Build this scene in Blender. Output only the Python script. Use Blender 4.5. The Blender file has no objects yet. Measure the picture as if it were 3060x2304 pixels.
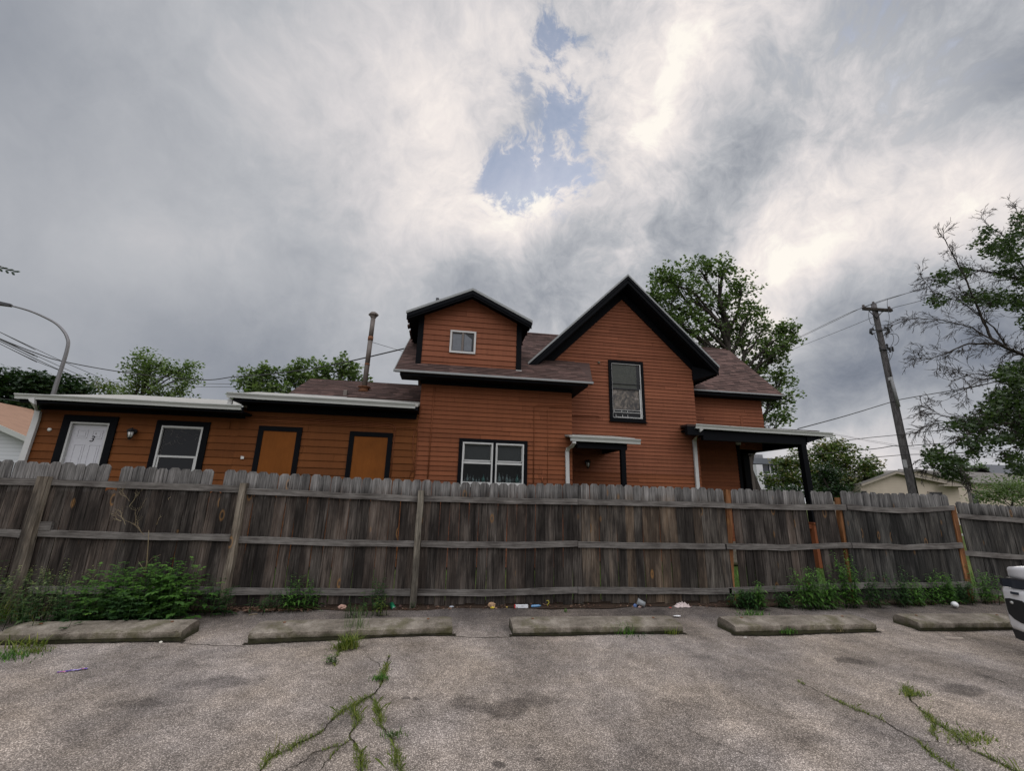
import bpy, math, random
import numpy as np
from mathutils import Vector, Matrix

# ---------------------------------------------------------------- camera
SC = bpy.context.scene
FPX, PITCH, ROLL, YAW, EYE = 1270.0, 0.2525, 0.0266, 0.1428, 1.55
KD = 3060.0 / 2212.0          # measuring sheet of 2212 px across
fwd = Vector((math.sin(YAW)*math.cos(PITCH), math.cos(YAW)*math.cos(PITCH), math.sin(PITCH)))
rt0 = Vector((math.cos(YAW), -math.sin(YAW), 0)); up0 = rt0.cross(fwd)
rt = rt0*math.cos(ROLL) + up0*math.sin(ROLL)
up = up0*math.cos(ROLL) - rt0*math.sin(ROLL)
cam = bpy.data.cameras.new('camera'); camo = bpy.data.objects.new('camera', cam)
SC.collection.objects.link(camo)
cam.sensor_width = 36.0; cam.lens = 36.0*FPX/3060.0; cam.clip_start = 0.05; cam.clip_end = 3000
mw = Matrix.Identity(4)
for i, c in enumerate((rt, up, -fwd)):
    for j in range(3): mw[j][i] = c[j]
mw[0][3], mw[1][3], mw[2][3] = 0, 0, EYE
camo.matrix_world = mw
SC.camera = camo

def ray(px, py):
    X, Y = px*KD, py*KD
    return rt*((X-1530)/FPX) - up*((Y-1152)/FPX) + fwd
def at(px, py, Y):
    d = ray(px, py); t = Y/d.y
    return Vector((d.x*t, Y, EYE+d.z*t))
def gnd(px, py, z=0.0):
    d = ray(px, py); t = (z-EYE)/d.z
    return Vector((d.x*t, d.y*t, z))
def ZM(ox, oy, s):
    return lambda x, y: ((ox+x/s)/KD, (oy+y/s)/KD)
z1 = ZM(0,900,2.765); z2 = ZM(700,900,2.7767); z3 = ZM(1150,800,2.38); z4 = ZM(1850,750,2.2214)
z5 = ZM(2300,600,1.851); z6 = ZM(0,1350,2.5625); z7 = ZM(650,1350,2.5625); z8 = ZM(1350,1350,2.5625)
z9 = ZM(2100,1350,2.304); z11 = ZM(2200,1250,2.572); zc = ZM(2860,1600,4.76); zg = ZM(700,1850,2.765); zr = ZM(2200,1850,2.572)

# ---------------------------------------------------------------- world, sun, exposure
BACK_FILL = 3.1      # added fill: unseen sky behind and above the camera, brightened
SUN_AZ, SUN_EL = math.radians(46.0), math.radians(24.0)
SC.view_settings.view_transform = 'Standard'; SC.view_settings.look = 'None'
SC.view_settings.gamma = 1.0; SC.view_settings.exposure = 0.0; SC.view_settings.use_curve_mapping = False
SC.render.engine = 'CYCLES'
try:
    SC.cycles.max_bounces = 6; SC.cycles.diffuse_bounces = 3; SC.cycles.glossy_bounces = 2
    SC.cycles.transparent_max_bounces = 12; SC.cycles.transmission_bounces = 4
except Exception: pass

world = bpy.data.worlds.new('World'); SC.world = world; world.use_nodes = True
nt = world.node_tree; nt.nodes.clear()
class NB:
    """small node-building helper"""
    def __init__(s, nt): s.nt = nt
    def n(s, t, **kw):
        nd = s.nt.nodes.new(t)
        for k, v in kw.items(): setattr(nd, k, v)
        return nd
    def l(s, a, b): s.nt.links.new(a, b)
    def put(s, sock, v):
        if hasattr(v, 'is_output'): s.l(v, sock)
        elif v is not None: sock.default_value = v
    def math(s, op, a, b=None, c=None, clamp=False):
        m = s.n('ShaderNodeMath', operation=op); m.use_clamp = clamp
        s.put(m.inputs[0], a)
        if b is not None: s.put(m.inputs[1], b)
        if c is not None: s.put(m.inputs[2], c)
        return m.outputs[0]
    def vm(s, op, a, b=None, out=0):
        m = s.n('ShaderNodeVectorMath', operation=op); s.put(m.inputs[0], a)
        if b is not None: s.put(m.inputs[1], b)
        return m.outputs['Value'] if out == 'v' else m.outputs[0]
    def noise(s, vec, scale=5, detail=4, rough=.5, dist=0.0, color=False):
        m = s.n('ShaderNodeTexNoise'); s.put(m.inputs['Vector'], vec)
        m.inputs['Scale'].default_value = scale; m.inputs['Detail'].default_value = detail
        m.inputs['Roughness'].default_value = rough; m.inputs['Distortion'].default_value = dist
        return m.outputs['Color'] if color else m.outputs[0]
    def vor(s, vec, scale=5, feature='F1', out='Distance', rnd=1.0):
        m = s.n('ShaderNodeTexVoronoi', feature=feature); s.put(m.inputs['Vector'], vec)
        m.inputs['Scale'].default_value = scale; m.inputs['Randomness'].default_value = rnd
        return m.outputs[out]
    def ramp(s, fac, stops, interp='LINEAR'):
        m = s.n('ShaderNodeValToRGB'); cr = m.color_ramp; cr.interpolation = interp
        while len(cr.elements) < len(stops): cr.elements.new(0.5)
        for e, (p, c) in zip(cr.elements, stops):
            e.position = p
            if isinstance(c, (int, float)): c = (c, c, c)
            e.color = (c[0], c[1], c[2], 1)
        s.put(m.inputs[0], fac); return m.outputs[0]
    def mix(s, fac, a, b, mode='MIX'):
        m = s.n('ShaderNodeMix', data_type='RGBA', blend_type=mode); m.clamp_factor = True
        s.put(m.inputs[0], fac)
        for k, v in ((6, a), (7, b)):
            if isinstance(v, tuple) and len(v) == 3: v = (*v, 1)
            s.put(m.inputs[k], v)
        return m.outputs[2]
    def mapp(s, vec, scale=(1,1,1), loc=(0,0,0), rot=(0,0,0)):
        m = s.n('ShaderNodeMapping'); s.put(m.inputs['Vector'], vec)
        m.inputs['Scale'].default_value = scale; m.inputs['Location'].default_value = loc; m.inputs['Rotation'].default_value = rot
        return m.outputs[0]
    def comb(s, x, y, z):
        m = s.n('ShaderNodeCombineXYZ')
        for k, v in enumerate((x, y, z)): s.put(m.inputs[k], v)
        return m.outputs[0]
    def sep(s, v):
        m = s.n('ShaderNodeSeparateXYZ'); s.put(m.inputs[0], v); return m.outputs
    def bump(s, h, strength=.3, dist=.01, normal=None):
        m = s.n('ShaderNodeBump'); m.inputs['Strength'].default_value = strength; m.inputs['Distance'].default_value = dist
        s.put(m.inputs['Height'], h)
        if normal is not None: s.l(normal, m.inputs['Normal'])
        return m.outputs[0]

W = NB(nt)
tc = W.n('ShaderNodeTexCoord'); D0 = W.vm('NORMALIZE', tc.outputs['Generated'])
sx, sy, sz = W.sep(D0)
zz = W.math('ADD', W.math('MAXIMUM', sz, 0.0), 0.22)
pl = W.comb(W.math('DIVIDE', sx, zz), W.math('DIVIDE', sy, zz), 0.0)
warp = W.vm('SCALE', W.vm('SUBTRACT', W.noise(W.mapp(pl, (1,.6,1)), 1.1, 3, .5, color=True), (.5,.5,.5)))
warp.node.inputs['Scale'].default_value = 0.55
plw = W.vm('ADD', pl, warp)
nA = W.noise(W.mapp(plw, (1.0,.75,1), (3.1,1.7,0), (0,0,.12)), 1.15, 7, .52)
w3 = W.vm('SCALE', W.vm('SUBTRACT', W.noise(D0, 2.6, 4, .55, color=True), (.5,.5,.5))); w3.node.inputs['Scale'].default_value = .28
D3w = W.vm('ADD', D0, w3)
nB = W.noise(W.mapp(D3w, (1,1,1), (4.2,.3,1.9)), 6.2, 10, .60)
nC = W.noise(W.mapp(D3w, (1,1,1), (1.2,7.3,.9)), 15.0, 8, .66)
# broad light and dark regions of this evening's cloud deck: (direction, radius, weight)
BLOBS = [(0, 1000, 900, -0.222), (2050, 710, 70, -0.267), (1400, 200, 70, 0.173), (1750, 530, 70, 0.173), (1200, 710, 110, -0.083), (2000, 30, 110, -0.092), (2100, 450, 70, 0.142), (980, 200, 170, 0.1), (1600, 30, 70, 0.124), (1800, 800, 70, -0.24), (1650, 710, 70, 0.19), (1000, 620, 70, -0.158), (600, 800, 110, -0.066), (1550, 350, 70, -0.113), (0, 30, 70, -0.053), (1300, 30, 70, -0.096), (1870, 1000, 70, 0.084), (1050, 450, 70, 0.098), (1500, 620, 70, -0.079), (2200, 200, 70, -0.114), (1380, 350, 70, 0.101), (1250, 530, 70, -0.25), (1180, 450, 70, 0.269), (1080, 350, 70, -0.144), (2200, 900, 70, -0.052), (1100, -400, 70, 0.068), (0, 1000, 70, 0.095), (400, 530, 70, 0.077), (1350, 530, 70, 0.104), (900, 530, 70, 0.063), (600, 1000, 70, 0.056), (1230, 350, 70, -0.096), (0, -400, 70, 0.052), (1450, 30, 70, 0.077), (0, 450, 110, 0.042), (600, 200, 70, 0.049), (1950, 800, 70, 0.091), (1106, 600, 70, -0.073), (2000, 200, 70, 0.063), (400, 710, 70, -0.028), (950, 430, 170, 0.09), (750, 180, 260, 0.02), (1760, 270, 150, 0.09), (1300, 60, 150, 0.06), (1850, 480, 220, -0.06), (600, 720, 330, 0.055), (1230, 570, 200, 0.08), (1950, 730, 220, 0.06)]
acc = None
wd = W.vm('NORMALIZE', W.vm('ADD', D0, W.vm('MULTIPLY', warp, (.22,.22,.22))))
for (px, py, sg, amp) in BLOBS:
    c = ray(px, py).normalized(); s = sg/918.0
    dt = W.vm('DOT_PRODUCT', wd, (c.x, c.y, c.z), out='v')
    e = W.math('MULTIPLY_ADD', dt, 1/s**2, -1/s**2)
    g = W.math('MULTIPLY', W.math('EXPONENT', e), amp)
    acc = g if acc is None else W.math('ADD', acc, g)
c0_ = ray(1500, 330).normalized()
act = W.math('EXPONENT', W.math('MULTIPLY_ADD', W.vm('DOT_PRODUCT', D0, tuple(c0_), out='v'), 1/.5**2, -1/.5**2))
ampl = W.math('MULTIPLY_ADD', act, .90, .16)
det = W.math('MULTIPLY', W.math('ADD', W.math('MULTIPLY_ADD', nA, .30, -.15), W.math('MULTIPLY_ADD', nB, .40, -.20)), ampl)
det = W.math('ADD', det, W.math('MULTIPLY', W.math('MULTIPLY_ADD', nC, .44, -.22), act))
lum = W.math('ADD', W.math('ADD', acc, 0.8+.02), det)
lum = W.math('MINIMUM', W.math('MAXIMUM', lum, .1), 1.0)
def _s(r, g, b):
    return tuple((c/255/12.92 if c <= 10 else ((c/255+.055)/1.055)**2.4) for c in (r, g, b))
ccol = W.ramp(lum, [(.0,_s(60,64,72)),(.43,_s(103,110,123)),(.53,_s(129,135,147)),(.63,_s(156,160,168)),(.73,_s(183,185,190)),(.84,_s(217,213,214)),(.94,_s(242,234,230)),(1.0,_s(255,249,240))])
# gap of blue
gap = None
for (px, py, sg, amp) in [(1190, 110, 32, 0.8), (1215, 200, 34, 0.85), (1222, 270, 30, 0.65), (1150, 370, 46, 1.15), (1235, 390, 44, 1.1), (1080, 410, 46, 1.1), (1170, 50, 34, 0.5), (1100, 200, 40, 0.45), (1850, 150, 90, 0.4), (1990, 50, 100, 0.25), (1450, 300, 40, 0.35), (1300, 120, 36, 0.5)]:
    c = ray(px, py).normalized(); s = sg/918.0
    dt = W.vm('DOT_PRODUCT', wd, (c.x, c.y, c.z), out='v')
    g = W.math('MULTIPLY', W.math('EXPONENT', W.math('MULTIPLY_ADD', dt, 1/s**2, -1/s**2)), amp)
    gap = g if gap is None else W.math('ADD', gap, g)
gapn = W.math('ADD', gap, W.math('ADD', W.math('MULTIPLY_ADD', nB, -3.8, 1.78), W.math('MULTIPLY_ADD', nC, -4.6, 2.2)))
gapf = W.math('MULTIPLY', W.ramp(gapn, [(.42,0.0),(.72,.28),(1.0,.66)]), W.ramp(gap, [(.15,0),(.85,1)]))
sky = W.n('ShaderNodeTexSky', sky_type='NISHITA'); sky.sun_disc = False
sky.sun_elevation = SUN_EL; sky.sun_rotation = SUN_AZ; sky.air_density = 1.0; sky.dust_density = 1.2; sky.ozone_density = 2.0
b1 = W.n('ShaderNodeBackground'); W.l(sky.outputs[0], b1.inputs[0]); b1.inputs[1].default_value = 0.135
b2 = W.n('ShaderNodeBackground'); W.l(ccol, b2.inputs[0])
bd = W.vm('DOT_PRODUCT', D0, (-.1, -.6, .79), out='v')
back = W.n('ShaderNodeMapRange', interpolation_type='SMOOTHSTEP'); W.l(bd, back.inputs[0]); back.inputs[1].default_value = .36; back.inputs[2].default_value = .92; back.inputs[3].default_value = 0.0; back.inputs[4].default_value = BACK_FILL
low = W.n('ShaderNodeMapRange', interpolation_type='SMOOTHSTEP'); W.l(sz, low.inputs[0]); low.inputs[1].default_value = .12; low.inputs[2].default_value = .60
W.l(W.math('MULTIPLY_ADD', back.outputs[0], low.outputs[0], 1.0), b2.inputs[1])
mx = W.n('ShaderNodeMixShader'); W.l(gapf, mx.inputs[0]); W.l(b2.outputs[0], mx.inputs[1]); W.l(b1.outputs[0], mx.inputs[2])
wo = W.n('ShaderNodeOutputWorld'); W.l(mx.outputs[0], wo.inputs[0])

sun = bpy.data.lights.new('sun', 'SUN'); sun.energy = 0.5; sun.angle = math.radians(25); sun.color = (1, .93, .84)
suno = bpy.data.objects.new('sun', sun); SC.collection.objects.link(suno)
sd = Vector((math.sin(SUN_AZ)*math.cos(SUN_EL), math.cos(SUN_AZ)*math.cos(SUN_EL), math.sin(SUN_EL)))
suno.rotation_euler = sd.to_track_quat('Z', 'Y').to_euler(); suno.location = (12, 12, 14)

# ---------------------------------------------------------------- builders
R = random.Random(11)
ORG = {}
def tag(o, label=None, cat=None, group=None, kind=None):
    if label: o['label'] = label
    if cat: o['category'] = cat
    if group: o['group'] = group
    if kind: o['kind'] = kind
    return o
def thing(name, loc, label, cat, group=None):
    o = bpy.data.objects.new(name, None); SC.collection.objects.link(o)
    o.location = loc; o.empty_display_size = .2; ORG[o.name] = Vector(loc)
    return tag(o, label, cat, group)
def finish(name, me, mats, parent, org):
    o = bpy.data.objects.new(name, me); SC.collection.objects.link(o)
    for m in (mats if isinstance(mats, (list, tuple)) else [mats]): me.materials.append(m)
    if parent is not None: o.parent = parent; ORG[o.name] = ORG[parent.name]
    else: o.location = org; ORG[o.name] = Vector(org)
    return o
class MB:
    def __init__(s): s.v = []; s.f = []; s.r = []; s.sm = []; s.mi = []; s.cm = 0
    def face(s, pts, r=None, sm=False):
        b = len(s.v); s.v += [tuple(p) for p in pts]; s.f.append(tuple(range(b, b+len(pts))))
        s.r.append(R.random() if r is None else r); s.sm.append(sm); s.mi.append(s.cm)
    def idx(s, pts, faces, r=None, sm=False):
        b = len(s.v); s.v += [tuple(p) for p in pts]; r = R.random() if r is None else r
        for f in faces: s.f.append(tuple(b+i for i in f)); s.r.append(r); s.sm.append(sm); s.mi.append(s.cm)
    def hexa(s, p, r=None):   # p: 4 bottom, 4 top
        s.idx(p, [(3,2,1,0),(4,5,6,7),(0,1,5,4),(1,2,6,5),(2,3,7,6),(3,0,4,7)], r)
    def box(s, a, b, r=None):
        x0,y0,z0 = a; x1,y1,z1_ = b
        s.hexa([(x0,y0,z0),(x1,y0,z0),(x1,y1,z0),(x0,y1,z0),(x0,y0,z1_),(x1,y0,z1_),(x1,y1,z1_),(x0,y1,z1_)], r)
    def prism(s, pts, vec, r=None):   # polygon pts extruded by vec
        n = len(pts); vec = Vector(vec); a = [Vector(p) for p in pts]; b = [p+vec for p in a]
        s.idx(a+b, [tuple(range(n-1,-1,-1)), tuple(range(n,2*n))]+[(i,(i+1)%n,n+(i+1)%n,n+i) for i in range(n)], r)
    def tube(s, pts, rad, n=8, r=None, cap=True, sm=True):
        pts = [Vector(p) for p in pts]; m = len(pts)
        rads = rad if isinstance(rad, (list, tuple)) else [rad]*m
        vs = []; fs = []; prev = None
        for i, p in enumerate(pts):
            d = (pts[min(i+1,m-1)]-pts[max(i-1,0)])
            if d.length < 1e-9: d = Vector((0,0,1))
            d.normalize()
            if prev is None:
                a = d.cross(Vector((0,0,1)) if abs(d.z) < .9 else Vector((1,0,0))).normalized()
            else:
                a = (prev - d*prev.dot(d))
                a = a.normalized() if a.length > 1e-6 else d.orthogonal().normalized()
            prev = a; b = d.cross(a)
            for k in range(n):
                t = 2*math.pi*k/n; vs.append(p + (a*math.cos(t)+b*math.sin(t))*rads[i])
        for i in range(m-1):
            for k in range(n): fs.append((i*n+k, i*n+(k+1)%n, (i+1)*n+(k+1)%n, (i+1)*n+k))
        if cap: fs += [tuple(range(n-1,-1,-1)), tuple(range((m-1)*n, m*n))]
        s.idx(vs, fs, r, sm)
    def lathe(s, c, prof, n=12, r=None, axis=None, sm=True):   # prof [(r,z)], axis matrix
        vs = []; fs = []; c = Vector(c); m = len(prof)
        for (q, z) in prof:
            for k in range(n):
                t = 2*math.pi*k/n; v = Vector((q*math.cos(t), q*math.sin(t), z))
                if axis is not None: v = axis @ v
                vs.append(c+v)
        for i in range(m-1):
            for k in range(n): fs.append((i*n+k, i*n+(k+1)%n, (i+1)*n+(k+1)%n, (i+1)*n+k))
        fs += [tuple(range(n-1,-1,-1)), tuple(range((m-1)*n, m*n))]
        s.idx(vs, fs, r, sm)
    def build(s, name, mats, parent=None, org=None):
        if parent is not None: o = ORG[parent.name]
        elif org is not None: o = Vector(org)
        else:
            a = np.array(s.v); o = Vector(((a[:,0].min()+a[:,0].max())/2, (a[:,1].min()+a[:,1].max())/2, a[:,2].min()))
        me = bpy.data.meshes.new(name)
        me.from_pydata([(x-o.x, y-o.y, z-o.z) for x,y,z in s.v], [], s.f)
        at_ = me.attributes.new('rnd', 'FLOAT', 'FACE'); at_.data.foreach_set('value', s.r)
        me.polygons.foreach_set('use_smooth', s.sm); me.polygons.foreach_set('material_index', s.mi)
        me.update()
        return finish(name, me, mats, parent, o)
def leafmesh(name, Q, rnd, mat, parent=None, org=None):
    """Q: (N,k,3) array of leaf polygons"""
    Q = np.asarray(Q, dtype=np.float32); N, K = Q.shape[0], Q.shape[1]
    o = ORG[parent.name] if parent is not None else Vector(org)
    V = Q.reshape(-1,3) - np.array(o[:], dtype=np.float32)
    me = bpy.data.meshes.new(name)
    me.vertices.add(N*K); me.vertices.foreach_set('co', V.ravel())
    me.loops.add(N*K); me.loops.foreach_set('vertex_index', np.arange(N*K, dtype=np.int32))
    me.polygons.add(N); me.polygons.foreach_set('loop_start', np.arange(0, N*K, K, dtype=np.int32))
    me.polygons.foreach_set('loop_total', np.full(N, K, dtype=np.int32))
    me.update(calc_edges=True)
    a = me.attributes.new('rnd', 'FLOAT', 'FACE'); a.data.foreach_set('value', np.asarray(rnd, dtype=np.float32))
    return finish(name, me, mat, parent, o)

# ---------------------------------------------------------------- materials
def material(name, fn, **kw):
    m = bpy.data.materials.new(name); m.use_nodes = True
    t = m.node_tree; p = t.nodes['Principled BSDF']; B = NB(t)
    B.p = p; B.mat = m; B.out = t.nodes['Material Output']
    B.tc = B.n('ShaderNodeTexCoord'); B.o = B.tc.outputs['Object']
    a = B.n('ShaderNodeAttribute'); a.attribute_name = 'rnd'; B.rnd = a.outputs['Fac']
    for k, v in kw.items(): p.inputs[k].default_value = v
    fn(B); return m
def setc(B, c): B.put(B.p.inputs['Base Color'], (*c, 1) if isinstance(c, tuple) else c)

def paint(name, c, rough=.55, dirt=.18, bump=.12, spec=.3, scale=6.0, peel=None):
    def fn(B):
        n1 = B.noise(B.o, scale, 5, .6); n2 = B.noise(B.mapp(B.o, (1,1,3)), 40, 3, .6)
        v = B.math('MULTIPLY_ADD', B.rnd, dirt*.8, 1-dirt*.8)
        v = B.math('MULTIPLY', v, B.math('MULTIPLY_ADD', n1, dirt*1.6, 1-dirt*.9))
        col = B.mix(1.0, (*c, 1), B.comb(v, v, v), 'MULTIPLY')
        if peel:
            pn = B.noise(B.mapp(B.o, (1,1,2.2), (5,3,1)), 9, 6, .7)
            col = B.mix(B.ramp(pn, [(.70,0),(.73,1)]), col, (*peel, 1))
        setc(B, col)
        B.l(B.bump(n2, bump, .004), B.p.inputs['Normal'])
    return material(name, fn, **{'Roughness': rough, 'Specular IOR Level': spec})

def siding_mat(name, c, c2):
    def fn(B):
        x, y, z = B.sep(B.o)
        big = B.noise(B.mapp(B.o, (.5,1,.9)), 1.6, 4, .6)
        grain = B.noise(B.mapp(B.o, (2,1,30)), 9, 5, .6)
        streak = B.noise(B.mapp(B.o, (9,1,.8)), 2.2, 4, .6)
        v = B.math('MULTIPLY_ADD', B.rnd, .24, .86)
        v = B.math('MULTIPLY', v, B.math('MULTIPLY_ADD', streak, .35, .82))
        v = B.math('MULTIPLY', v, B.math('MULTIPLY_ADD', grain, .16, .92))
        col = B.mix(B.ramp(big, [(.35,0),(.65,1)]), (*c,1), (*c2,1))
        col = B.mix(1.0, col, B.comb(v, v, v), 'MULTIPLY')
        pn = B.noise(B.mapp(B.o, (1,1,2), (2,0,4)), 16, 6, .75)
        col = B.mix(B.ramp(pn, [(.705,0),(.73,.7)]), col, (.40,.26,.18,1))
        setc(B, col)
        B.l(B.bump(B.math('ADD', grain, B.math('MULTIPLY', streak, .4)), .25, .004), B.p.inputs['Normal'])
    return material(name, fn, **{'Roughness': .7, 'Specular IOR Level': .10})

def wood_mat(name, dark, mid, pale, top=None, warm=(.16,.085,.045), warmth=.5):
    def fn(B):
        x, y, z = B.sep(B.o)
        off = B.math('MULTIPLY', B.rnd, 37.0)
        vec = B.comb(B.math('ADD', x, off), B.math('ADD', y, off), B.math('ADD', z, B.math('MULTIPLY', off, .31)))
        g1 = B.noise(B.mapp(vec, (1,1,.035)), 62, 8, .72, .35)
        g2 = B.noise(B.mapp(vec, (1,1,.18)), 11, 5, .6)
        g3 = B.noise(B.mapp(vec, (1,1,.02)), 95, 3, .6)
        st = B.noise(B.mapp(B.o, (1,1,.22)), 3.1, 5, .65)
        t = B.math('ADD', B.math('MULTIPLY', g1, .62), B.math('MULTIPLY', g2, .38))
        col = B.ramp(t, [(.38,dark),(.49,mid),(.62,pale)])
        wf = B.math('MULTIPLY', B.ramp(B.math('ADD', B.math('MULTIPLY', g2, .6), B.math('MULTIPLY', B.rnd, .45)), [(.48,0),(.68,1)]), warmth)
        col = B.mix(wf, col, (*warm, 1))
        col = B.mix(B.ramp(st, [(.44,.7),(.60,0)]), col, (dark[0]*.45, dark[1]*.45, dark[2]*.5, 1))
        if top is not None:   # sun-bleached picket heads, ragged lower limit
            zt = B.math('ADD', z, B.math('MULTIPLY_ADD', g2, .26, -.13))
            tf = B.math('MULTIPLY', B.ramp(zt, [(0,0),(1,1)]), 1.0)
            mr = B.n('ShaderNodeMapRange'); B.l(zt, mr.inputs[0]); mr.inputs[1].default_value = top[0]; mr.inputs[2].default_value = top[1]
            mr.inputs[3].default_value = 0; mr.inputs[4].default_value = .8
            pal = B.ramp(t, [(.36,(.045,.044,.043)),(.49,(.13,.126,.122)),(.63,(.25,.243,.235))])
            col = B.mix(mr.outputs[0], col, pal)
            # damp, darker foot of the boards
        # knots
        kv = B.mapp(vec, (1,0,.42))
        kd = B.vor(kv, 4.6); 
        kf = B.ramp(kd, [(.05,1),(.10,0)])
        kr = B.ramp(kd, [(.09,0),(.12,.7),(.18,0)])
        ksel = B.ramp(B.vor(kv, 4.6, out='Color'), [(.54,0),(.58,1)])
        col = B.mix(B.math('MULTIPLY', kr, ksel), col, (.19,.10,.035,1))
        col = B.mix(B.math('MULTIPLY', kf, ksel), col, (.025,.018,.014,1))
        v = B.math('MULTIPLY_ADD', B.rnd, .5, .78)
        v = B.math('MULTIPLY', v, B.math('MULTIPLY_ADD', g3, 1.5, .25))
        crk = B.ramp(B.noise(B.mapp(vec, (1,1,.012)), 70, 2, .5), [(.30,.35),(.36,1)])
        v = B.math('MULTIPLY', v, crk)
        col = B.mix(1.0, col, B.comb(v, v, v), 'MULTIPLY')
        setc(B, col)
        B.l(B.bump(B.math('ADD', g1, B.math('MULTIPLY', g3, .5)), .55, .006), B.p.inputs['Normal'])
    return material(name, fn, **{'Roughness': .85, 'Specular IOR Level': .12})

def shingle_mat(name, a, b, c):
    def fn(B):
        sp = B.noise(B.o, 160, 2, .7); bg = B.noise(B.mapp(B.o, (1,1,1)), 2.2, 5, .6)
        col = B.ramp(B.rnd, [(0,a),(.45,b),(.8,c),(1,(c[0]*1.25,c[1]*1.2,c[2]*1.2))])
        v = B.math('MULTIPLY', B.math('MULTIPLY_ADD', sp, .9, .55), B.math('MULTIPLY_ADD', bg, .5, .75))
        col = B.mix(1.0, col, B.comb(v, v, v), 'MULTIPLY')
        setc(B, col); B.l(B.bump(sp, .6, .003), B.p.inputs['Normal'])
    return material(name, fn, **{'Roughness': .9, 'Specular IOR Level': .15})

def leaf_mat(name, a, b, c, trans=.25):
    def fn(B):
        col = B.ramp(B.rnd, [(0,a),(.55,b),(1,c)])
        setc(B, col)
        tr = B.n('ShaderNodeBsdfTranslucent'); B.l(B.mix(1.0, col, (1.5,1.9,.7,1), 'MULTIPLY'), tr.inputs[0])
        m = B.n('ShaderNodeMixShader'); m.inputs[0].default_value = trans
        B.l(B.p.outputs[0], m.inputs[1]); B.l(tr.outputs[0], m.inputs[2]); B.l(m.outputs[0], B.out.inputs[0])
    return material(name, fn, **{'Roughness': .5, 'Specular IOR Level': .3})

def plain(name, c, rough=.6, metal=0.0, spec=.4, var=.12, scale=14):
    def fn(B):
        v = B.math('MULTIPLY_ADD', B.noise(B.o, scale, 4, .6), var*2, 1-var)
        setc(B, B.mix(1.0, (*c,1), B.comb(v, v, v), 'MULTIPLY'))
    return material(name, fn, **{'Roughness': rough, 'Metallic': metal, 'Specular IOR Level': spec})
def bark_mat(name, a, b):
    def fn(B):
        n = B.noise(B.mapp(B.o, (1,1,.25)), 16, 6, .7)
        setc(B, B.ramp(n, [(.3,a),(.7,b)])); B.l(B.bump(n, .7, .02), B.p.inputs['Normal'])
    return material(name, fn, **{'Roughness': .9, 'Specular IOR Level': .1})

def rail_mat(name, dark, mid, pale):
    def fn(B):
        off = B.math('MULTIPLY', B.rnd, 31.0)
        vec = B.vm('ADD', B.o, B.comb(off, off, off))
        g1 = B.noise(B.mapp(vec, (.04,1,1)), 60, 8, .7, .4); g2 = B.noise(B.mapp(vec, (.5,1,1)), 6, 5, .65)
        t = B.math('ADD', B.math('MULTIPLY', g1, .6), B.math('MULTIPLY', g2, .4))
        setc(B, B.ramp(t, [(.36,dark),(.48,mid),(.63,pale)])); B.l(B.bump(g1, .6, .006), B.p.inputs['Normal'])
    return material(name, fn, **{'Roughness': .88, 'Specular IOR Level': .1})
M = {}
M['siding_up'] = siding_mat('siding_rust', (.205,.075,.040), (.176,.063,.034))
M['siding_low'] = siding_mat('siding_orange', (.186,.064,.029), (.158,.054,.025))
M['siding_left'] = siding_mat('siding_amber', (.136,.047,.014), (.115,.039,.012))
def ply_fn(B):
    g = B.noise(B.mapp(B.o, (1,1,.12)), 22, 7, .65, .8); b = B.noise(B.o, 1.8, 5, .6); f = B.noise(B.mapp(B.o, (1,1,.25)), 90, 3, .6)
    v = B.math('MULTIPLY', B.math('MULTIPLY_ADD', g, .5, .75), B.math('MULTIPLY', B.math('MULTIPLY_ADD', b, .7, .65), B.math('MULTIPLY_ADD', f, .3, .85)))
    setc(B, B.mix(1.0, (.155,.050,.009,1), B.comb(v,v,v), 'MULTIPLY')); B.l(B.bump(g, .35, .003), B.p.inputs['Normal'])
M['panel'] = material('painted_plywood', ply_fn, **{'Roughness': .75, 'Specular IOR Level': .12})
M['black'] = paint('black_trim', (.0032,.0038,.0055), .7, .4, .25, .08)
M['white'] = paint('white_paint', (.46,.46,.45), .45, .16, .1, .4)
M['gutter'] = paint('gutter_white', (.40,.41,.39), .35, .22, .05, .5, 3.0)
M['membrane'] = paint('white_membrane', (.36,.35,.32), .7, .3, .2)
M['drip'] = plain('drip_edge', (.20,.21,.21), .5, .0, .5, .15)
M['shingle'] = shingle_mat('asphalt_shingle', (.056,.037,.033), (.082,.051,.045), (.112,.071,.062))
M['steel'] = plain('weathered_steel', (.12,.10,.088), .6, .3, .5, .4, 5)
M['rust'] = plain('rusty_steel', (.16,.07,.035), .8, .1, .3, .4, 20)
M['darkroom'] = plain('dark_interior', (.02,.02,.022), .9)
M['door'] = paint('door_white', (.46,.46,.49), .45, .08, .04, .4)
M['wire'] = plain('black_cable', (.02,.02,.02), .6)
M['blackmetal'] = plain('black_metal', (.02,.02,.022), .4, .3)
M['frost'] = plain('frosted_glass', (.5,.5,.48), .25, 0, .6)
M['wood'] = wood_mat('weathered_cedar', (.014,.0115,.010), (.052,.0440,.038), (.118,.104,.092), top=(1.44,1.64), warm=(.095,.068,.052), warmth=.35)
M['wood_brown'] = wood_mat('weathered_brown_boards', (.018,.015,.013), (.070,.060,.051), (.15,.134,.115), top=(1.44,1.64), warm=(.145,.095,.055), warmth=.45)
M['wood_right'] = wood_mat('weathered_grey_boards', (.014,.014,.013), (.050,.048,.044), (.12,.115,.105), top=(1.40,1.62), warm=(.08,.065,.05), warmth=.2)
M['rail'] = rail_mat('rail_wood', (.035,.031,.028), (.095,.087,.080), (.19,.178,.165))
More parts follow.
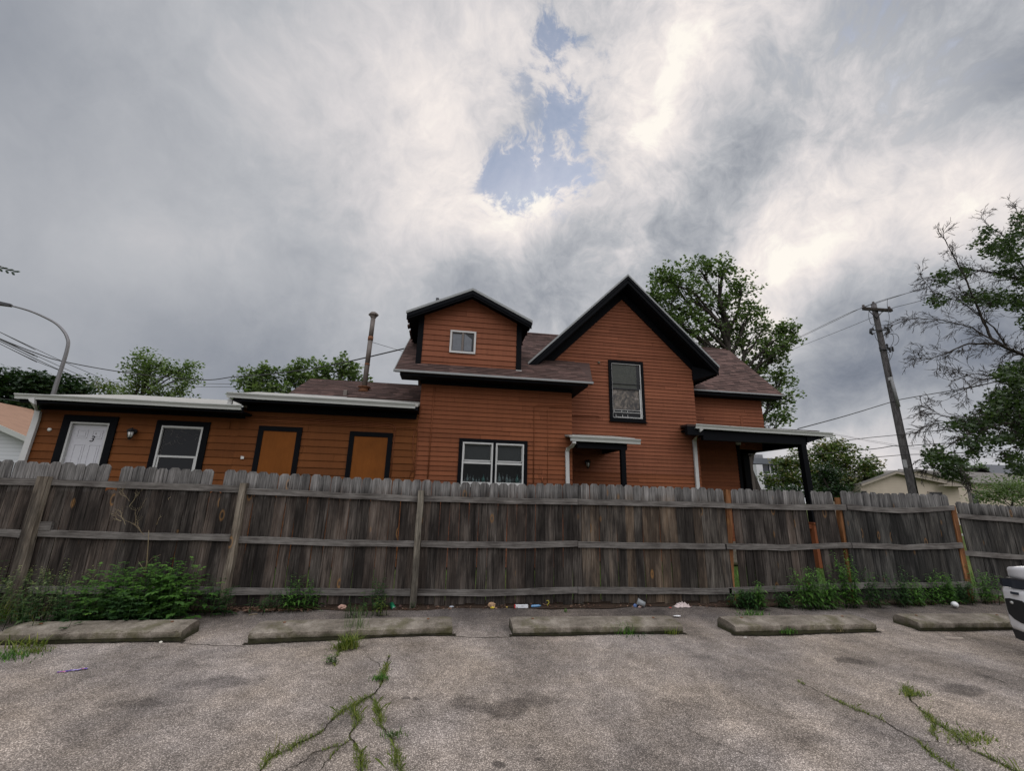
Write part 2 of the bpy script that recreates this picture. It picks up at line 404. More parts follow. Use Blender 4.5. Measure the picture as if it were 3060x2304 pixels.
M['post'] = wood_mat('post_wood', (.035,.030,.025), (.14,.125,.10), (.25,.23,.19), warmth=.15)
M['newwood'] = wood_mat('new_orange_wood', (.12,.05,.02), (.25,.11,.045), (.36,.18,.085), warmth=.3)
M['concrete'] = None
M['pole'] = bark_mat('pole_wood', (.05,.045,.045), (.16,.15,.15))
M['bark'] = bark_mat('bark', (.02,.017,.015), (.06,.052,.045))
M['barklight'] = bark_mat('bark_pale', (.10,.09,.08), (.25,.23,.21))
M['glassdark'] = None

def glass_fn(B):
    n = B.noise(B.mapp(B.o, (1,1,1)), 1.3, 3, .5)
    B.l(B.bump(n, .05, .02), B.p.inputs['Normal'])
M['glassdark'] = material('dark_window_glass', glass_fn, **{'Base Color': (.008,.009,.011,1), 'Roughness': .08, 'Specular IOR Level': .3})
def clear_fn(B):
    tr = B.n('ShaderNodeBsdfTransparent'); gl = B.n('ShaderNodeBsdfGlossy'); gl.inputs['Roughness'].default_value = .03
    fr = B.n('ShaderNodeFresnel'); fr.inputs[0].default_value = 1.45
    m = B.n('ShaderNodeMixShader'); B.l(B.math('MULTIPLY', fr.outputs[0], .45), m.inputs[0]); B.l(tr.outputs[0], m.inputs[1]); B.l(gl.outputs[0], m.inputs[2])
    tr.inputs[0].default_value = (.70,.75,.75,1)
    B.l(m.outputs[0], B.out.inputs[0])
M['glass'] = material('clear_window_glass', clear_fn)
def screen_fn(B):
    tr = B.n('ShaderNodeBsdfTransparent'); m = B.n('ShaderNodeMixShader'); m.inputs[0].default_value = .55
    B.p.inputs['Base Color'].default_value = (.028,.033,.034,1)
    B.l(tr.outputs[0], m.inputs[1]); B.l(B.p.outputs[0], m.inputs[2]); B.l(m.outputs[0], B.out.inputs[0])
M['screen'] = material('insect_screen', screen_fn, Roughness=.7)

def concrete_fn(B):
    x, y, z = B.sep(B.o)
    n1 = B.noise(B.o, 5, 6, .65); n2 = B.noise(B.o, 70, 4, .7); sp = B.vor(B.o, 90)
    col = B.ramp(n1, [(.3,(.085,.071,.056)),(.5,(.16,.138,.112)),(.7,(.26,.228,.19))])
    v = B.math('MULTIPLY_ADD', n2, 1.7, .15); col = B.mix(1.0, col, B.comb(v,v,v), 'MULTIPLY')
    col = B.mix(B.ramp(sp, [(.1,.35),(.22,0)]), col, (.42,.38,.32,1))
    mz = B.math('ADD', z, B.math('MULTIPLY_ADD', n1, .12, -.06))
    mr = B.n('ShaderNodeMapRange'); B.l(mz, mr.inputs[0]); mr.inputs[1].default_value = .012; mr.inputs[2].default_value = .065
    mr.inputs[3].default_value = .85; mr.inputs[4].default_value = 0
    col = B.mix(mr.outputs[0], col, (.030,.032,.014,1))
    moss = B.ramp(B.noise(B.o, 3.2, 5, .7), [(.53,0),(.66,.6)])
    col = B.mix(moss, col, (.075,.07,.03,1))
    setc(B, col); B.l(B.bump(B.math('ADD', n2, B.math('MULTIPLY', sp, .6)), .7, .006), B.p.inputs['Normal'])
M['concrete'] = material('old_concrete', concrete_fn, **{'Roughness': .92, 'Specular IOR Level': .12})

def asphalt_fn(B):
    x, y, z = B.sep(B.o)
    warpv = B.vm('SCALE', B.vm('SUBTRACT', B.noise(B.o, 1.3, 4, .6, color=True), (.5,.5,.5))); warpv.node.inputs['Scale'].default_value = .5
    ov = B.vm('ADD', B.o, warpv)
    # stones in binder
    vd = B.vor(B.mapp(B.o, (1,1,0)), 125); vc = B.vor(B.mapp(B.o, (1,1,0)), 125, out='Color')
    vs_ = B.sep(vc)
    st = B.ramp(vs_[0], [(0,(.20,.178,.158)),(.3,(.27,.240,.214)),(.65,(.34,.303,.27)),(.9,(.44,.393,.352)),(1,(.58,.53,.48))])
    col = B.mix(B.ramp(vd, [(.32,0),(.62,1)]), st, (.125,.110,.098,1))
    vd2 = B.vor(B.mapp(B.o, (1,1,0), (3,7,0)), 210, out='Color'); s2 = B.sep(vd2)[1]
    fine = B.ramp(s2, [(0,.80),(.5,1.0),(1,1.25)])
    col = B.mix(1.0, col, fine, 'MULTIPLY')
    # worn, darker and paler areas
    a = B.noise(B.mapp(ov, (.8,.55,1)), 1.05, 6, .62)
    tr = B.noise(B.mapp(ov, (1.0,.16,1), (4,0,0), (0,0,.25)), 2.4, 5, .6)
    big = B.mix(.5, B.ramp(a, [(.30,.55),(.42,.90),(.55,1.18),(.72,1.4)]), B.ramp(tr, [(.32,.55),(.5,1.0),(.68,1.4)]), 'MULTIPLY')
    mott = B.ramp(B.noise(ov, 6.5, 5, .7), [(.35,.78),(.65,1.18)]); big = B.mix(1.0, big, mott, 'MULTIPLY')
    col = B.mix(1.0, col, big, 'MULTIPLY')
    hue = B.ramp(B.noise(B.mapp(B.o, (1,1,1), (9,2,0)), .8, 4, .6), [(.35,(1.06,.99,.91)),(.65,(1.0,.98,.99))])
    col = B.mix(1.0, col, hue, 'MULTIPLY')
    # oil spots and damp stains at fixed places on the lot
    for (sx_, sy_, rx_, ry_, k) in STAINS:
        dx = B.math('DIVIDE', B.math('SUBTRACT', B.sep(ov)[0], sx_), rx_); dy = B.math('DIVIDE', B.math('SUBTRACT', B.sep(ov)[1], sy_), ry_)
        d = B.math('ADD', B.math('MULTIPLY', dx, dx), B.math('MULTIPLY', dy, dy))
        d = B.math('ADD', d, B.math('MULTIPLY_ADD', B.noise(B.o, 9, 4, .7), 1.4, -.7))
        f = B.ramp(d, [(.25,k),(1.0,0)])
        col = B.mix(f, col, B.mix(1.0, col, (.34,.34,.35,1), 'MULTIPLY'))
    # older, darker strip of asphalt between the stops and the fence
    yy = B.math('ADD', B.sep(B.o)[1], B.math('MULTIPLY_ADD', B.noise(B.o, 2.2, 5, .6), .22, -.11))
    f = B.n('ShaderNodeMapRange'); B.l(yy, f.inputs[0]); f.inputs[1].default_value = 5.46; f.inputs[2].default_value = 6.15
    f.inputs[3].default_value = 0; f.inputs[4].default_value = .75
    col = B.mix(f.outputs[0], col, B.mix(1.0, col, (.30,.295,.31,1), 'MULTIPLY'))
    setc(B, col)
    h = B.math('ADD', B.math('MULTIPLY', vd, -1.0), B.math('MULTIPLY', s2, .35))
    B.l(B.bump(h, .45, .006), B.p.inputs['Normal'])
STAINS = [tuple(gnd(px,py)[:2])+(rx,ry,k) for (px,py,rx,ry,k) in [
    (1064,1650,.045,.05,.9),(1085,1517,.22,.16,.8),(1010,1505,.14,.15,.6),(1845,1425,.20,.12,.8),(2080,1490,.24,.12,.7),
    (870,1502,.035,.03,.8),(893,1502,.04,.035,.8),(480,1470,.35,.16,.6),(300,1520,.3,.12,.5),(820,1560,.3,.10,.4),(1160,1505,.2,.12,.5),(1500,1530,.4,.2,.35),(640,1390,.5,.1,.3),(1700,1600,.5,.12,.4),
    (700,1620,.2,.1,.4),(1160,1640,.05,.03,.8)]]
M['asphalt'] = material('worn_asphalt', asphalt_fn, **{'Roughness': .9, 'Specular IOR Level': .18})
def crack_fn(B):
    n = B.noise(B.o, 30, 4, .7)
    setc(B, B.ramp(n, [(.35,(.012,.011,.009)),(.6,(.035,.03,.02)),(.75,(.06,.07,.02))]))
M['crack'] = material('crack_soil_and_shade', crack_fn, **{'Roughness': .95, 'Specular IOR Level': .05})
def ground_fn(B):
    n = B.noise(B.o, 3, 6, .7); n2 = B.noise(B.o, .15, 4, .6)
    c = B.mix(B.ramp(n2, [(.4,0),(.6,1)]), (.045,.075,.018,1), (.09,.11,.03,1))
    v = B.math('MULTIPLY_ADD', n, 1.1, .45); setc(B, B.mix(1.0, c, B.comb(v,v,v), 'MULTIPLY'))
M['lawn'] = material('lawn', ground_fn, **{'Roughness': .95, 'Specular IOR Level': .05})
M['dirt'] = paint('leaf_litter_soil', (.055,.038,.028), .95, .5, .6, .05, 18)
M['leaf_dark'] = leaf_mat('leaf_dark', (.030,.052,.023), (.060,.098,.038), (.12,.17,.065))
M['leaf_mid'] = leaf_mat('leaf_mid', (.055,.085,.034), (.105,.150,.058), (.19,.24,.10))
M['leaf_maple'] = leaf_mat('leaf_maple_dark', (.018,.032,.014), (.038,.062,.024), (.085,.12,.045))
M['leaf_deep'] = leaf_mat('leaf_deep', (.010,.024,.010), (.020,.042,.016), (.035,.062,.022))
M['leaf_autumn'] = leaf_mat('leaf_bronze', (.035,.062,.018), (.075,.11,.028), (.20,.15,.06))
M['weed'] = leaf_mat('weed_leaf', (.024,.062,.012), (.055,.13,.022), (.12,.24,.04), .3)
M['weed_dark'] = leaf_mat('weed_leaf_dark', (.010,.028,.009), (.022,.058,.015), (.055,.11,.026), .25)
M['weed_grey'] = leaf_mat('weed_leaf_grey', (.035,.06,.02), (.08,.12,.045), (.18,.22,.10), .25)
M['grass'] = leaf_mat('grass_blade', (.05,.075,.012), (.10,.14,.022), (.22,.22,.055), .3)
M['moss'] = leaf_mat('moss_tuft', (.055,.085,.014), (.11,.145,.02), (.19,.20,.04), .2)
M['drygrass'] = leaf_mat('dry_stem', (.12,.09,.05), (.22,.17,.10), (.32,.27,.17), .2)
M['flower'] = leaf_mat('flower_head', (.25,.27,.13), (.40,.42,.24), (.55,.55,.35), .2)
# ================================================================ setting
def sheet(name, x0, x1, y0, y1, z, mat, n=1):
    mb = MB()
    for i in range(n):
        for j in range(n):
            a = x0+(x1-x0)*i/n; b = x0+(x1-x0)*(i+1)/n; c = y0+(y1-y0)*j/n; d = y0+(y1-y0)*(j+1)/n
            mb.face([(a,c,z),(b,c,z),(b,d,z),(a,d,z)])
    return tag(mb.build(name, mat, org=(0,0,0)), kind='structure')
sheet('ground', -900, 900, -900, 900, -0.06, M['lawn'])
# the lot: a gently uneven sheet
def lot():
    mb = MB(); xs = list(np.arange(-24, 30.01, .35)); ys = list(np.arange(-18, 6.70, .35))+[6.72]
    rr = random.Random(3)
    def h(x, y): return .010*math.sin(x*.9+y*1.3)+.008*math.sin(x*2.1-y*.7)+.004*math.sin(5*x+3*y) - .012
    V = []; F = []
    for y in ys:
        for x in xs: V.append((x, y, h(x, y)*(1 if y < 6.4 else .3)))
    n = len(xs)
    for j in range(len(ys)-1):
        for i in range(n-1): F.append((j*n+i, j*n+i+1, (j+1)*n+i+1, (j+1)*n+i))
    mb.idx(V, F, .5, True)
    tag(mb.build('parking_lot', M['asphalt'], org=(0,0,0)), kind='structure')
lot()
def hz(x, y): return (.010*math.sin(x*.9+y*1.3)+.008*math.sin(x*2.1-y*.7)+.004*math.sin(5*x+3*y) - .012)
# strip of bare soil and leaf litter under the fence
mb = MB()
xs = np.arange(-9, 14, .12)
for a, b in zip(xs[:-1], xs[1:]):
    e0 = 6.50+.05*math.sin(a*2.3)+.03*math.sin(a*7.1); e1 = 6.50+.05*math.sin(b*2.3)+.03*math.sin(b*7.1)
    mb.face([(a,e0,.004),(b,e1,.004),(b,6.95,.012),(a,6.95,.012)], .5)
tag(mb.build('soil_strip', M['dirt'], org=(0,0,0)), kind='structure')

# ================================================================ the house
YA, YB, YC = 10.0, 11.0, 11.9
HR = thing('house', (0.5, 12.0, 0), 'rust orange clapboard house with black trim and steep gable behind the wooden fence', 'house')

def siding(mb, Y, z0, z1, expo, ufun, holes=(), th=.021, seed=1, back=.09):
    rr = random.Random(seed); z = z0
    while z < z1-.004:
        zt = min(z+expo*(1+rr.uniform(-.03,.03)), z1); H_ = zt-z
        zs = sorted({z, zt, *[e for h in holes for e in h[2:4] if z+.004 < e < zt-.004]})
        js = None
        for za, zb in zip(zs[:-1], zs[1:]):
            a0, a1 = ufun(za); b0, b1 = ufun(zb)
            if a1-a0 < .02: continue
            cuts = sorted((h[0], h[1]) for h in holes if zb > h[2]+.002 and za < h[3]-.002)
            segs = []; L = a0; Lb = b0
            for (c0, c1) in cuts:
                if c0 > L: segs.append((L, c0, Lb, c0))
                L = max(L, c1); Lb = L
            if a1 > L: segs.append((L, a1, Lb, b1))
            if js is None:     # butt joints of this course, in metres
                js = []; x = a0+rr.uniform(.6, 3.2)
                while x < a1-.5: js.append((x, rr.uniform(-.004,.004), rr.random())); x += rr.uniform(1.6, 3.8)
                j0 = (rr.uniform(-.003,.003), rr.random())
            fy = lambda zz: Y-.002-(th-.002)*(zt-zz)/H_
            for (p0, p1, q0, q1) in segs:
                inner = [t for t in js if p0+.03 < t[0] < p1-.03]
                before = [t for t in js if t[0] <= p0+.03]
                cur = (before[-1][1], before[-1][2]) if before else j0
                xs_ = [(p0, q0, cur)]+[(t[0], min(max(t[0], q0), q1), (t[1], t[2])) for t in inner]+[(p1, q1, None)]
                for (xa, ta, pr), (xb, tb, _) in zip(xs_[:-1], xs_[1:]):
                    dy, r_ = pr; g_ = .004 if _ is not None else 0
                    if tb-ta < .002: tb = ta+.002
                    dz = dy*.8 if za == z else 0
                    mb.hexa([(xa,fy(za)+dy*.6,za+dz),(xb-g_,fy(za)+dy*.6,za-dz),(xb-g_,Y+back,za),(xa,Y+back,za),
                             (ta,fy(zb)+dy*.2,zb+(.004 if zb == zt else 0)),(tb-g_,fy(zb)+dy*.2,zb+(.004 if zb == zt else 0)),(tb-g_,Y+back,zb),(ta,Y+back,zb)], r_)
        z = zt

def shingles(mb, O, U, V, vlen, ufun, expo=.13, seed=5, slab=.05, jitter=.0):
    O, U, V = Vector(O), Vector(U).normalized(), Vector(V).normalized(); N = U.cross(V).normalized()
    if N.z < 0: N = -N
    rr = random.Random(seed); v = 0
    a0, a1 = ufun(0); b0, b1 = ufun(vlen)
    c = [O+U*a0, O+U*a1, O+U*b1+V*vlen, O+U*b0+V*vlen]
    c = [p-N*.004 for p in c]
    mb.prism(c, -N*slab, .1)
    while v < vlen-.01:
        vt = min(v+expo, vlen); a0, a1 = ufun(v); b0, b1 = ufun(vt)
        x = a0 - rr.uniform(0, .3); pe = rr.uniform(.008,.013)
        while x < a1:
            w = rr.choice((.16,.2,.24,.3,.34)); x0, x1 = max(x, min(a0,b0)), min(x+w, max(a1,b1))
            def cl(u, lo, hi): return min(max(u, lo), hi)
            p0, p1 = cl(x0,a0,a1), cl(x1,a0,a1); q0, q1 = cl(x0,b0,b1), cl(x1,b0,b1)
            if p1-p0 > .01 or q1-q0 > .01:
                r = rr.random(); dv = rr.uniform(-.006,.006); t = pe+rr.uniform(0,.004)
                A = O+U*p0+V*(v+dv)+N*t; B = O+U*p1+V*(v+dv)+N*t; C_ = O+U*q1+V*vt+N*.001; D_ = O+U*q0+V*vt+N*.001
                mb.face([A,B,C_,D_], r); mb.face([A-N*t, B-N*t, B, A], r*.4)
            x += w
        v = vt

# ---- key lines measured on the planes
XA0 = at(897,1000,YA).x; XA1 = at(1236,1000,YA).x
XL = at(*z1(225,1290),YA).x
XB1 = at(*z4(505,1050),YB).x; XC1 = at(*z4(950,1070),YC).x; XC2 = at(*z4(788,1420),YC).x
EA = 4.225; SA = .66; RY = 13.9; RZ = EA+SA*(RY-9.5)

def rect(zf, Y, tl, br):
    p = at(*zf(*tl), Y); q = at(*zf(*br), Y); return p.x, q.x, q.z, p.z    # x0,x1,z0,z1
twin = rect(z3, YA, (530,1213), (1008,1545)); twin = (twin[0], twin[1], 1.62, twin[3])
# unit walls (left single-storey wing)
XU = at(520,905,YA).x
zU1 = at(*z1(1000,925),YA).z; zU2 = at(*z2(700,930),YA).z
doorR = rect(z1, YA, (600,990), (925,1300)); doorR = (doorR[0], doorR[1], doorR[3]-2.03, doorR[3])
DX0 = at(*z1(548,942),YA).x; DX1 = at(*z1(992,965),YA).x
WX0 = at(*z1(1312,985),YA).x; WX1 = at(*z1(1748,1010),YA).x; WZ1 = at(*z1(1500,992),YA).z; WZ0 = WZ1-1.45
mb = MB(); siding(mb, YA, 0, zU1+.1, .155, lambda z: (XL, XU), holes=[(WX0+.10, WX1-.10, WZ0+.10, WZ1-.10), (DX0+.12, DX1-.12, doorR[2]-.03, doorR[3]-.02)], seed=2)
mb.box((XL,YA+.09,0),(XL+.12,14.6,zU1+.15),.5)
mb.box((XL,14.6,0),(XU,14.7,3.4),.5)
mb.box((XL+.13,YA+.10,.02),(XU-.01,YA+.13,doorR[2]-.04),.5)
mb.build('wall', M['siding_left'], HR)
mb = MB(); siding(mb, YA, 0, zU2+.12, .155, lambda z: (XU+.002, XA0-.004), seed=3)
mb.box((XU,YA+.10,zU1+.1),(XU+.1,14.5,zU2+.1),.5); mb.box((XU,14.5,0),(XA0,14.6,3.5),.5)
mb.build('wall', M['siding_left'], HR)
WX0 = at(*z1(1312,985),YA).x; WX1 = at(*z1(1748,1010),YA).x; WZ1 = at(*z1(1500,992),YA).z; WZ0 = WZ1-1.45
# two-storey part A
zA = at(*z3(215,825),YA).z
mb = MB(); siding(mb, YA, 0, EA+.05, .108, lambda z: (XA0, XA1), holes=[(twin[0]+.03, twin[1]-.03, twin[2]+.03, twin[3]-.03)], seed=4)
mb.box((XA0+.003,YA+.09,0),(XA0+.10,17.5,EA+.25),.5); mb.box((XA1-.1,YA+.09,0),(XA1-.003,YB,EA+.25),.5)
mb.build('wall', M['siding_low'], HR)
# left gable end of part A under the main roof
mb = MB()
mb.prism([(XA0+.004,YA+.1,EA+.2),(XA0+.004,17.5,EA+.2),(XA0+.004,RY,RZ-.1)], (.09,0,0), .5)
mb.box((XA0,17.5,0),(XC1,17.6,EA+.2),.5)
mb.build('wall', M['siding_up'], HR)
# gable part B
AX, AZ, GY = 4.79, 7.80, 10.48
xm = 4.80; zapex = at(*z3(1685,225),YB).z
def ufB(z):
    l = XA1-.1; r = XB1
    h = zapex-z
    if h < r-xm: return (max(l, xm-h), min(r, xm+h))
    return (l if l > xm-h else xm-h, r)
def ufBt(z):
    h = zapex-z
    return (max(1.9, xm-h) if z > 5.0 else XA1-.1, min(XB1, xm+h))
zw = ZM(1790,1060,7.573)
GX0 = at(*zw(195,125),YB).x; GX1 = at(*zw(975,180),YB).x; GZ1 = at(*zw(560,150),YB).z; GZ0 = at(*zw(640,1540),YB).z
mb = MB(); siding(mb, YB, 2.2, zapex-.02, .099, ufBt, seed=6, holes=[(GX0+.07, GX1-.07, GZ0+.10, GZ1-.07)])
mb.box((XB1-.1,YB+.09,0),(XB1-.002,YC,5.1),.5)
mb.build('wall', M['siding_up'], HR)
mb = MB(); siding(mb, YB, 0, 2.2, .099, lambda z: (XA1-.1, XB1), seed=16)
mb.build('wall', M['siding_low'], HR)
# part C
mb = MB(); siding(mb, YC, 3.1, 4.80, .105, lambda z: (XB1-.1, XC1), seed=7)
# vertical repair board
q = rect(z4, YC, (800,1095), (822,1165)); mb.box((q[0],YC-.025,3.2),(q[1],YC-.004,q[3]),.6)
mb.prism([(XC1-.1,YC+.1,4.7),(XC1-.1,16.5,4.7),(XC1-.1,13.8,6.95)], (.09,0,0), .5)
mb.box((XC1-.1,YC+.1,3.1),(XC1-.004,17.5,4.75),.5)
mb.build('wall', M['siding_up'], HR)
mb = MB(); siding(mb, YC, 0, 3.1, .105, lambda z: (XB1-.1, XC2), seed=8)
mb.box((XC2-.1,YC+.1,0),(XC2-.004,13.2,3.1),.5)
mb.build('wall', M['siding_low'], HR)
mb = MB(); siding(mb, 13.2, 0, 3.4, .105, lambda z: (XC2-.3, XC2+.95), seed=9)
mb.build('wall', M['siding_low'], HR)
# dormer
DY = 10.02
dl = at(*z3(255,680),DY).x; dr = at(*z3(932,720),DY).x; dax = (dl+dr)/2+.02; daz = at(*z3(628,205),DY).z+.10
dz0 = 4.50
def ufD(z): 
    h = (daz-z)/.485; return (max(dl, dax-h), min(dr, dax+h))
dwin = rect(z3, DY, (468,446), (642,618))
mb = MB(); siding(mb, DY, dz0, daz-.02, .138, ufD, seed=10, holes=[(dwin[0]+.035, dwin[1]-.035, dwin[2]+.035, dwin[3]-.035)])
mb.prism([(dl,DY+.1,dz0),(dl,DY+.1,5.75),(dl,12.2,5.75)], (.08,0,0), .5)
mb.prism([(dr-.08,DY+.1,dz0),(dr-.08,DY+.1,5.75),(dr-.08,12.2,5.75)], (.078,0,0), .5)
mb.build('dormer_wall', M['siding_up'], HR)
mb = MB()
tw = .125
mb.box((dl-tw,DY-.035,4.53),(dl+.005,DY-.005,5.78)); mb.box((dl-tw,DY-.005,4.53),(dl-.004,DY+.1,5.78)); mb.build('corner_trim', M['black'], HR)
mb = MB(); mb.box((dr-.005,DY-.035,4.55),(dr+tw,DY-.005,5.74)); mb.box((dr+.004,DY-.005,4.55),(dr+tw,DY+.1,5.74)); mb.build('corner_trim', M['black'], HR)

# ---- gabled roofs with rake boards
def gable_roof(ax, az, slope, xl, xr, y0, y1, soff, rake_h, seed, names=('roof','rake_board','drip_edge','soffit'), frieze=None, wallY=None):
    cs = 1/math.sqrt(1+slope*slope)
    for side, xe in ((-1, xl), (1, xr)):
        L = abs(xe-ax)/cs
        mb = MB()
        V = Vector((-side*cs, 0, slope*cs))
        O = Vector((xe, y0, az-abs(xe-ax)*slope))
        jr = random.Random(seed+side)
        shingles(mb, O, (0,1,0), V, L, lambda v: (0, y1-y0), seed=seed+side, slab=.045)
        # uneven starter tabs hanging past the eave
        y = y0
        while y < y1:
            w = jr.uniform(.12,.28); d = jr.uniform(.0,.07)
            a = O-V*d+Vector((0,y-y0,.012)); b = O-V*d+Vector((0,min(y+w,y1)-y0,.012)); c = O+Vector((0,min(y+w,y1)-y0,.014)); e = O+Vector((0,y-y0,.014))
            mb.prism([a,b,c,e], (0,0,-.02-jr.uniform(0,.03)), jr.random()); y += w
        mb.build(names[0], M['shingle'], HR)
        # soffit slab
        mb = MB()
        zt = lambda x: az-abs(x-ax)*slope-.08
        x_in = ax+side*.0
        mb.prism([(x_in,y0+.05,zt(x_in)),(xe-side*.02,y0+.05,zt(xe-side*.02)),(xe-side*.02,y0+.05,zt(xe-side*.02)-soff+.08),(x_in,y0+.05,zt(x_in)-soff+.08)], (0,y1-y0-.1,0), .4)
        mb.build(names[3], M['black'], HR)
        mb = MB()
        mb.prism([(x_in,y0,az-.055),(xe,y0,zt(xe)+.025),(xe,y0,zt(xe)-rake_h+.08),(x_in,y0,az-rake_h)], (0,.04,0), .6)
        # moulding strip under the rake edge
        mb.prism([(x_in,y0-.02,az-.06),(xe,y0-.02,zt(xe)+.02),(xe,y0-.02,zt(xe)-.07),(x_in,y0-.02,az-.15)], (0,.018,0), .8)
        mb.build(names[1], M['black'], HR)
        mb = MB()
        rr = random.Random(seed*3+side); n = 14; pts = []
        for k in range(n):
            xa = x_in+(xe+side*.02-x_in)*k/n; xb = x_in+(xe+side*.02-x_in)*(k+1)/n
            za = az-abs(xa-ax)*slope+.012; zb = az-abs(xb-ax)*slope+.012
            mb.prism([(xa,y0-.032,za-.004*rr.random()),(xb,y0-.032,zb),(xb,y0-.032,zb-.062),(xa,y0-.032,za-.062)], (0,.030,0), rr.random())
        mb.build(names[2], M['drip'], HR)
gable_roof(AX, AZ, 1.0, 1.93, 7.36, GY, 14.2, .30, .27, 21)
# frieze board on gable wall below soffit
mb = MB()
for side, xe in ((-1, 2.5), (1, XB1+.01)):
    zf = lambda x: zapex+.30-abs(x-xm)
    mb.prism([(xm,YB-.05,zf(xm)),(xe,YB-.05,zf(xe)),(xe,YB-.05,zf(xe)-.31),(xm,YB-.05,zf(xm)-.31)], (0,.035,0), .5)
# boxed return of the right eave
mb.prism([(XB1-.02,YB-.05,5.32),(7.34,YB-.5,5.05),(7.34,YB-.5,5.0),(XB1-.02,YB-.05,4.90)], (0,.6,0), .5)
mb.build('frieze_board', M['black'], HR)
DAZ = at(*z3(628,150),9.7).z; 
gable_roof(.35, DAZ, .485, -1.19, 1.85, 9.70, 13.3, .13, .20, 31)
# capped vent pipe on the dormer roof
p = at(*z3(375,225),10.6)
mb = MB(); mb.tube([p+Vector((0,0,-.5)), p+Vector((0,0,.03))], .045, 10); mb.build('vent_pipe', M['blackmetal'], HR)

# ---- main roof A front slope, back slopes, roof C
mb = MB(); cs = 1/math.sqrt(1+SA*SA)
shingles(mb, (0,9.5,EA), (1,0,0), (0,cs,SA*cs), (RY-9.5)/cs, lambda v: (-1.32, 3.33) if v < (YB-9.5)/cs+.02 else (-1.32, 4.6), seed=41, expo=.118)
mb.prism([(-1.32,RY,RZ),(XC1+.45,RY,RZ),(XC1+.45,18.3,RZ-SA*4.4),(-1.32,18.3,RZ-SA*4.4)], (0,0,-.06), .4)
# ridge caps
x = -1.32
while x < 8.6:
    mb.prism([(x,RY-.12,RZ-.045),(x,RY,RZ+.03),(x,RY+.12,RZ-.045)], (.2,0,0)); x += .2
mb.build('roof', M['shingle'], HR)
mb = MB(); ec = (10.22, 11.5)
zC = 4.775; sC = .985; csC = 1/math.sqrt(1+sC*sC); LC = (13.8-11.5)/csC
shingles(mb, (0,11.5,zC), (1,0,0), (0,csC,sC*csC), LC, lambda v: (6.2, 10.2), seed=43, expo=.118)
mb.build('roof', M['shingle'], HR)
# eaves of A and C: soffit, fascia, frieze, drip
mb = MB(); 
mb.box((-1.20,9.53,EA-.10),(3.22,9.56,EA-.03)); mb.box((-1.20,9.56,EA-.10),(XA1,YA-.02,EA-.055)); mb.box((XA1,9.56,EA-.10),(3.22,YB-.02,EA-.055))
mb.build('soffit', M['black'], HR)
mb = MB(); mb.box((XA0-.03,YA-.045,zA),(XA1+.01,YA-.02,EA-.10)); mb.box((XA0-.03,YA-.02,zA),(XA0-.003,YA+.1,EA-.10)); mb.build('frieze_board', M['black'], HR)
mb = MB(); mb.box((-1.34,9.475,EA-.035),(3.34,9.50,EA+.012),.4)
mb.prism([(-1.345,9.5,EA-.05),(-1.345,9.5,EA+.01),(-1.345,RY,RZ+.01),(-1.345,RY,RZ-.05)], (.02,0,0), .2)
mb.build('drip_edge', M['drip'], HR)
mb = MB(); mb.box((6.9,11.53,zC-.13),(10.14,11.56,zC-.03)); mb.box((6.9,11.56,zC-.13),(10.14,YC-.02,zC-.09))
mb.prism([(10.15,11.55,zC-.14),(10.15,11.55,zC-.04),(10.15,13.8,zC-.04+sC*2.25),(10.15,13.8,zC-.14+sC*2.25)], (.03,0,0))
mb.build('soffit', M['black'], HR)
mb = MB(); mb.box((7.0,11.475,zC-.03),(10.23,11.50,zC+.012),.5); mb.build('drip_edge', M['drip'], HR)
# flashing scraps on the roof
for (a, b) in (((932,733),(972,738)),):
    p = at(*z3(*a),9.96); q = at(*z3(*b),9.96)
    mb = MB(); mb.box((p.x,p.y-.02,p.z-.01),(q.x,p.y,p.z+.015)); mb.build('flashing', M['white'], HR)

# ---- gutters
def gutter(x0, x1, z0, z1, y, h=.105, dp=.11, seed=1):
    """K-style trough from x0 to x1, top edge z0..z1"""
    prof = [(0,0),(0,-h*.18),(.012,-h*.30),(.030,-h*.62),(.034,-h),(dp,-h),(dp,0),(dp-.006,0),(dp-.006,-h+.008),(.04,-h+.008),(.018,-h*.3),(.008,0)]
    mb = MB(); rr = random.Random(seed); n = max(3, int((x1-x0)/.7)); vs = []; m = len(prof)
    for i in range(n+1):
        t = i/n; x = x0+(x1-x0)*t; z = z0+(z1-z0)*t+rr.uniform(-.004,.004); dy = rr.uniform(-.004,.004)
        vs += [(x, y+dy+a, z+b) for a, b in prof]
    fs = []
    for i in range(n):
        for k in range(m): fs.append((i*m+k, i*m+(k+1)%m, (i+1)*m+(k+1)%m, (i+1)*m+k))
    fs += [tuple(range(m)), tuple(range(n*m+m-1, n*m-1, -1))]
    mb.idx(vs, fs, .8)
    return mb
def trough(a, b, Y, h, seed):
    p, q = at(*a, Y), at(*b, Y)
    gutter(p.x, q.x, p.z, q.z, Y, h, seed=seed).build('gutter', M['gutter'], HR); return p, q
g1, g1b = trough(z1(115,757), z1(1992,858), 9.45, .10, 1)
g2, g2b = trough(z2(-65,752), z2(1503,848), 9.45, .11, 2)
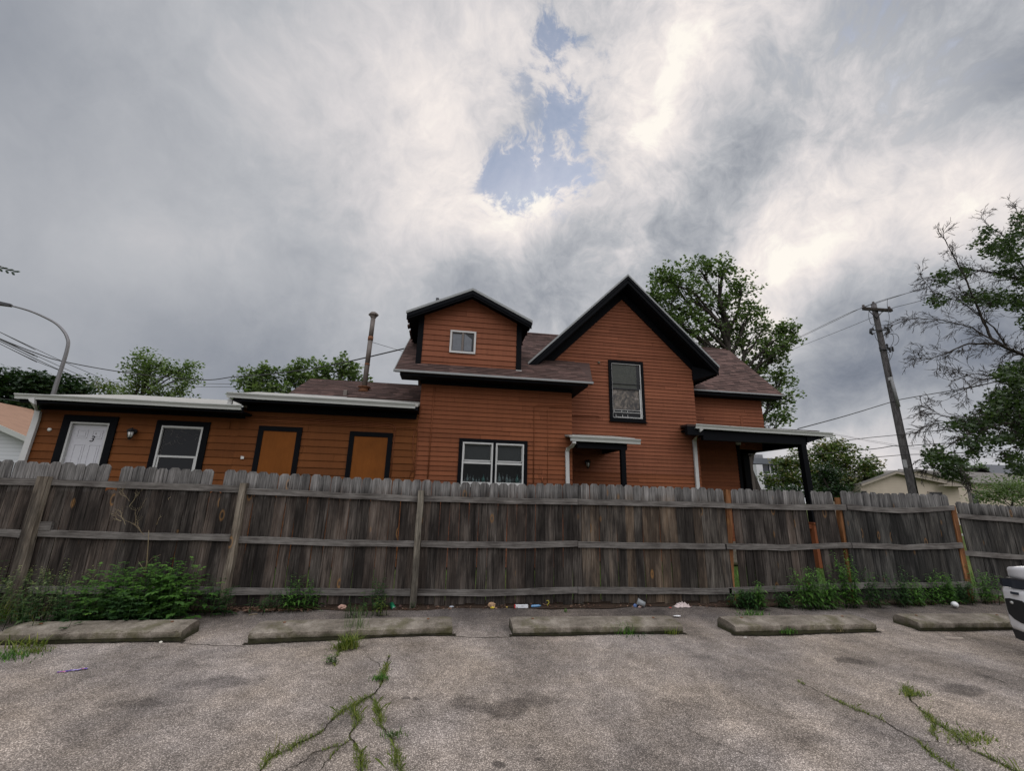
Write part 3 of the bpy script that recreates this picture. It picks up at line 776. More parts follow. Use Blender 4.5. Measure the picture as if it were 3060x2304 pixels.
# wing roofs: pale membrane, slight pitch
mb = MB()
mb.prism([(g1.x+.14,9.52,g1.z-.01),(XU+.10,9.52,g1b.z-.01),(XU+.10,12.0,g1b.z+.56),(g1.x+.3,12.0,g1.z+.56)], (0,0,-.05), .7)
mb.prism([(g1.x+.3,12.0,g1.z+.56),(XU+.10,12.0,g1b.z+.56),(XU+.10,14.9,g1b.z+.1),(g1.x+.3,14.9,g1.z+.1)], (0,0,-.05), .7)
mb.build('roof', M['membrane'], HR)
mb = MB()
mb.prism([(g2.x+.10,9.52,g2.z-.01),(XA0-.003,9.52,g2b.z-.01),(XA0-.003,10.62,g2b.z+.28),(g2.x+.10,10.62,g2.z+.28)], (0,0,-.05), .7)
mb.build('roof', M['membrane'], HR)
# black soffits and frieze boards of the wings
mb = MB()
mb.box((g1.x+.06,9.56,g1.z-.16),(g1b.x+.02,YA-.02,g1.z-.12)); mb.box((g1.x+.06,9.53,g1.z-.16),(g1b.x+.02,9.56,g1.z-.04))
mb.box((g2.x+.12,9.56,g2.z-.17),(XA0-.003,YA-.02,g2.z-.13)); mb.box((g2.x+.12,9.53,g2.z-.17),(XA0-.003,9.56,g2.z-.04))
mb.box((g2.x+.12,9.56,g2.z-.13),(g2.x+.16,YA,g2.z-.02))
mb.build('soffit', M['black'], HR)
mb = MB()
mb.box((XL-.02,YA-.05,zU1),(XU+.10,YA-.02,g1.z-.16)); mb.box((XU+.11,YA-.05,at(*z2(900,952),YA).z),(XA0-.05,YA-.02,g2.z-.17))
mb.build('frieze_board', M['black'], HR)
# rear shingled roof above the wing
mb = MB(); sr = (4.5-3.75)/1.4; c2 = 1/math.sqrt(1+sr*sr)
shingles(mb, (0,10.6,3.77), (1,0,0), (0,c2,sr*c2), 1.4/c2, lambda v: (-3.87, XA0-.005), seed=51, expo=.11)
mb.prism([(-3.87,12.0,4.52),(XA0-.005,12.0,4.52),(XA0-.005,14.8,3.1),(-3.87,14.8,3.1)], (0,0,-.05), .4)
mb.prism([(-3.8,10.65,3.3),(-3.8,12.0,4.48),(-3.8,14.6,3.2),(-3.8,10.65,3.2)], (.08,0,0), .4)
mb.build('roof', M['shingle'], HR)
mb = MB(); p, q = at(*z2(455,766),10.58), at(*z2(935,800),10.58)
mb.prism([(p.x,10.56,p.z),(q.x,10.56,q.z+.01),(q.x,10.56,q.z-.05),(p.x,10.56,p.z-.05)], (0,.03,0)); mb.build('flashing', M['white'], HR)
# flue pipe with cap, roof jack, square vent
fb = at(*z2(1076,738),11.2); ft = at(*z2(1155,125),11.2)
mb = MB(); r_ = .064
mb.tube([fb+Vector((0,0,-.1)), fb.lerp(ft,.33), fb.lerp(ft,.34)], r_, 14, .3); mb.tube([fb.lerp(ft,.335), fb.lerp(ft,.67)], r_*.97, 14, .6)
mb.tube([fb.lerp(ft,.665), ft+Vector((0,0,-.02))], r_*.95, 14, .9)
fo = mb.build('flue_pipe', M['steel'], HR)
mb = MB(); mb.tube([fb.lerp(ft,.66), fb.lerp(ft,.715)], r_*1.08, 14); mb.build('pipe_band', M['rust'], fo); mb = MB(); mb.tube([fb.lerp(ft,.325), fb.lerp(ft,.345)], r_*1.06, 14)
mb.build('pipe_band', M['rust'], fo)
mb = MB(); mb.lathe(ft, [(.075,-.05),(.08,-.02),(.135,.03),(.135,.055),(.08,.11),(.02,.13)], 6, .5, sm=False); mb.build('pipe_cap', M['steel'], fo)
mb = MB(); mb.lathe(fb, [(.17,-.06),(.10,.02),(.115,.05),(.16,.07),(.16,.085),(.08,.10)], 12, .3); mb.build('roof_jack', M['rust'], fo)
p = at(*z2(905,805),10.75); q = at(*z2(942,742),10.75)
mb = MB(); mb.box((p.x,10.68,p.z-.15),(q.x,10.8,q.z)); mb.build('roof_vent', M['steel'], HR)

# ---- downspouts
def flatpipe(pts, w=.075, d=.055, r=.7):
    mb = MB(); vs = []; fs = []; pts = [Vector(p) for p in pts]
    for i, p in enumerate(pts):
        dd = (pts[min(i+1,len(pts)-1)]-pts[max(i-1,0)]).normalized()
        s = Vector((0,1,0)); a = dd.cross(s).normalized()
        vs += [p+a*w/2+s*d/2, p-a*w/2+s*d/2, p-a*w/2-s*d/2, p+a*w/2-s*d/2]
    for i in range(len(pts)-1):
        for k in range(4): fs.append((i*4+k, i*4+(k+1)%4, (i+1)*4+(k+1)%4, (i+1)*4+k))
    fs += [(0,1,2,3), (len(vs)-1,len(vs)-2,len(vs)-3,len(vs)-4)]
    mb.idx(vs, fs, r); return mb
def spout(pix, zf, Ys, w=.075):
    pts = [at(*zf(*p), y) for p, y in zip(pix, Ys)]
    pts.append(Vector((pts[-1].x, pts[-1].y, .1)))
    mb = flatpipe(pts, w)
    # joint collars
    for t in (.45,):
        a = pts[-2].lerp(pts[-1], t); mb.box((a.x-w/2-.004,a.y-.032,a.z-.03),(a.x+w/2+.004,a.y+.03,a.z+.03))
    return mb.build('downspout', M['white'], HR)
spout([(268,800),(272,840),(300,885),(318,905),(300,980),(195,1290)], z1, [9.5,9.5,9.75,9.93,9.94,9.94], .11)
spout([(1345,1228),(1345,1250),(1330,1272),(1304,1285),(1296,1310),(1300,1545)], z3, [9.58,9.58,9.7,9.88,9.94,9.94], .085)
spout([(545,1175),(545,1195),(535,1215),(508,1235),(500,1258),(522,1570)], z4, [10.28,10.3,10.5,10.8,10.94,10.94], .095)
p = at(484,860,9.55)
mb = flatpipe([(p.x+.10,9.62,p.z),(p.x+.10,9.62,p.z-.17)], .085); mb.build('downspout', M['white'], HR)
z12 = ZM(2050,1230,6.171)
ps = [at(*z12(1320,715),12.0), at(*z12(1200,790),12.9), at(*z12(1180,830),13.0), at(*z12(1250,1440),13.0)]
mb = flatpipe(ps+[Vector((ps[-1].x,13.0,.1))], .10); mb.build('downspout', M['steel'], HR)

# ---- porch over the side door (small canopy)
c0, c1 = at(*z3(1325,1197),9.55), at(*z3(1765,1217),9.55); c2_ = at(*z3(1815,1222),9.55)
gutter(c0.x, c2_.x, c0.z, c2_.z, 9.50, .115, seed=5).build('gutter', M['gutter'], HR)
mb = MB(); mb.prism([(c0.x-.03,9.58,c0.z+.02),(c1.x+.06,9.58,c1.z+.02),(c1.x+.06,YB-.02,c1.z+.25),(c0.x-.03,YB-.02,c0.z+.25)], (0,0,-.04), .6)
mb.build('canopy_roof', M['membrane'], HR)
mb = MB(); zb = at(*z3(1500,1290),9.7).z; pr = at(*z3(1710,1400),9.7).x
mb.box((XA1+.02,9.62,zb),(pr+.03,9.72,c0.z-.06)); mb.box((pr-.09,9.72,zb+.02),(pr+.01,YB-.02,c0.z-.06)); mb.box((XA1+.02,9.72,c0.z-.09),(pr-.09,YB-.02,c0.z-.06))
mb.build('canopy_beam', M['black'], HR)
mb = MB(); a = at(*z3(1690,1300),9.67)
mb.box((a.x-.055,9.615,0),(a.x+.055,9.725,zb)); mb.build('post', M['black'], HR)

# ---- right porch
PY = 10.3
a, b = at(*z4(503,1150),PY), at(*z4(1410,1208),PY); lft = at(*z4(450,1150),PY)
gutter(a.x, b.x, a.z, b.z, PY-.06, .115, seed=6).build('gutter', M['gutter'], HR)
mb = MB(); shingles(mb, (0,PY+.02,(a.z+b.z)/2+.01), (1,0,0), (0,.995,.10), 1.6, lambda v: (lft.x+.02+v*.28, b.x-.35), seed=61, slab=.04)
mb.prism([(a.x+1.4,PY+1.6,b.z+.13),(b.x-.35,PY+1.6,b.z+.13),(b.x-.35,13.6,b.z+.2),(a.x+1.4,13.6,b.z+.2)], (0,0,-.04), .4)
mb.build('porch_roof', M['shingle'], HR)
bb = at(*z4(900,1272),PY+.1).z; px1 = at(*z4(1232,1260),PY+.1).x
mb = MB()
mb.box((lft.x+.02,PY+.03,a.z-.28),(a.x+.25,PY+.16,a.z-.05))
mb.box((a.x-.02,PY+.16,a.z-.12),(a.x+.25,YB-.02,a.z-.08))
mb.box((a.x+.25,PY+.06,bb),(px1+.03,PY+.18,a.z-.05))
mb.box((px1-.12,PY+.18,bb-.04),(px1,13.3,a.z-.06))
mb.box((a.x+.05,PY+.18,a.z-.10),(px1-.12,YB-.02,a.z-.06)); mb.box((XB1+.02,YB-.02,a.z-.10),(px1-.12,YC-.02,a.z-.06)); mb.box((XC2+.2,YC+.1,a.z-.10),(px1-.12,13.3,a.z-.06))
mb.prism([(px1+.02,PY+.03,bb+.05),(b.x-.1,PY+.03,b.z-.10),(b.x-.1,PY+.03,b.z-.04),(px1+.02,PY+.03,b.z-.04)], (0,3.2,0))
mb.build('porch_beam', M['black'], HR)
mb = MB(); t_ = at(*z4(1213,1290),PY+.12); m_ = at(1757,1122,PY+.12)
mb.hexa([(m_.x-.075,PY+.05,.9),(m_.x+.075,PY+.05,.9),(m_.x+.075,PY+.2,.9),(m_.x-.075,PY+.2,.9),(t_.x-.075,PY+.05,bb+.02),(t_.x+.075,PY+.05,bb+.02),(t_.x+.075,PY+.2,bb+.02),(t_.x-.075,PY+.2,bb+.02)])
mb.build('post', M['black'], HR)
mb = MB(); mb.box((m_.x-.13,PY+.0,-.05),(m_.x+.15,PY+.24,1.02)); mb.box((m_.x-.14,PY-.03,1.02),(m_.x+.16,PY+.27,1.06))
mb.box((m_.x+.13,PY+.06,.9),(m_.x+1.2,PY+.14,1.0)); mb.box((XB1,PY+.06,.9),(m_.x-.11,PY+.14,1.0))
mb.build('porch_rail', M['siding_low'], HR)
mb = MB(); q = at(*z12(1110,750),12.9); qb = at(*z12(1155,1440),12.9)
mb.box((qb.x-.10,12.85,0),(qb.x+.10,13.05,a.z-.3)); mb.build('post', M['black'], HR); mb = MB(); mb.box((XC2-.003,YC-.03,0),(XC2+.10,YC+.0,bb+.2)); mb.box((XC2+.0,YC+.0,0),(XC2+.10,YC+.12,bb+.2))
mb.build('corner_trim', M['black'], HR)
mb = MB(); mb.box((XB1-.1,PY+.30,-.02),(10.4,13.2,.42)); mb.build('porch_floor', M['concrete'], HR)
q = at(*z12(985,580),YC-.1)
mb = MB(); mb.lathe(q+Vector((-.03,.05,0)), [(.03,-.05),(.05,-.03),(.055,.02),(.035,.05)], 10); mb.box((q.x-.01,q.y,q.z-.05),(q.x+.05,q.y+.08,q.z+.06)); mb.build('porch_lamp', M['frost'], HR)

# ---- windows and doors
def framebars(mb, x0, x1, z0, z1, w, y0, y1, bottom=True, r=None, wb=None):
    wb = w if wb is None else wb
    mb.box((x0,y0,z1-w),(x1,y1,z1),r); mb.box((x0,y0,z0+(wb if bottom else 0)),(x0+w,y1,z1-w),r); mb.box((x1-w,y0,z0+(wb if bottom else 0)),(x1,y1,z1-w),r)
    if bottom: mb.box((x0,y0,z0),(x1,y1,z0+wb),r)
# door of the wing
dO = rect(z1, YA, (548,940), (960,1300)); zt = dO[3]; dx0 = at(*z1(548,942),YA).x; dx1 = at(*z1(992,965),YA).x
mb = MB(); framebars(mb, dx0, dx1, doorR[2]-.1, zt, .135, YA-.045, YA-.016, False); dtrim = mb.build('door', M['black'], HR)
mb = MB(); ix0, ix1, iz1 = dx0+.137, dx1-.137, zt-.137
framebars(mb, ix0, ix1, doorR[2], iz1, .035, YA-.03, YA+.10, False); mb.build('door_frame', M['white'], dtrim)
mb = MB(); sx0, sx1, sz0, sz1 = ix0+.037, ix1-.037, doorR[2], iz1-.037; ys = YA+.035
mb.box((sx0,ys,sz0),(sx1,ys+.045,sz1),.5)
W_ = sx1-sx0
for (u0,u1) in ((.14,.44),(.56,.86)):
    for (w0,w1) in ((.055,.145),(.205,.50),(.60,.93)):
        a_, b_ = sx0+W_*u0, sx0+W_*u1; c_, d_ = sz1-2.0*w1, sz1-2.0*w0
        framebars(mb, a_, b_, c_, d_, .018, ys-.007, ys-.0005, True, .5)
        mb.box((a_+.04,ys-.006,c_+.04),(b_-.04,ys-.0005,d_-.04),.55)
slab = mb.build('door_slab', M['door'], dtrim)
fc = bpy.data.curves.new('three', 'FONT'); fc.body = '3'; fc.size = .17; fc.extrude = .004; fc.shear = .25; fc.align_x = 'CENTER'; fc.align_y = 'CENTER'
fo_ = bpy.data.objects.new('three', fc); SC.collection.objects.link(fo_)
q = at(*z1(758,1140),ys-.006)
fo_.matrix_world = Matrix.Translation(q) @ Matrix.Rotation(math.radians(90), 4, 'X')
bpy.context.view_layer.update()
dm = bpy.data.meshes.new_from_object(fo_.evaluated_get(bpy.context.evaluated_depsgraph_get()))
dm.transform(fo_.matrix_world); bpy.data.objects.remove(fo_)
dm.transform(Matrix.Translation(-ORG[slab.name])); dm.materials.clear()
o = finish('door_number', dm, M['blackmetal'], slab, None)
q = at(*z1(795,1095),ys-.004); mb = MB(); mb.lathe(q, [(.012,-.004),(.012,.006)], 8, axis=Matrix.Rotation(math.radians(90),3,'X')); mb.build('door_viewer', M['steel'], slab)
mb = MB(); q = Vector((sx1-.07, ys-.03, sz0+.95)); mb.lathe(q, [(.01,-.03),(.028,-.01),(.03,.01),(.012,.03)], 10, axis=Matrix.Rotation(math.radians(90),3,'X')); mb.build('door_knob', M['steel'], slab)
mb = MB(); mb.box((dx0-.2,9.0,-.02),(dx1+.3,YA-.05,doorR[2]-.12)); mb.box((dx0-.1,8.65,-.02),(dx1+.2,9.0,(doorR[2]-.12)/2)); mb.build('door_step', M['concrete'], HR)

# single-hung window of the wing
wx0 = at(*z1(1312,985),YA).x; wx1 = at(*z1(1748,1010),YA).x; wz1 = at(*z1(1500,992),YA).z; wz0 = wz1-1.45
mb = MB(); framebars(mb, wx0, wx1, wz0, wz1, .115, YA-.045, YA-.016); w = mb.build('window', M['black'], HR)
mb = MB(); framebars(mb, wx0+.117, wx1-.117, wz0+.117, wz1-.117, .032, YA-.055, YA-.017); zr_ = at(*z1(1500,1288),YA).z
mb.box((wx0+.15,YA-.038,zr_-.02),(wx1-.15,YA-.018,zr_+.02)); mb.box((wx0+.16,YA-.034,wz0+.15),(wx0+.185,YA-.018,zr_-.02)); mb.box((wx1-.185,YA-.034,wz0+.15),(wx1-.16,YA-.018,zr_-.02))
mb.box((wx0+.16,YA-.034,wz1-.165),(wx1-.16,YA-.018,wz1-.15)); mb.build('window_frame', M['white'], w)
mb = MB(); mb.box((wx0+.118,YA-.0165,wz0+.118),(wx1-.118,YA-.0162,wz1-.118),.5); mb.build('pane', M['glassdark'], w)
# string of dried vine hanging inside the window screen
mb = MB(); rr = random.Random(4)
for k in range(26):
    x = rr.uniform(wx0+.17, wx1-.17); z = wz1-.16-rr.random()**1.6*.35; pts = [Vector((x,YA-.020,z))]
    for s in range(rr.randint(3,6)): pts.append(pts[-1]+Vector((rr.uniform(-.05,.05),0,rr.uniform(-.05,.03))))
    mb.tube([p for p in pts if wx0+.15 < p.x < wx1-.15] or pts[:2], .0018, 3)
for k in range(10):
    z = wz1-.2-k*.07; mb.tube([(wx0+.165,YA-.02,z),(wx0+.19+rr.random()*.03,YA-.02,z-.05),(wx0+.17,YA-.02,z-.08)], .002, 3)
mb.build('dried_vine', plain('dry_vine', (.16,.15,.14), .9), w)
# boarded openings
for (tl, tr, bot) in (((215,1032),(572,1054),None),((965,1080),(1320,1098),None)):
    x0 = at(*z2(*tl),YA).x; x1 = at(*z2(*tr),YA).x; zt = (at(*z2(*tl),YA).z+at(*z2(*tr),YA).z)/2; zb_ = zt-1.62
    mb = MB(); framebars(mb, x0, x1, zb_, zt, .105, YA-.045, YA-.016); w = mb.build('boarded_window', M['black'], HR)
    mb = MB(); mb.box((x0+.106,YA-.03,zb_+.106),(x1-.106,YA-.018,zt-.106),.5); mb.build('plywood_panel', M['panel'], w)
# twin window with a dark room behind
x0, x1, z0, z1w = twin
mb = MB(); framebars(mb, x0, x1, z0, z1w, .085, YA-.05, YA-.016); xmid = at(*z3(776,1350),YA).x
mb.box((xmid-.03,YA-.05,z0+.085),(xmid+.03,YA-.016,z1w-.085)); w = mb.build('window', M['black'], HR)
zr2 = at(*z3(760,1392),YA).z; zs0 = at(*z3(760,1528),YA).z
rr = random.Random(8)
for (a_, b_) in ((x0+.087, xmid-.032), (xmid+.032, x1-.087)):
    mb = MB(); framebars(mb, a_, b_, z0+.087, z1w-.087, .034, YA-.06, YA+.03, wb=zs0-z0-.087)
    mb.box((a_+.036,YA-.03,zr2-.025),(b_-.036,YA+.0,zr2+.02)); mb.box((a_+.05,YA-.012,zr2+.035),(b_-.05,YA+.003,zr2+.048))
    framebars(mb, a_+.036, b_-.036, zr2+.05, z1w-.123, .014, YA-.012, YA+.004); mb.build('window_frame', M['white'], w)
    mb = MB(); mb.box((a_+.03,YA+.006,zs0-.02),(b_-.03,YA+.008,z1w-.11),.5); mb.build('pane', M['glass'], w)
    mb = MB(); mb.box((a_+.05,YA-.004,zr2+.05),(b_-.05,YA-.002,z1w-.125),.5); mb.build('screen', M['screen'], w)
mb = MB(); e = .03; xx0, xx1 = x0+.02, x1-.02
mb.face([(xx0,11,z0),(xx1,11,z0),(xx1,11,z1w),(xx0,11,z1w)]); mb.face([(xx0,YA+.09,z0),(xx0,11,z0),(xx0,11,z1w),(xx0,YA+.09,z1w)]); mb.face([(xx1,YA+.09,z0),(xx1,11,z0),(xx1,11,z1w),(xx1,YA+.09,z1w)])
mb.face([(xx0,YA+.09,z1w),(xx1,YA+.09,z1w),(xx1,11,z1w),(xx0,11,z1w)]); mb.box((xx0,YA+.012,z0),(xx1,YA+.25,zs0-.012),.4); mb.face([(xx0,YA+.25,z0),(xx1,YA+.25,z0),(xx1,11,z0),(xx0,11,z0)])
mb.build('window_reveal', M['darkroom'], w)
BOT = {'clear': plain('clear_bottle_glass', (.20,.22,.22), .08, 0, .9), 'green': plain('teal_bottle_glass', (.05,.16,.14), .08, 0, .9), 'dark': plain('dark_bottle_glass', (.025,.03,.028), .08, 0, .9), 'label': plain('bottle_label', (.32,.33,.34), .7)}
zq = ZM(1360,1300,9.2167)
bl = [(255,1270,1180,.028,'dark'),(330,1290,1075,.030,'clear'),(410,1290,1080,.030,'dark'),(490,1290,1120,.03,'clear'),(580,1290,1190,.022,'clear'),(658,1290,1190,.022,'clear'),(775,1290,1100,.045,'green'),(895,1295,1100,.045,'dark'),
      (1130,1310,1200,.018,'label'),(1212,1312,1040,.045,'clear'),(1310,1312,1060,.035,'dark'),(1420,1315,1080,.030,'label'),(1505,1320,1150,.040,'clear'),(1590,1320,1160,.026,'dark'),(1705,1325,1100,.050,'green'),(1790,1325,1230,.032,'label')]
blab = {'dark': 'dark glass bottle standing on the sill of the twin window', 'clear': 'clear glass bottle standing on the sill of the twin window',
        'label': 'small bottle with a pale label on the sill, right half of the twin window', 'green': 'teal glass bottle on the sill, left half of the twin window'}
BLAB = ['dark bottle at the far left end of the twin window sill', 'clear bottle with a pale label, second from left on the window sill', 'tall dark bottle, third from left on the window sill', 'clear bottle, fourth from left on the window sill',
 'short narrow clear bottle left of its twin, middle of the left sash', 'short narrow clear bottle right of its twin, middle of the left sash', 'teal glass bottle on the sill in the left sash', 'dark bottle just left of the window mullion',
 'narrow pale bottle just right of the window mullion', 'tallest clear bottle with a pale label in the right sash', 'slender dark bottle right of the tallest bottle', 'bottle with a white label in the middle of the right sash', 'round shouldered clear bottle right of the white labelled one',
 'small dark bottle left of the teal one in the right sash', 'teal glass bottle on the sill in the right sash', 'squat pale jar at the right end of the window sill']
for i, (bx, by, ty, rad, kind) in enumerate(bl):
    p = at(*zq(bx, by), YA+.10); t_ = at(*zq(bx, ty), YA+.10); h_ = t_.z-p.z; base = Vector((p.x, YA+.10, zs0-.012)); h_ = t_.z-base.z
    mb = MB(); mb.lathe(base, [(rad*.8,0.0),(rad,.006),(rad,h_*.5),(rad*.75,h_*.62),(rad*.33,h_*.72),(rad*.3,h_*.93),(rad*.38,h_*.94),(rad*.38,h_)], 10)
    lab = BLAB[i]
    o = tag(mb.build('bottle', BOT[kind], org=base), lab, 'bottle', 'bottles on the window sill')
    if kind == 'clear' and bx in (1212, 330): 
        mb = MB(); mb.lathe(base+Vector((0,0,h_*.12)), [(rad*1.01,0),(rad*1.01,h_*.28)], 10); mb.build('bottle_label', BOT['label'], o)
# dormer slider window
x0, x1, z0, z1w = dwin
mb = MB(); framebars(mb, x0, x1, z0, z1w, .045, DY-.05, DY-.016); w = mb.build('window', M['white'], HR)
mb = MB(); xm_ = (x0+x1)/2+.0; mb.box((xm_-.018,DY-.042,z0+.045),(xm_+.012,DY-.018,z1w-.045)); framebars(mb, x0+.047, xm_-.018, z0+.047, z1w-.047, .014, DY-.036, DY-.018); framebars(mb, xm_+.012, x1-.047, z0+.047, z1w-.047, .010, DY-.030, DY-.018)
mb.build('window_frame', M['steel'], w)
mb = MB(); mb.box((x0+.05,DY-.0165,z0+.05),(x1-.05,DY-.0162,z1w-.05),.5); mb.build('pane', M['glassdark'], w)
mb = MB(); rr = random.Random(2)
for (u0, u1) in ((x0+.065, xm_-.035), (xm_+.03, x1-.10)):
    n = 12
    for k in range(n):
        a_ = u0+(u1-u0)*k/n; b_ = u0+(u1-u0)*(k+1)/n; d_ = .0006 if k % 2 else -.0006
        mb.face([(a_,DY-.0172+d_,z0+.07),(b_,DY-.0172-d_,z0+.07),(b_,DY-.0172-d_,z1w-.07-(.14*k/n if u0 > xm_ else .02)),(a_,DY-.0172+d_,z1w-.07-(.14*(k-1)/n if u0 > xm_ else .02))])
mb.build('curtain', plain('grey_curtain', (.085,.095,.11), .3, 0, .5, .5, 9), w)
# gable window
zw = ZM(1790,1060,7.573)
x0 = at(*zw(195,125),YB).x; x1 = at(*zw(975,180),YB).x; z1w = at(*zw(560,150),YB).z; z0 = at(*zw(640,1540),YB).z
mb = MB(); framebars(mb, x0, x1, z0+.03, z1w, .088, YB-.055, YB-.016); mb.box((x0-.02,YB-.08,z0),(x1+.03,YB-.017,z0+.03)); w = mb.build('window', M['black'], HR)
ix0, ix1, iz0, iz1 = x0+.088, x1-.088, z0+.118, z1w-.088
zmr = at(*zw(570,785),YB).z; zmr2 = at(*zw(570,670),YB).z
mb = MB(); mb.box((ix0,YB-.05,iz1-.014),(ix1,YB-.017,iz1)); mb.box((ix1-.02,YB-.05,iz0),(ix1,YB-.017,iz1-.014)); mb.box((ix0,YB-.04,iz0),(ix0+.012,YB-.017,iz1-.014)); mb.box((ix0+.012,YB-.05,iz0),(ix1-.02,YB-.017,iz0+.012))
mb.box((ix1-.06,YB-.045,iz0+.012),(ix1-.03,YB-.02,zmr)); mb.box((ix0+.03,YB-.05,iz0+.15),(ix1-.065,YB-.03,iz0+.162)); mb.box((ix0+.03,YB-.05,iz0+.215),(ix1-.065,YB-.03,iz0+.225))
for xk in (.03,.25,.42): mb.box((ix0+xk,YB-.05,iz0+.162),(ix0+xk+.01,YB-.03,iz0+.215)); 
for xk in (.08,.27,.42): mb.box((ix0+xk,YB-.05,iz0+.03),(ix0+xk+.01,YB-.03,iz0+.095))
mb.box((ix0+.08,YB-.051,iz0+.02),(ix1-.03,YB-.032,iz0+.030)); mb.build('window_frame', M['white'], w)
mb = MB(); mb.box((ix0+.013,YB-.042,zmr-.012),(ix1-.022,YB-.019,zmr+.012)); mb.box((ix0+.013,YB-.042,zmr2-.008),(ix1-.022,YB-.019,zmr2+.008)); mb.box((ix0+.013,YB-.036,iz0+.11),(ix1-.07,YB-.02,iz0+.145)); mb.build('window_sash', M['blackmetal'], w)
mb = MB(); mb.box((ix0,YB-.0165,iz0),(ix1,YB-.0162,iz1),.5); mb.build('pane', M['glassdark'], w)
def cov_fn(B):
    n = B.noise(B.mapp(B.o, (1,1,.8)), 7, 7, .7, 1.2); m2 = B.noise(B.o, 2.5, 3, .5)
    setc(B, B.ramp(B.math('ADD', B.math('MULTIPLY', n, .7), B.math('MULTIPLY', m2, .3)), [(.38,(.015,.015,.016)),(.48,(.06,.052,.045)),(.56,(.15,.125,.10)),(.64,(.20,.19,.20))]))
mb = MB(); mb.box((ix0+.02,YB-.0180,iz0+.24),(ix1-.075,YB-.0168,zmr-.02),.5); mb.build('window_covering', material('mottled_covering', cov_fn, Roughness=.6), w)
mb = MB(); z = iz1-.04
while z > zmr+.02:
    mb.box((ix0+.03,YB-.0185,z-.006),(ix1-(.10 if z < zmr else .12),YB-.0172,z+.006)); z -= .019
mb.build('blind', plain('dusty_blind', (.075,.080,.068), .7, 0, .3, .4, 12), w)

# ---- lamps, cables and small fittings on the walls
def wall_lamp(p, s=1.0):
    mb = MB(); mb.lathe(p+Vector((0,-.03,.03*s)), [(.055*s,-.02),(.055*s,.02)], 12, axis=Matrix.Rotation(math.radians(90),3,'X'))
    mb.tube([p+Vector((0,-.04,.04)), p+Vector((0,-.10,.10*s)), p+Vector((0,-.12,.08*s))], .008, 6)
    mb.lathe(p+Vector((0,-.11,0)), [(.015,.09*s),(.06*s,.06*s),(.085*s,.03*s),(.075*s,.02*s)], 6, sm=False)
    for k in range(6):
        t = k*math.pi/3; a = p+Vector((.062*s*math.cos(t),-.11+.062*s*math.sin(t),.03*s)); mb.tube([a, p+Vector((.04*s*math.cos(t),-.11+.04*s*math.sin(t),-.10*s))], .005, 4)
    mb.lathe(p+Vector((0,-.11,-.10*s)), [(.045*s,0),(.02*s,-.025*s),(.004,-.05*s)], 6, sm=False)
    o = mb.build('wall_lamp', M['blackmetal'], HR)
    mb = MB(); mb.lathe(p+Vector((0,-.11,-.095*s)), [(.034*s,0),(.052*s,.11*s)], 8); mb.build('lamp_glass', M['frost'], o)
wall_lamp(at(*z1(1112,1092),YA-.02), 1.05)
wall_lamp(at(*z3(1435,1392),YB-.02), 1.0)
q = at(*z1(408,1062),YA-.02); mb = MB(); mb.lathe(q, [(.038,-.012),(.034,.01)], 14, axis=Matrix.Rotation(math.radians(90),3,'X')); mb.build('vent_cap', M['frost'], HR)
q = at(*z1(2003,1292),YA-.03); mb = MB(); mb.hexa([(q.x-.03,q.y,q.z-.035),(q.x+.035,q.y-.01,q.z-.03),(q.x+.03,q.y+.01,q.z-.03),(q.x-.03,q.y+.012,q.z-.03),(q.x-.04,q.y,q.z+.03),(q.x+.03,q.y-.01,q.z+.02),(q.x+.03,q.y+.01,q.z+.02),(q.x-.04,q.y+.01,q.z+.03)]); mb.build('paper_tag', M['frost'], HR)
q = at(*z3(1522,674),YB-.03); mb = MB(); mb.lathe(q, [(.035,-.02),(.03,.02)], 10, axis=Matrix.Rotation(math.radians(90),3,'X')); mb.build('vent_cap', M['concrete'], HR)
def conduit(pix, zf, Y, r=.008, mat='siding_low', n=6):
    pts = [at(*zf(*p), Y-.028) for p in pix]; mb = MB(); mb.tube(pts, r, n); return mb.build('conduit', M[mat], HR)
zk = ZM(1400,1130,5.205)
conduit([(1610,432),(1080,420),(1045,425),(1020,455),(1022,700),(1008,1640)], zk, YA, .011)
conduit([(1610,460),(1255,450)], zk, YA, .007)
conduit([(1238,480),(1236,1000),(1225,1640)], zk, YA, .006)
conduit([(1150,1540),(1145,1640)], zk, YA, .016)
conduit([(1610,578),(2010,590),(2060,610)], zk, YB, .008, 'siding_up'); conduit([(1610,600),(2040,620)], zk, YB, .006, 'siding_up')
conduit([(355,840),(330,1150),(305,1500)], z3, YA, .014)
conduit([(270,850),(258,1000),(230,1140),(205,1200),(200,1330),(212,1410),(170,1500)], z3, YA, .006)
conduit([(80,950),(400,962),(800,990),(1290,1015),(1325,1030),(1338,1060),(1320,1200),(1297,1470)], z2, YA, .009)
conduit([(80,962),(420,975),(830,1005),(1290,1030),(1320,1045),(1328,1080)], z2, YA, .008)
conduit([(80,985),(420,1000),(830,1020),(1340,1045),(1500,1050),(1522,1065),(1526,1100),(1510,1350),(1492,1470)], z2, YA, .009)
conduit([(1500,1060),(1480,1150),(1485,1370),(1450,1470)], z2, YA, .005)
conduit([(1995,960),(1930,960),(1905,985),(1895,1060)], z1, YA, .007, 'siding_left')
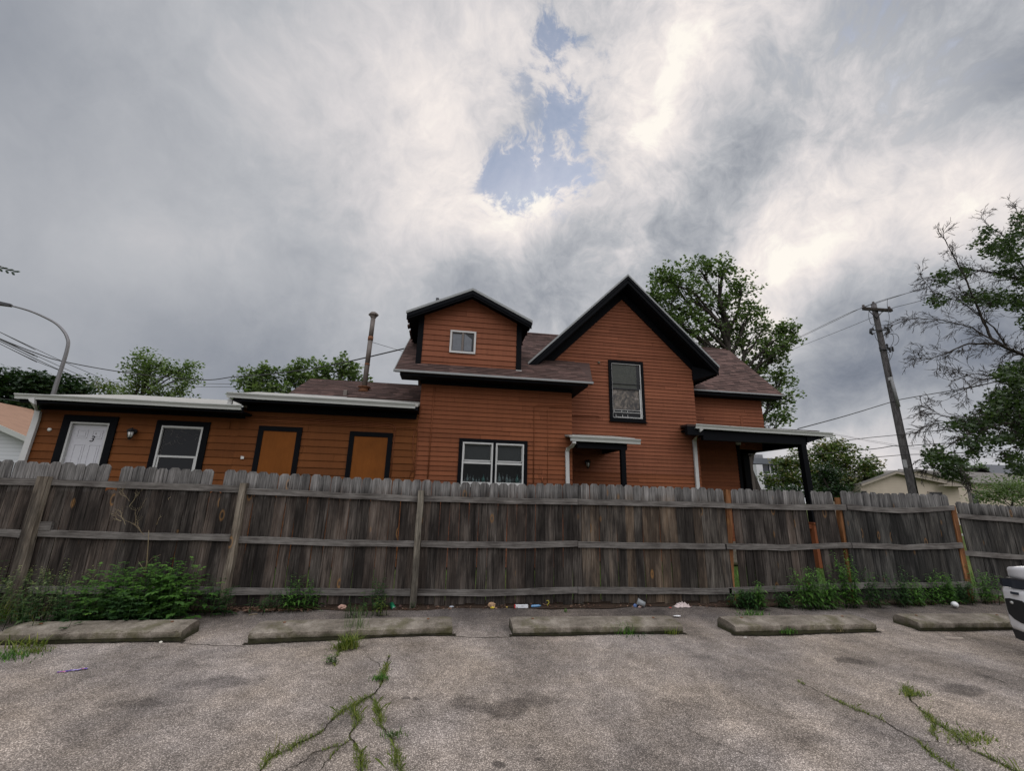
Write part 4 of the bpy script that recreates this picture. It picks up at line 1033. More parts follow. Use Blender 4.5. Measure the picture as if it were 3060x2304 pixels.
# ================================================================ wooden fence
FY = 6.655
def interp(tab, x):
    if x <= tab[0][0]: return tab[0][1]
    for (a, b), (c, d) in zip(tab[:-1], tab[1:]):
        if x <= c: return b+(d-b)*(x-a)/(c-a)
    return tab[-1][1]
def yfull(zy, o=1350, s=2.5625): return (o+zy/s)/KD
topline = [(-400,985),(0,994),(59,995.6),(166,999.9),(265,1005.5),(319,1009),(417,1012.6),(508,1015),(564,1019.6),(652,1024),(774,1031.7),(920,1036.5),(976,1040.8),(1131,1045),(1258,1044.5),(1399,1049.8),(1551,1055),(1738,1060.6),(1763,1061),(1800,1061),(1819,1059.7),(1863,1063.7),(2020,1067.5),(2044,1068.4)]
tl = sorted((at(px,py,FY).x, at(px,py,FY).z) for px,py in topline)
# lean of boards along the fence: x at top minus x at foot
P = {}
def postpix(top, bot, zf, Y=FY-.07): 
    a, b = at(*zf(*top), Y), at(*zf(*bot), Y); return a, b
p0 = postpix((350,190),(160,870), z6); p1 = postpix((1870,240),(1700,1190), z6); p2 = postpix((1560,297),(1495,1190), z7)
p5 = postpix((940,325),(1005,820), z9, FY+.06); p6 = postpix((1708,385),(1828,950), z9, FY+.02)
def leanper(a, b): return (a.x-b.x)/max(.2, (a.z-b.z))
leans = [(-9,leanper(*p0)*.9),(p0[0].x,leanper(*p0)*.8),(p1[0].x,leanper(*p1)),(p2[0].x,leanper(*p2)),(2.1,0.0),(4.6,-.012),(6.6,-.03),(p5[0].x,leanper(*p5)*.6),(p6[0].x,leanper(*p6)*.75)]
FR = thing('wooden_fence', (1.5, FY, 0), 'weathered grey brown dog-ear picket fence, leaning at its left end, along the parking lot', 'fence')
def picket(mb, x, zt, w, lean, y, rr, zb=.03, broken=False, th=.016):
    g = random.Random(rr.random())
    lv = [zb, .45+g.uniform(-.1,.1), .95+g.uniform(-.1,.1), 1.4, zt-.035, zt]
    ww = [w,w,w,w,w,w*.52]
    vs = []; warp = g.uniform(-.006,.006); tw = g.uniform(-.004,.004)
    for k, (z, q) in enumerate(zip(lv, ww)):
        cx = x+lean*(z-1.2)+warp*math.sin(z*2.2)
        yy = y+g.uniform(-.004,.004)+tw*(z-1)
        e = .004*g.uniform(-1,1)
        vs += [(cx-q/2+e,yy-th/2+tw,z),(cx+q/2+e,yy-th/2-tw,z),(cx+q/2+e,yy+th/2,z),(cx-q/2+e,yy+th/2,z)]
    if broken:
        vs[-4:] = [(v[0]-.02 if i in (0,3) else v[0]-.05, v[1], v[2]-.05) for i, v in enumerate(vs[-4:])]
    fs = []
    for k in range(5):
        for i in range(4): fs.append((k*4+i, k*4+(i+1)%4, k*4+4+(i+1)%4, k*4+4+i))
    fs += [(3,2,1,0),(20,21,22,23)]
    mb.idx(vs, fs, g.random())
rr = random.Random(77)
def bayx(px, py): return at(px, py, FY).x
bays = [(bayx(-260,1040), bayx(99,1040), 'wood'), (bayx(99,1040), bayx(527,1060), 'wood'), (bayx(527,1060), bayx(910,1070), 'wood'), (bayx(910,1070), bayx(1255,1080), 'wood'), (bayx(1255,1080), bayx(1565,1085), 'wood_brown'), (bayx(1581,1085), bayx(1819,1095), 'wood'), (bayx(1819,1095), bayx(2052,1100), 'wood_right')]
gaps = [(bayx(*z6(829,215)), bayx(*z6(862,215))), (bayx(*z6(1670,220)), bayx(*z6(1738,220))), (bayx(*z9(722,330)), bayx(*z9(764,330)))]
holes_ = [(bayx(*z9(912,330)), bayx(*z9(962,330)))]
seam = [bayx(*z8(889,600))]
for bi, (x0, x1, mt) in enumerate(bays):
    mb = MB(); n = max(1, round((x1-x0)/.1415)); w0 = (x1-x0)/n
    for k in range(n):
        x = x0+w0*(k+.5); top = interp(tl, x)+rr.uniform(-.012,.008)
        w = w0-rr.choice((.002,.003,.004,.004,.006)); ln = interp(leans, x)+rr.uniform(-.006,.006)
        def inside(lst): return any(min(x+w/2,b)-max(x-w/2,a) > .40*min(w,b-a) for a, b in lst)
        if inside(gaps[2:]) or inside(holes_): continue
        if inside(gaps[:2]): top = 1.50+rr.uniform(-.02,.03)     # boards broken off at the top rail
        if any(abs(x-w/2-s) < .07 for s in seam): x += .007; w -= .014
        brk = False
        picket(mb, x, top-(.05 if brk else 0), w, ln, FY+.008, rr, zb=rr.uniform(.005,.05) if bi != 5 else .06, broken=brk)
    mb.build('pickets', M[mt], FR)
# rails on the near side
def rail(pts, zfs, Y=FY-.02, h=.085, th=.036, fr=FR):
    ps = [at(*zf(*p), Y) for p, zf in zip(pts, zfs)]
    mb = MB(); vs = []; rr2 = random.Random(int(abs(ps[0].x*977+ps[0].z*131)))
    fine = [ps[0]]
    for a, b in zip(ps[:-1], ps[1:]):
        n = max(1, int((b-a).length/.35))
        for k in range(1, n+1): fine.append(a.lerp(b, k/n))
    for i, p in enumerate(fine):
        j = rr2.uniform(-.005,.005); hh = h/2+rr2.uniform(-.004,.004)
        vs += [(p.x,p.y-th/2,p.z-hh+j),(p.x,p.y-th/2,p.z+hh+j),(p.x,p.y+th/2,p.z+hh+j),(p.x,p.y+th/2,p.z-hh+j)]
    fs = []
    for i in range(len(fine)-1):
        for k in range(4): fs.append((i*4+k, i*4+(k+1)%4, i*4+4+(k+1)%4, i*4+4+k))
    fs += [(0,1,2,3), (len(vs)-1,len(vs)-2,len(vs)-3,len(vs)-4)]
    mb.idx(vs, fs); return mb.build('rail', M['rail'], fr)
A6, A7, A8, A9 = z6, z7, z8, z9
rail([(-700,200),(0,224),(288,233)], [A6]*3); rail([(385,235),(1000,258),(1838,286)], [A6]*3)
rail([(1895,303),(2030,308),(1532,362)], [A6,A6,A7]); rail([(1582,362),(2040,372),(560,380),(962,383)], [A7,A7,A8,A8])
rail([(966,381),(1500,398),(2090,408)], [A8]*3); rail([(150,372),(600,385),(982,383)], [A9]*3)
rail([(990,378),(1180,397),(1350,405),(1540,402),(1727,386)], [A9]*5)
rail([(-700,590),(0,622),(165,628)], [A6]*3); rail([(262,622),(1000,645),(1765,658)], [A6]*3)
rail([(165,675),(800,695),(1512,706)], [A7]*3); rail([(1558,706),(2040,715),(500,718),(962,706)], [A7,A7,A8,A8])
rail([(966,712),(1500,722),(2100,728)], [A8]*3); rail([(150,650),(560,660),(1018,645)], [A9]*3)
rail([(1024,645),(1400,660),(1785,645)], [A9]*3)
rail([(-700,1010),(0,1050),(130,1054)], [A6]*3); rail([(230,1056),(1000,1064),(1690,1068)], [A6]*3)
rail([(85,1068),(800,1075),(1478,1082)], [A7]*3); rail([(1524,1078),(2040,1082),(500,1075),(962,1062)], [A7,A7,A8,A8])
rail([(966,1062),(1500,1068),(2140,1070)], [A8]*3); rail([(178,960),(450,948),(1000,925),(1840,915)], [A9]*4)
# short splice block beside the first post
mb = MB(); p = at(*z6(325,568), FY-.03); mb.box((p.x-.12,FY-.045,p.z-.055),(p.x+.11,FY-.002,p.z+.05)); mb.build('splice_block', M['rail'], FR)
def post(a, b, w, mat, d=.085, Y=None, extra=0):
    Y = a.y if Y is None else Y; mb = MB(); vs = []; n = 7; g = random.Random(int(abs(a.x*1000)))
    b = b+(b-a)*((b.z+.05)/(a.z-b.z)) if b.z > -.05 else b
    for k in range(n+1):
        p = b.lerp(a, k/n); j = g.uniform(-.007,.007) if 0 < k < n else 0
        vs += [(p.x-w/2+j,Y-d/2,p.z),(p.x+w/2+j,Y-d/2,p.z),(p.x+w/2+j,Y+d/2,p.z),(p.x-w/2+j,Y+d/2,p.z)]
    fs = []
    for k in range(n):
        for i in range(4): fs.append((k*4+i, k*4+(i+1)%4, k*4+4+(i+1)%4, k*4+4+i))
    fs += [(3,2,1,0),(n*4,n*4+1,n*4+2,n*4+3)]
    mb.idx(vs, fs); return mb.build('post', M[mat], FR)
post(*p0, .125, 'post', .08, FY-.075); post(*p1, .085, 'post', .085, FY-.055); post(*p2, .085, 'post', .085, FY-.055)
a = at(*z9(163,262), FY+.05); b = at(*z9(200,1065), FY+.05)
post(a, b, .088, 'newwood', .085, FY+.05)
post(p5[0]+Vector((0,0,.02)), p5[1], .088, 'newwood', .085, FY+.07)
post(p6[0]+Vector((.02,0,.03)), p6[1], .10, 'newwood', .085, FY+.035)
a = at(*z9(1720,378), FY-.02)
for k, px in enumerate((-120, 1250)):   # posts hidden behind the boards
    a = at(px,1068,FY+.07); post(Vector((a.x,FY+.07,1.6)), Vector((a.x,FY+.07,0)), .088, 'post', .085, FY+.07)

# lower stretch of fence past the broken end
FY2 = 7.05
F2 = thing('wooden_fence', (10.6, FY2, 0), 'lower dark grey picket fence beyond the orange end post, behind the white car', 'fence')
tops2 = [(2066,1084),(2120,1089),(2212,1094.5),(2400,1106)]
t2 = [(at(px,py,FY2).x, at(px,py,FY2).z) for px,py in tops2]
mb = MB(); x = t2[0][0]+.07
while x < 15.0:
    picket(mb, x, interp(t2, x)+rr.uniform(-.008,.008), .137, -.045+rr.uniform(-.006,.006), FY2+.01, rr, zb=.03); x += .141
mb.build('pickets', M['wood_right'], F2)
for pix in ([(1740,440),(2210,478),(2900,530)], [(1785,697),(2210,728),(2900,775)], [(1840,955),(2210,985),(2900,1040)]):
    rail(pix, [A9]*3, Y=FY2-.02, fr=F2)
mb = MB(); mb.box((12.0,FY2+.02,0),(12.09,FY2+.11,1.6)); mb.build('post', M['post'], F2)

# ================================================================ concrete wheel stops
def wheel_stop(bl, br, label, seed, depth=.40, skew=0.0, H=.125):
    """bl, br = front bottom corners in the sheet"""
    a, b = gnd(*bl), gnd(*br); L = (b-a).length; U = (b-a).normalized(); Vd = Vector((-U.y, U.x, 0))
    org = (a+b)/2+Vd*.16; g = random.Random(seed)
    prof = [(0.022,0),(.012,.014),(0.0,.026),(0.0,.076),(.006,.083),(.015,.087),(.145,.108),(.155,.111),(.31,.116),(.325,.112),(.37,.07),(.375,0)]
    n = 60; vs = []; m = len(prof); H = .114
    for i in range(n+1):
        t = i/n; s = 1.0
        if i in (1, n-1): t = (.006 if i == 1 else .994)
        endc = min(t, 1-t)*L
        for k, (d, z) in enumerate(prof):
            x = a+U*(L*t)
            shrink = 0
            if endc < .02: z2 = z*.93; d2 = .18+(d-.18)*.975
            else: z2, d2 = z, d
            jn = (g.uniform(-1,1))*.0016 if 0 < k < m-1 else 0
            chip = -.014*max(0, g.random()-.86)*6 if k in (3,4,5) else 0
            p = x+Vd*(d2+chip*-1+jn+skew*t)
            vs.append((p.x, p.y, (z2+jn*.8+chip*.4)*1.0 if z > 0 else -.03))
    fs = []
    for i in range(n):
        for k in range(m-1): fs.append((i*m+k, i*m+k+1, (i+1)*m+k+1, (i+1)*m+k))
    fs += [tuple(range(m-1,-1,-1)), tuple(range(n*m, n*m+m))]
    mb = MB(); mb.idx(vs, fs, .5); o = mb.build('wheel_stop', M['concrete'], org=(org.x,org.y,0))
    tag(o, label, 'wheel stop', 'concrete wheel stops along the fence')
    # pin holes of rusty rebar
    mb = MB()
    for t in (.13, .87):
        p = a+U*(L*t)+Vd*.23; mb = MB(); mb.lathe((p.x,p.y,H+.001), [(.018,0),(.012,.006),(.003,.008)], 8); mb.build('anchor_pin', M['rust'], o)
    return o
wheel_stop((-20,1392), (388,1383), 'mossy concrete wheel stop at the far left, beside the tall weeds', 1)
wheel_stop((534,1387), (977,1373), 'long tan concrete wheel stop with a grass clump growing over its front', 2)
wheel_stop((1108,1374), (1477,1369), 'concrete wheel stop in front of the grey cup and the crumpled rag', 3)
wheel_stop((1590,1370), (1896,1364), 'concrete wheel stop with a green tuft at its front, second from the right', 4)
wheel_stop((1990,1362), (2235,1360), 'concrete wheel stop next to the white car', 5)

# ================================================================ cracks, moss and grass in the lot
def crackline(pix, w=.012):
    pts = [gnd(*p) for p in pix]; out = [pts[0]]; g = random.Random(int(pix[0][0]*7+pix[0][1]))
    for a, b in zip(pts[:-1], pts[1:]):
        n = max(1, int((b-a).length/.03))
        for k in range(1, n+1):
            p = a.lerp(b, k/n)
            if k < n: p += Vector((g.uniform(-.012,.012), g.uniform(-.012,.012), 0))
            out.append(p)
    return out
CR = {}
def P3(l, zf): return [zf(*p) for p in l]
cracks = [
 (P3([(210,1255),(300,1140),(400,1090),(540,1010),(700,940),(850,790),(1060,660),(1130,620),(1200,555),(1230,470),(1280,300)], zg), .014, .9),
 (P3([(1130,620),(1180,700),(1215,870),(1300,960),(1345,1080),(1330,1180),(1400,1255)], zg), .013, .9),
 (P3([(985,740),(1030,820),(985,900),(960,980),(1040,1080),(1050,1255)], zg), .012, .9),
 (P3([(1110,310),(1150,340),(1200,360),(1210,400)], zg), .006, .1),
 (P3([(400,1255),(520,1200),(660,1090),(780,1060),(880,1040),(965,985)], zg), .008, .35),
 (P3([(690,1255),(740,1200),(860,1050)], zg), .006, .3),
 (P3([(830,380),(850,290),(930,200),(1020,160)], zg), .016, .8),
 (P3([(940,260),(1150,190)], zg), .004, 0),
 (P3([(480,480),(620,550),(800,640),(900,690),(1000,720),(1150,790),(1300,880),(1400,930),(1500,1030),(1640,1110),(1750,1180)], zr), .010, .6),
 (P3([(1310,520),(1340,620),(1450,720),(1530,800),(1680,880),(1780,990),(1920,1050),(2120,1150),(2230,1190)], zr), .016, .8),
 (P3([(1530,820),(1510,890),(1560,940),(1650,970),(1730,960)], zr), .008, .5),
 (P3([(1400,930),(1500,930),(1560,940)], zr), .007, .4),
 (P3([(1480,740),(1700,850),(1900,930),(2060,1000)], ZM(1400,1850,2.4578)), .004, 0),
 (P3([(60,740),(200,690),(300,660)], ZM(1400,1850,2.4578)), .003, 0),
 (P3([(1820,420),(1930,440),(2070,490)], zr), .010, 0),
 ([(390,1386),(455,1388),(532,1390)], .012, 0), ([(980,1375),(1030,1377),(1104,1376)], .014, 0), ([(1480,1370),(1530,1371),(1585,1370)], .006, 0), ([(1898,1364),(1990,1362)], .006, 0),
]
mb = MB(); g = random.Random(5); mossQ = []; mossR = []; dryQ = []; dryR = []
for pix, w, grow in cracks:
    L = crackline(pix, w)
    lw = [w*g.uniform(.35,1.0) for _ in L]
    for i in range(len(L)-1):
        a, b = L[i], L[i+1]; d = (b-a).normalized(); s = Vector((-d.y,d.x,0))
        za, zb2 = hz(a.x,a.y)+.005, hz(b.x,b.y)+.005
        mb.face([(a.x+s.x*lw[i]/2,a.y+s.y*lw[i]/2,za),(a.x-s.x*lw[i]/2,a.y-s.y*lw[i]/2,za),(b.x-s.x*lw[i+1]/2,b.y-s.y*lw[i+1]/2,zb2),(b.x+s.x*lw[i+1]/2,b.y+s.y*lw[i+1]/2,zb2)], .5)
    # moss and fine grass
    for i in range(len(L)-1):
        dens = grow*(.5+.5*math.sin(i*.33+pix[0][0]*.1)+.25)
        if grow < .05 or dens < .3: continue
        wid = w*1.5+.045*max(0, dens-.35)
        for _ in range(int(30*dens)):
            p = L[i].lerp(L[i+1], g.random())+Vector((g.gauss(0,wid*.42), g.gauss(0,wid*.42), 0)); p.z = hz(p.x,p.y)+.003
            h = g.uniform(.008,.024)*(.6+dens*.6)*(1+1.6*(g.random() < .06)); t = g.uniform(0,6.28); bw = g.uniform(.0012,.003)
            le = Vector((math.cos(t+1.3),math.sin(t+1.3),0))*h*g.uniform(.2,1.3); sd_ = Vector((math.cos(t),math.sin(t),0))*bw
            mossQ.append([p-sd_, p+sd_, p+le*.6+sd_*.6+Vector((0,0,h*.8)), p+le+Vector((0,0,h))]); mossR.append(min(1, max(0, g.gauss(.5,.25))))
for (l_, r_) in (((-20,1392),(388,1383)),((534,1387),(977,1373)),((1108,1374),(1477,1369)),((1590,1370),(1896,1364)),((1990,1362),(2235,1360))):  # dark ribbon along each stop's front: contact shade painted on the ground
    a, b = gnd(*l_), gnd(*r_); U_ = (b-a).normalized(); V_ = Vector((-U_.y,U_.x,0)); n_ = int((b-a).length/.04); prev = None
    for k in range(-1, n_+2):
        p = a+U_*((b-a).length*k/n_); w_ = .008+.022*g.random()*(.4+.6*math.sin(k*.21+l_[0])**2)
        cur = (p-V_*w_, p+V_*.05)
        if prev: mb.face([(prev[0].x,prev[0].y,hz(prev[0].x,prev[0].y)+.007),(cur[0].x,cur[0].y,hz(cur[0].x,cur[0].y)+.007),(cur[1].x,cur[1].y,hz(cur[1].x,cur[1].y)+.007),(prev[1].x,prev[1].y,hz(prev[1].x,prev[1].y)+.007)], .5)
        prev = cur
tag(mb.build('cracks_and_stop_shade', M['crack'], org=(0,0,0)), kind='structure')
o = leafmesh('grass', [[tuple(v) for v in q] for q in mossQ], mossR, M['moss'], None, (0,4,0))
tag(o, 'short mossy grass growing along the cracks of the asphalt', 'grass', kind='stuff')

# ================================================================ weeds
def blade(base, ang, h, w, lean, n=4, g=random):
    """curved grass blade -> list of quads"""
    out = []; d = Vector((math.cos(ang), math.sin(ang), 0)); s = Vector((-d.y, d.x, 0)); pts = []
    for k in range(n+1):
        t = k/n; pts.append((base+d*(lean*t*t*h)+Vector((0,0,h*(t-.35*lean*t*t*min(1,lean)))), w*(1-t)**.7))
    for (a, wa), (b, wb) in zip(pts[:-1], pts[1:]): out.append([a-s*wa, a+s*wa, b+s*wb, b-s*wb])
    return out
def leaf(base, dirv, L, w, fold=.25, droop=.3):
    d = dirv.normalized(); s = d.cross(Vector((0,0,1)))
    s = s.normalized() if s.length > .01 else Vector((1,0,0)); n = s.cross(d)
    m = base+d*L*.45+n*(-fold*w); t = base+d*L-Vector((0,0,droop*L))
    return [[base, base+d*L*.35+s*w, t, m], [base, m, t, base+d*L*.35-s*w]]
def grass_clump(name, at_, n, h, label, cat='weed', mat='weed', spread=.05, w=.004, group=None, lean=(.3,1.3)):
    g = random.Random(int(at_[0]*101+at_[1]*37)&0xffff); Q = []; Rn = []
    for _ in range(n):
        b = Vector(at_)+Vector((g.gauss(0,spread), g.gauss(0,spread*.6), 0)); hh = h*g.uniform(.5,1.1)
        q = blade(b, g.uniform(0,6.28), hh, w*g.uniform(.6,1.3), g.uniform(*lean)); Q += [[tuple(v) for v in x] for x in q]; Rn += [g.random()]*len(q)
    o = leafmesh(name, Q, Rn, M[mat], None, at_); return tag(o, label, cat, group)
def weed(name, at_, stems, h, label, style='lance', mat='weed', spread=.10, group=None, L=.07, w=.012, dens=16, stemmat='weed_dark', sy=.6, flower=False, cat='weed', droop=.3):
    g = random.Random(int(abs(at_[0])*173+abs(at_[1])*57+h*99)&0xffff); Q = []; Rn = []; SQ = MB(); FQ = []
    for _ in range(stems):
        b = Vector((at_[0]+g.gauss(0,spread), at_[1]+g.gauss(0,spread*sy), at_[2])); hh = h*g.uniform(.55,1.08)*(1-.25*min(1,abs(b.x-at_[0])/(2*spread+.001)))
        a = g.uniform(0,6.28); ln = g.uniform(.05,.35)
        tip = b+Vector((math.cos(a)*ln*hh, math.sin(a)*ln*hh*.6-.04*hh, hh)); mid = b.lerp(tip,.5)+Vector((0,0,hh*.05))
        SQ.tube([b, mid, tip], [.004,.003,.0015], 4)
        n = int(dens*hh/h)
        for k in range(n):
            t = .12+.88*k/n; p = (b.lerp(mid, t*2) if t < .5 else mid.lerp(tip, t*2-1))
            az = k*2.4+g.uniform(-.4,.4); el = g.uniform(-.1,.55)
            d = Vector((math.cos(az)*math.cos(el), math.sin(az)*math.cos(el), math.sin(el)))
            sc = (1-.45*t)*g.uniform(.75,1.2)
            r = min(1, max(0, .25+.45*t+g.gauss(0,.18)))
            if style == 'lance': qs = leaf(p, d, L*sc, w*sc, droop=droop)
            else:   # lobed leaf: a fan of pointed leaflets along a midrib
                qs = []; ax = d; side = ax.cross(Vector((0,0,1))).normalized()
                pet = p+d*L*.25*sc
                for (u, v, q_) in ((0,1.0,.9),(.25,.62,.7),(.25,-.62,.7),(.05,.95,.5),(.05,-.95,.5)):
                    if u == 0: qs += leaf(pet+d*L*.45*sc, d, L*.65*sc, w*1.1*sc, droop=droop)
                    else: qs += leaf(pet+d*L*u*1.4*sc, d*(1-abs(v)*.5)+side*v, L*.55*q_*sc, w*sc, droop=droop)
            Q += [[tuple(v) for v in x] for x in qs]; Rn += [r]*len(qs)
        if flower:
            for _k in range(7):
                c = tip+Vector((g.gauss(0,.018), g.gauss(0,.018), g.uniform(-.05,.03))); s = g.uniform(.005,.010)
                FQ.append([tuple(c+Vector(v)*s) for v in ((-1,0,-.6),(0,-1,.2),(1,0,.6),(0,1,.2))])
    root = thing(name, at_, label, cat, group)
    SQ.build('stems', M[stemmat], root); leafmesh('foliage', Q, Rn, M[mat], root)
    if FQ: tag(leafmesh('flower_heads', FQ, [g.random() for _ in FQ], M['flower'], root), kind='stuff')
    return root
def gp(px, py): p = gnd(px, py); p.z = max(0, hz(p.x,p.y)) ; return tuple(p)
# the big patch at the left
GW = 'weeds growing at the foot of the fence'
weed('weed_bush', (-4.95,6.0,0), 34, .62, 'grey green weeds with pale flower heads at the far left corner', 'lance', 'weed_grey', .34, GW, .085, .021, 22, flower=True)
weed('weed_bush', (-4.35,6.25,0), 34, .60, 'flowering pale green weeds under the leaning left fence post', 'lance', 'weed_grey', .26, GW, .08, .020, 22, flower=True)
weed('weed_bush', (-5.5,6.2,0), 26, .75, 'tall dark weeds cut by the left edge of the photo', 'lobed', 'weed_dark', .3, GW, .15, .027, 14)
weed('weed_bush', (-3.72,6.22,0), 40, .66, 'broad dark green leafy bush, left half of the big weed patch', 'lobed', 'weed', .27, GW, .17, .030, 15)
weed('weed_bush', (-3.30,6.15,0), 40, .66, 'broad dark green leafy bush with a dead stalk rising from it', 'lobed', 'weed', .24, GW, .17, .030, 15)
weed('weed_bush', (-3.55,5.98,0), 30, .40, 'low dark weeds in front of the leafy bushes', 'lobed', 'weed_dark', .30, GW, .14, .026, 12)
weed('weed_bush', (-4.25,5.92,0), 24, .42, 'low dark weeds behind the far left wheel stop', 'lobed', 'weed_dark', .25, GW, .10, .018, 12)
weed('weed_bush', (-2.80,6.38,0), 14, .44, 'leafy weed beside the second leaning fence post', 'lobed', 'weed_dark', .12, GW, .11, .017, 13)
weed('weed', gp(215,1338)[:2]+(0,), 9, .20, 'small bluish weed on the asphalt in front of the weed patch', 'lobed', 'weed_grey', .10, None, .08, .012, 10)
weed('weed', gp(190,1330)[:2]+(0,), 12, .24, 'small green weed behind the far left wheel stop', 'lobed', 'weed', .12, None, .08, .012, 10)
grass_clump('grass_tuft', gp(30,1340), 80, .34, 'long pale grass over the left end of the far left wheel stop', 'grass tuft', 'grass', .16, .005)
grass_clump('grass_tuft', gp(60,1398), 70, .13, 'yellow green grass tuft in front of the far left wheel stop', 'grass tuft', 'grass', .09, .006)
grass_clump('grass_tuft', gp(10,1420), 260, .06, 'bright green low grass patch at the left edge of the photo', 'grass tuft', 'weed', .13, .004)
grass_clump('grass_tuft', gp(75,1408), 120, .05, 'low green grass patch right of the yellow tuft', 'grass tuft', 'moss', .08, .004)
grass_clump('grass_tuft', gp(120,1330), 26, .30, 'thin seeding grass stalks leaning over the far left wheel stop', 'grass tuft', 'drygrass', .10, .003)
# dead stalk with bare branches against the fence
mb = MB(); g = random.Random(9)
st = [at(*z6(*p), 6.35) for p in ((1105,965),(1125,850),(1135,700),(1140,600))]
mb.tube(st, [.009,.007,.005,.003], 5)
mb.tube([at(*z6(*p), 6.35) for p in ((1110,915),(1080,870),(1062,845))], .003, 4); mb.tube([at(*z6(*p), 6.35) for p in ((1120,870),(1160,820),(1230,790))], .003, 4)
def twigs(mb, p, d, L, r, dep, g):
    if dep == 0 or L < .02: return
    q = p+d*L; mb.tube([p, p.lerp(q,.5)+Vector((g.uniform(-.01,.01),0,g.uniform(-.01,.01))), q], [r, r*.8, r*.6], 4, cap=False)
    for _ in range(g.choice((1,2,2,3))):
        nd = (d+Vector((g.uniform(-.9,.9), g.uniform(-.25,.25), g.uniform(-.5,.7)))).normalized(); twigs(mb, p.lerp(q, g.uniform(.5,1)), nd, L*g.uniform(.55,.85), r*.65, dep-1, g)
o = thing('dead_stalk', tuple(st[0]), 'bare dry stalk with thin twigs standing in the left weed patch', 'dead plant'); mb.build('stem', M['drygrass'], o)
mb = MB()
for s, e in (((1105,640),(960,480)),((1080,620),(1030,520)),((960,560),(900,440)),((990,420),(1060,330)),((990,380),(930,300)),((930,530),(860,500)),((1200,560),(1230,470)),((1290,370),(1300,340))):
    a, b = at(*z6(*s), 6.5), at(*z6(*e), 6.5); twigs(mb, a, (b-a).normalized(), (b-a).length*.6, .0035, 5, g)
mb.build('twigs', M['drygrass'], o)
# along the fence
def fence_weed(px, py, px_h, label, style='lobed', mat='weed', stems=10, spread=.09, L=.09, w=.014, dens=14):
    b = gp(px, py); d = Vector(b).length; h = px_h*math.hypot(b[0],b[1])*1.02/918
    return weed('weed', (b[0], min(b[1],6.56), 0), stems, h, label, style, mat, spread, GW, L, w, dens)
fence_weed(655,1314,62, 'leafy green weed clump at the fence, above the second wheel stop', 'lance', 'weed', 26, .13, .13, .014)
fence_weed(595,1314,32, 'low grassy weed left of the leafy clump at the fence', 'lance', 'weed_dark', 18, .11, .12, .008)
fence_weed(808,1318,58, 'upright weed with a round green top next to the green can', 'lobed', 'weed_dark', 9, .06, .10, .012)
fence_weed(818,1332,40, 'thin yellow green weed in front of the round topped weed', 'lance', 'grass', 9, .04, .07, .009)
fence_weed(755,1334,30, 'wispy weed on the asphalt behind the second wheel stop', 'lance', 'weed_dark', 8, .07, .06, .006)
fence_weed(790,1330,26, 'small wispy weed right behind the second wheel stop, near its middle', 'lance', 'weed', 9, .09, .05, .006)
fence_weed(905,1265,14, 'tiny seedling at the fence foot', 'lance', 'weed_dark', 4, .03, .04, .006)
b = gp(1568,1318)
for k, (px, py, hh, stm, sp, mt, lab) in enumerate([
 (1612,1314,44,16,.13,'weed_dark','dark bushy weed just right of the orange brown fence post'),
 (1640,1316,60,7,.05,'weed','slender upright weed beside the dark bushy weed'),
 (1692,1314,45,7,.05,'weed_dark','short upright weed left of the tall weeds by the fence gap'),
 (1748,1316,84,22,.11,'weed','tall leafy weed rising in the fence gap'),
 (1782,1316,66,16,.09,'weed','tall yellow green weed right of the fence gap'),
 (1845,1314,110,20,.10,'weed','tallest bushy weed below the leaning orange post'),
 (1885,1312,74,9,.08,'weed_dark','upright dark weed right of the tallest bushy weed'),
 (1945,1310,72,9,.08,'weed_dark','dark weed in the middle of the sagging fence bay'),
 (1985,1308,46,12,.14,'weed','low spreading weed left of the white foam cup'),
 (2035,1305,56,14,.15,'weed','leafy weed behind the white foam cup'),
 (2075,1303,44,12,.13,'weed_dark','leafy weed at the foot of the broken fence end'),
 (2115,1300,62,14,.10,'weed','bushy weed in front of the lower fence')]):
    b = gp(px, py); h = hh*math.hypot(b[0],b[1])*.80/918
    weed('weed', (b[0], min(b[1],6.5), 0), int(stm*1.4), h, lab, 'lance', mt, sp, GW, .12, .017, 26, droop=.45)
grass_clump('grass_tuft', gp(1625,1330), 110, .09, 'low weedy mat on the asphalt below the dark bushy weed', 'grass tuft', 'weed', .12, .005)
# clumps on the wheel stops
grass_clump('grass_tuft', gp(752,1400), 120, .17, 'pale green leafy tuft at the front of the second wheel stop', 'grass tuft', 'grass', .045, .007)
grass_clump('grass_tuft', gp(765,1376)[:2]+(.0,), 90, .30, 'thin tall grass rising over the second wheel stop', 'grass tuft', 'weed_grey', .06, .0025, lean=(.05,.5))
grass_clump('grass_tuft', gp(735,1402), 80, .07, 'mossy grass running from the second wheel stop into the crack', 'grass tuft', 'moss', .05, .004)
weed('weed', gp(712,1432)[:2]+(0,), 6, .07, 'small bluish green weed at the upper end of the crack', 'lobed', 'weed_grey', .035, None, .05, .009, 9)
grass_clump('grass_tuft', gp(822,1468), 110, .045, 'green tuft of grass in the crack, above its fork', 'grass tuft', 'weed', .035, .004)
grass_clump('grass_tuft', gp(852,1590), 90, .04, 'bluish green grass tuft on the right branch of the crack', 'grass tuft', 'weed_grey', .03, .004)
grass_clump('grass_tuft', gp(1350,1370), 110, .14, 'green grass tuft at the front of the third wheel stop', 'grass tuft', 'weed', .06, .005)
grass_clump('grass_tuft', gp(1452,1370), 60, .10, 'small grass tuft at the right end of the third wheel stop', 'grass tuft', 'grass', .04, .004)
grass_clump('grass_tuft', gp(1375,1372), 60, .04, 'dark low grass along the base of the third wheel stop', 'grass tuft', 'weed_dark', .10, .004)
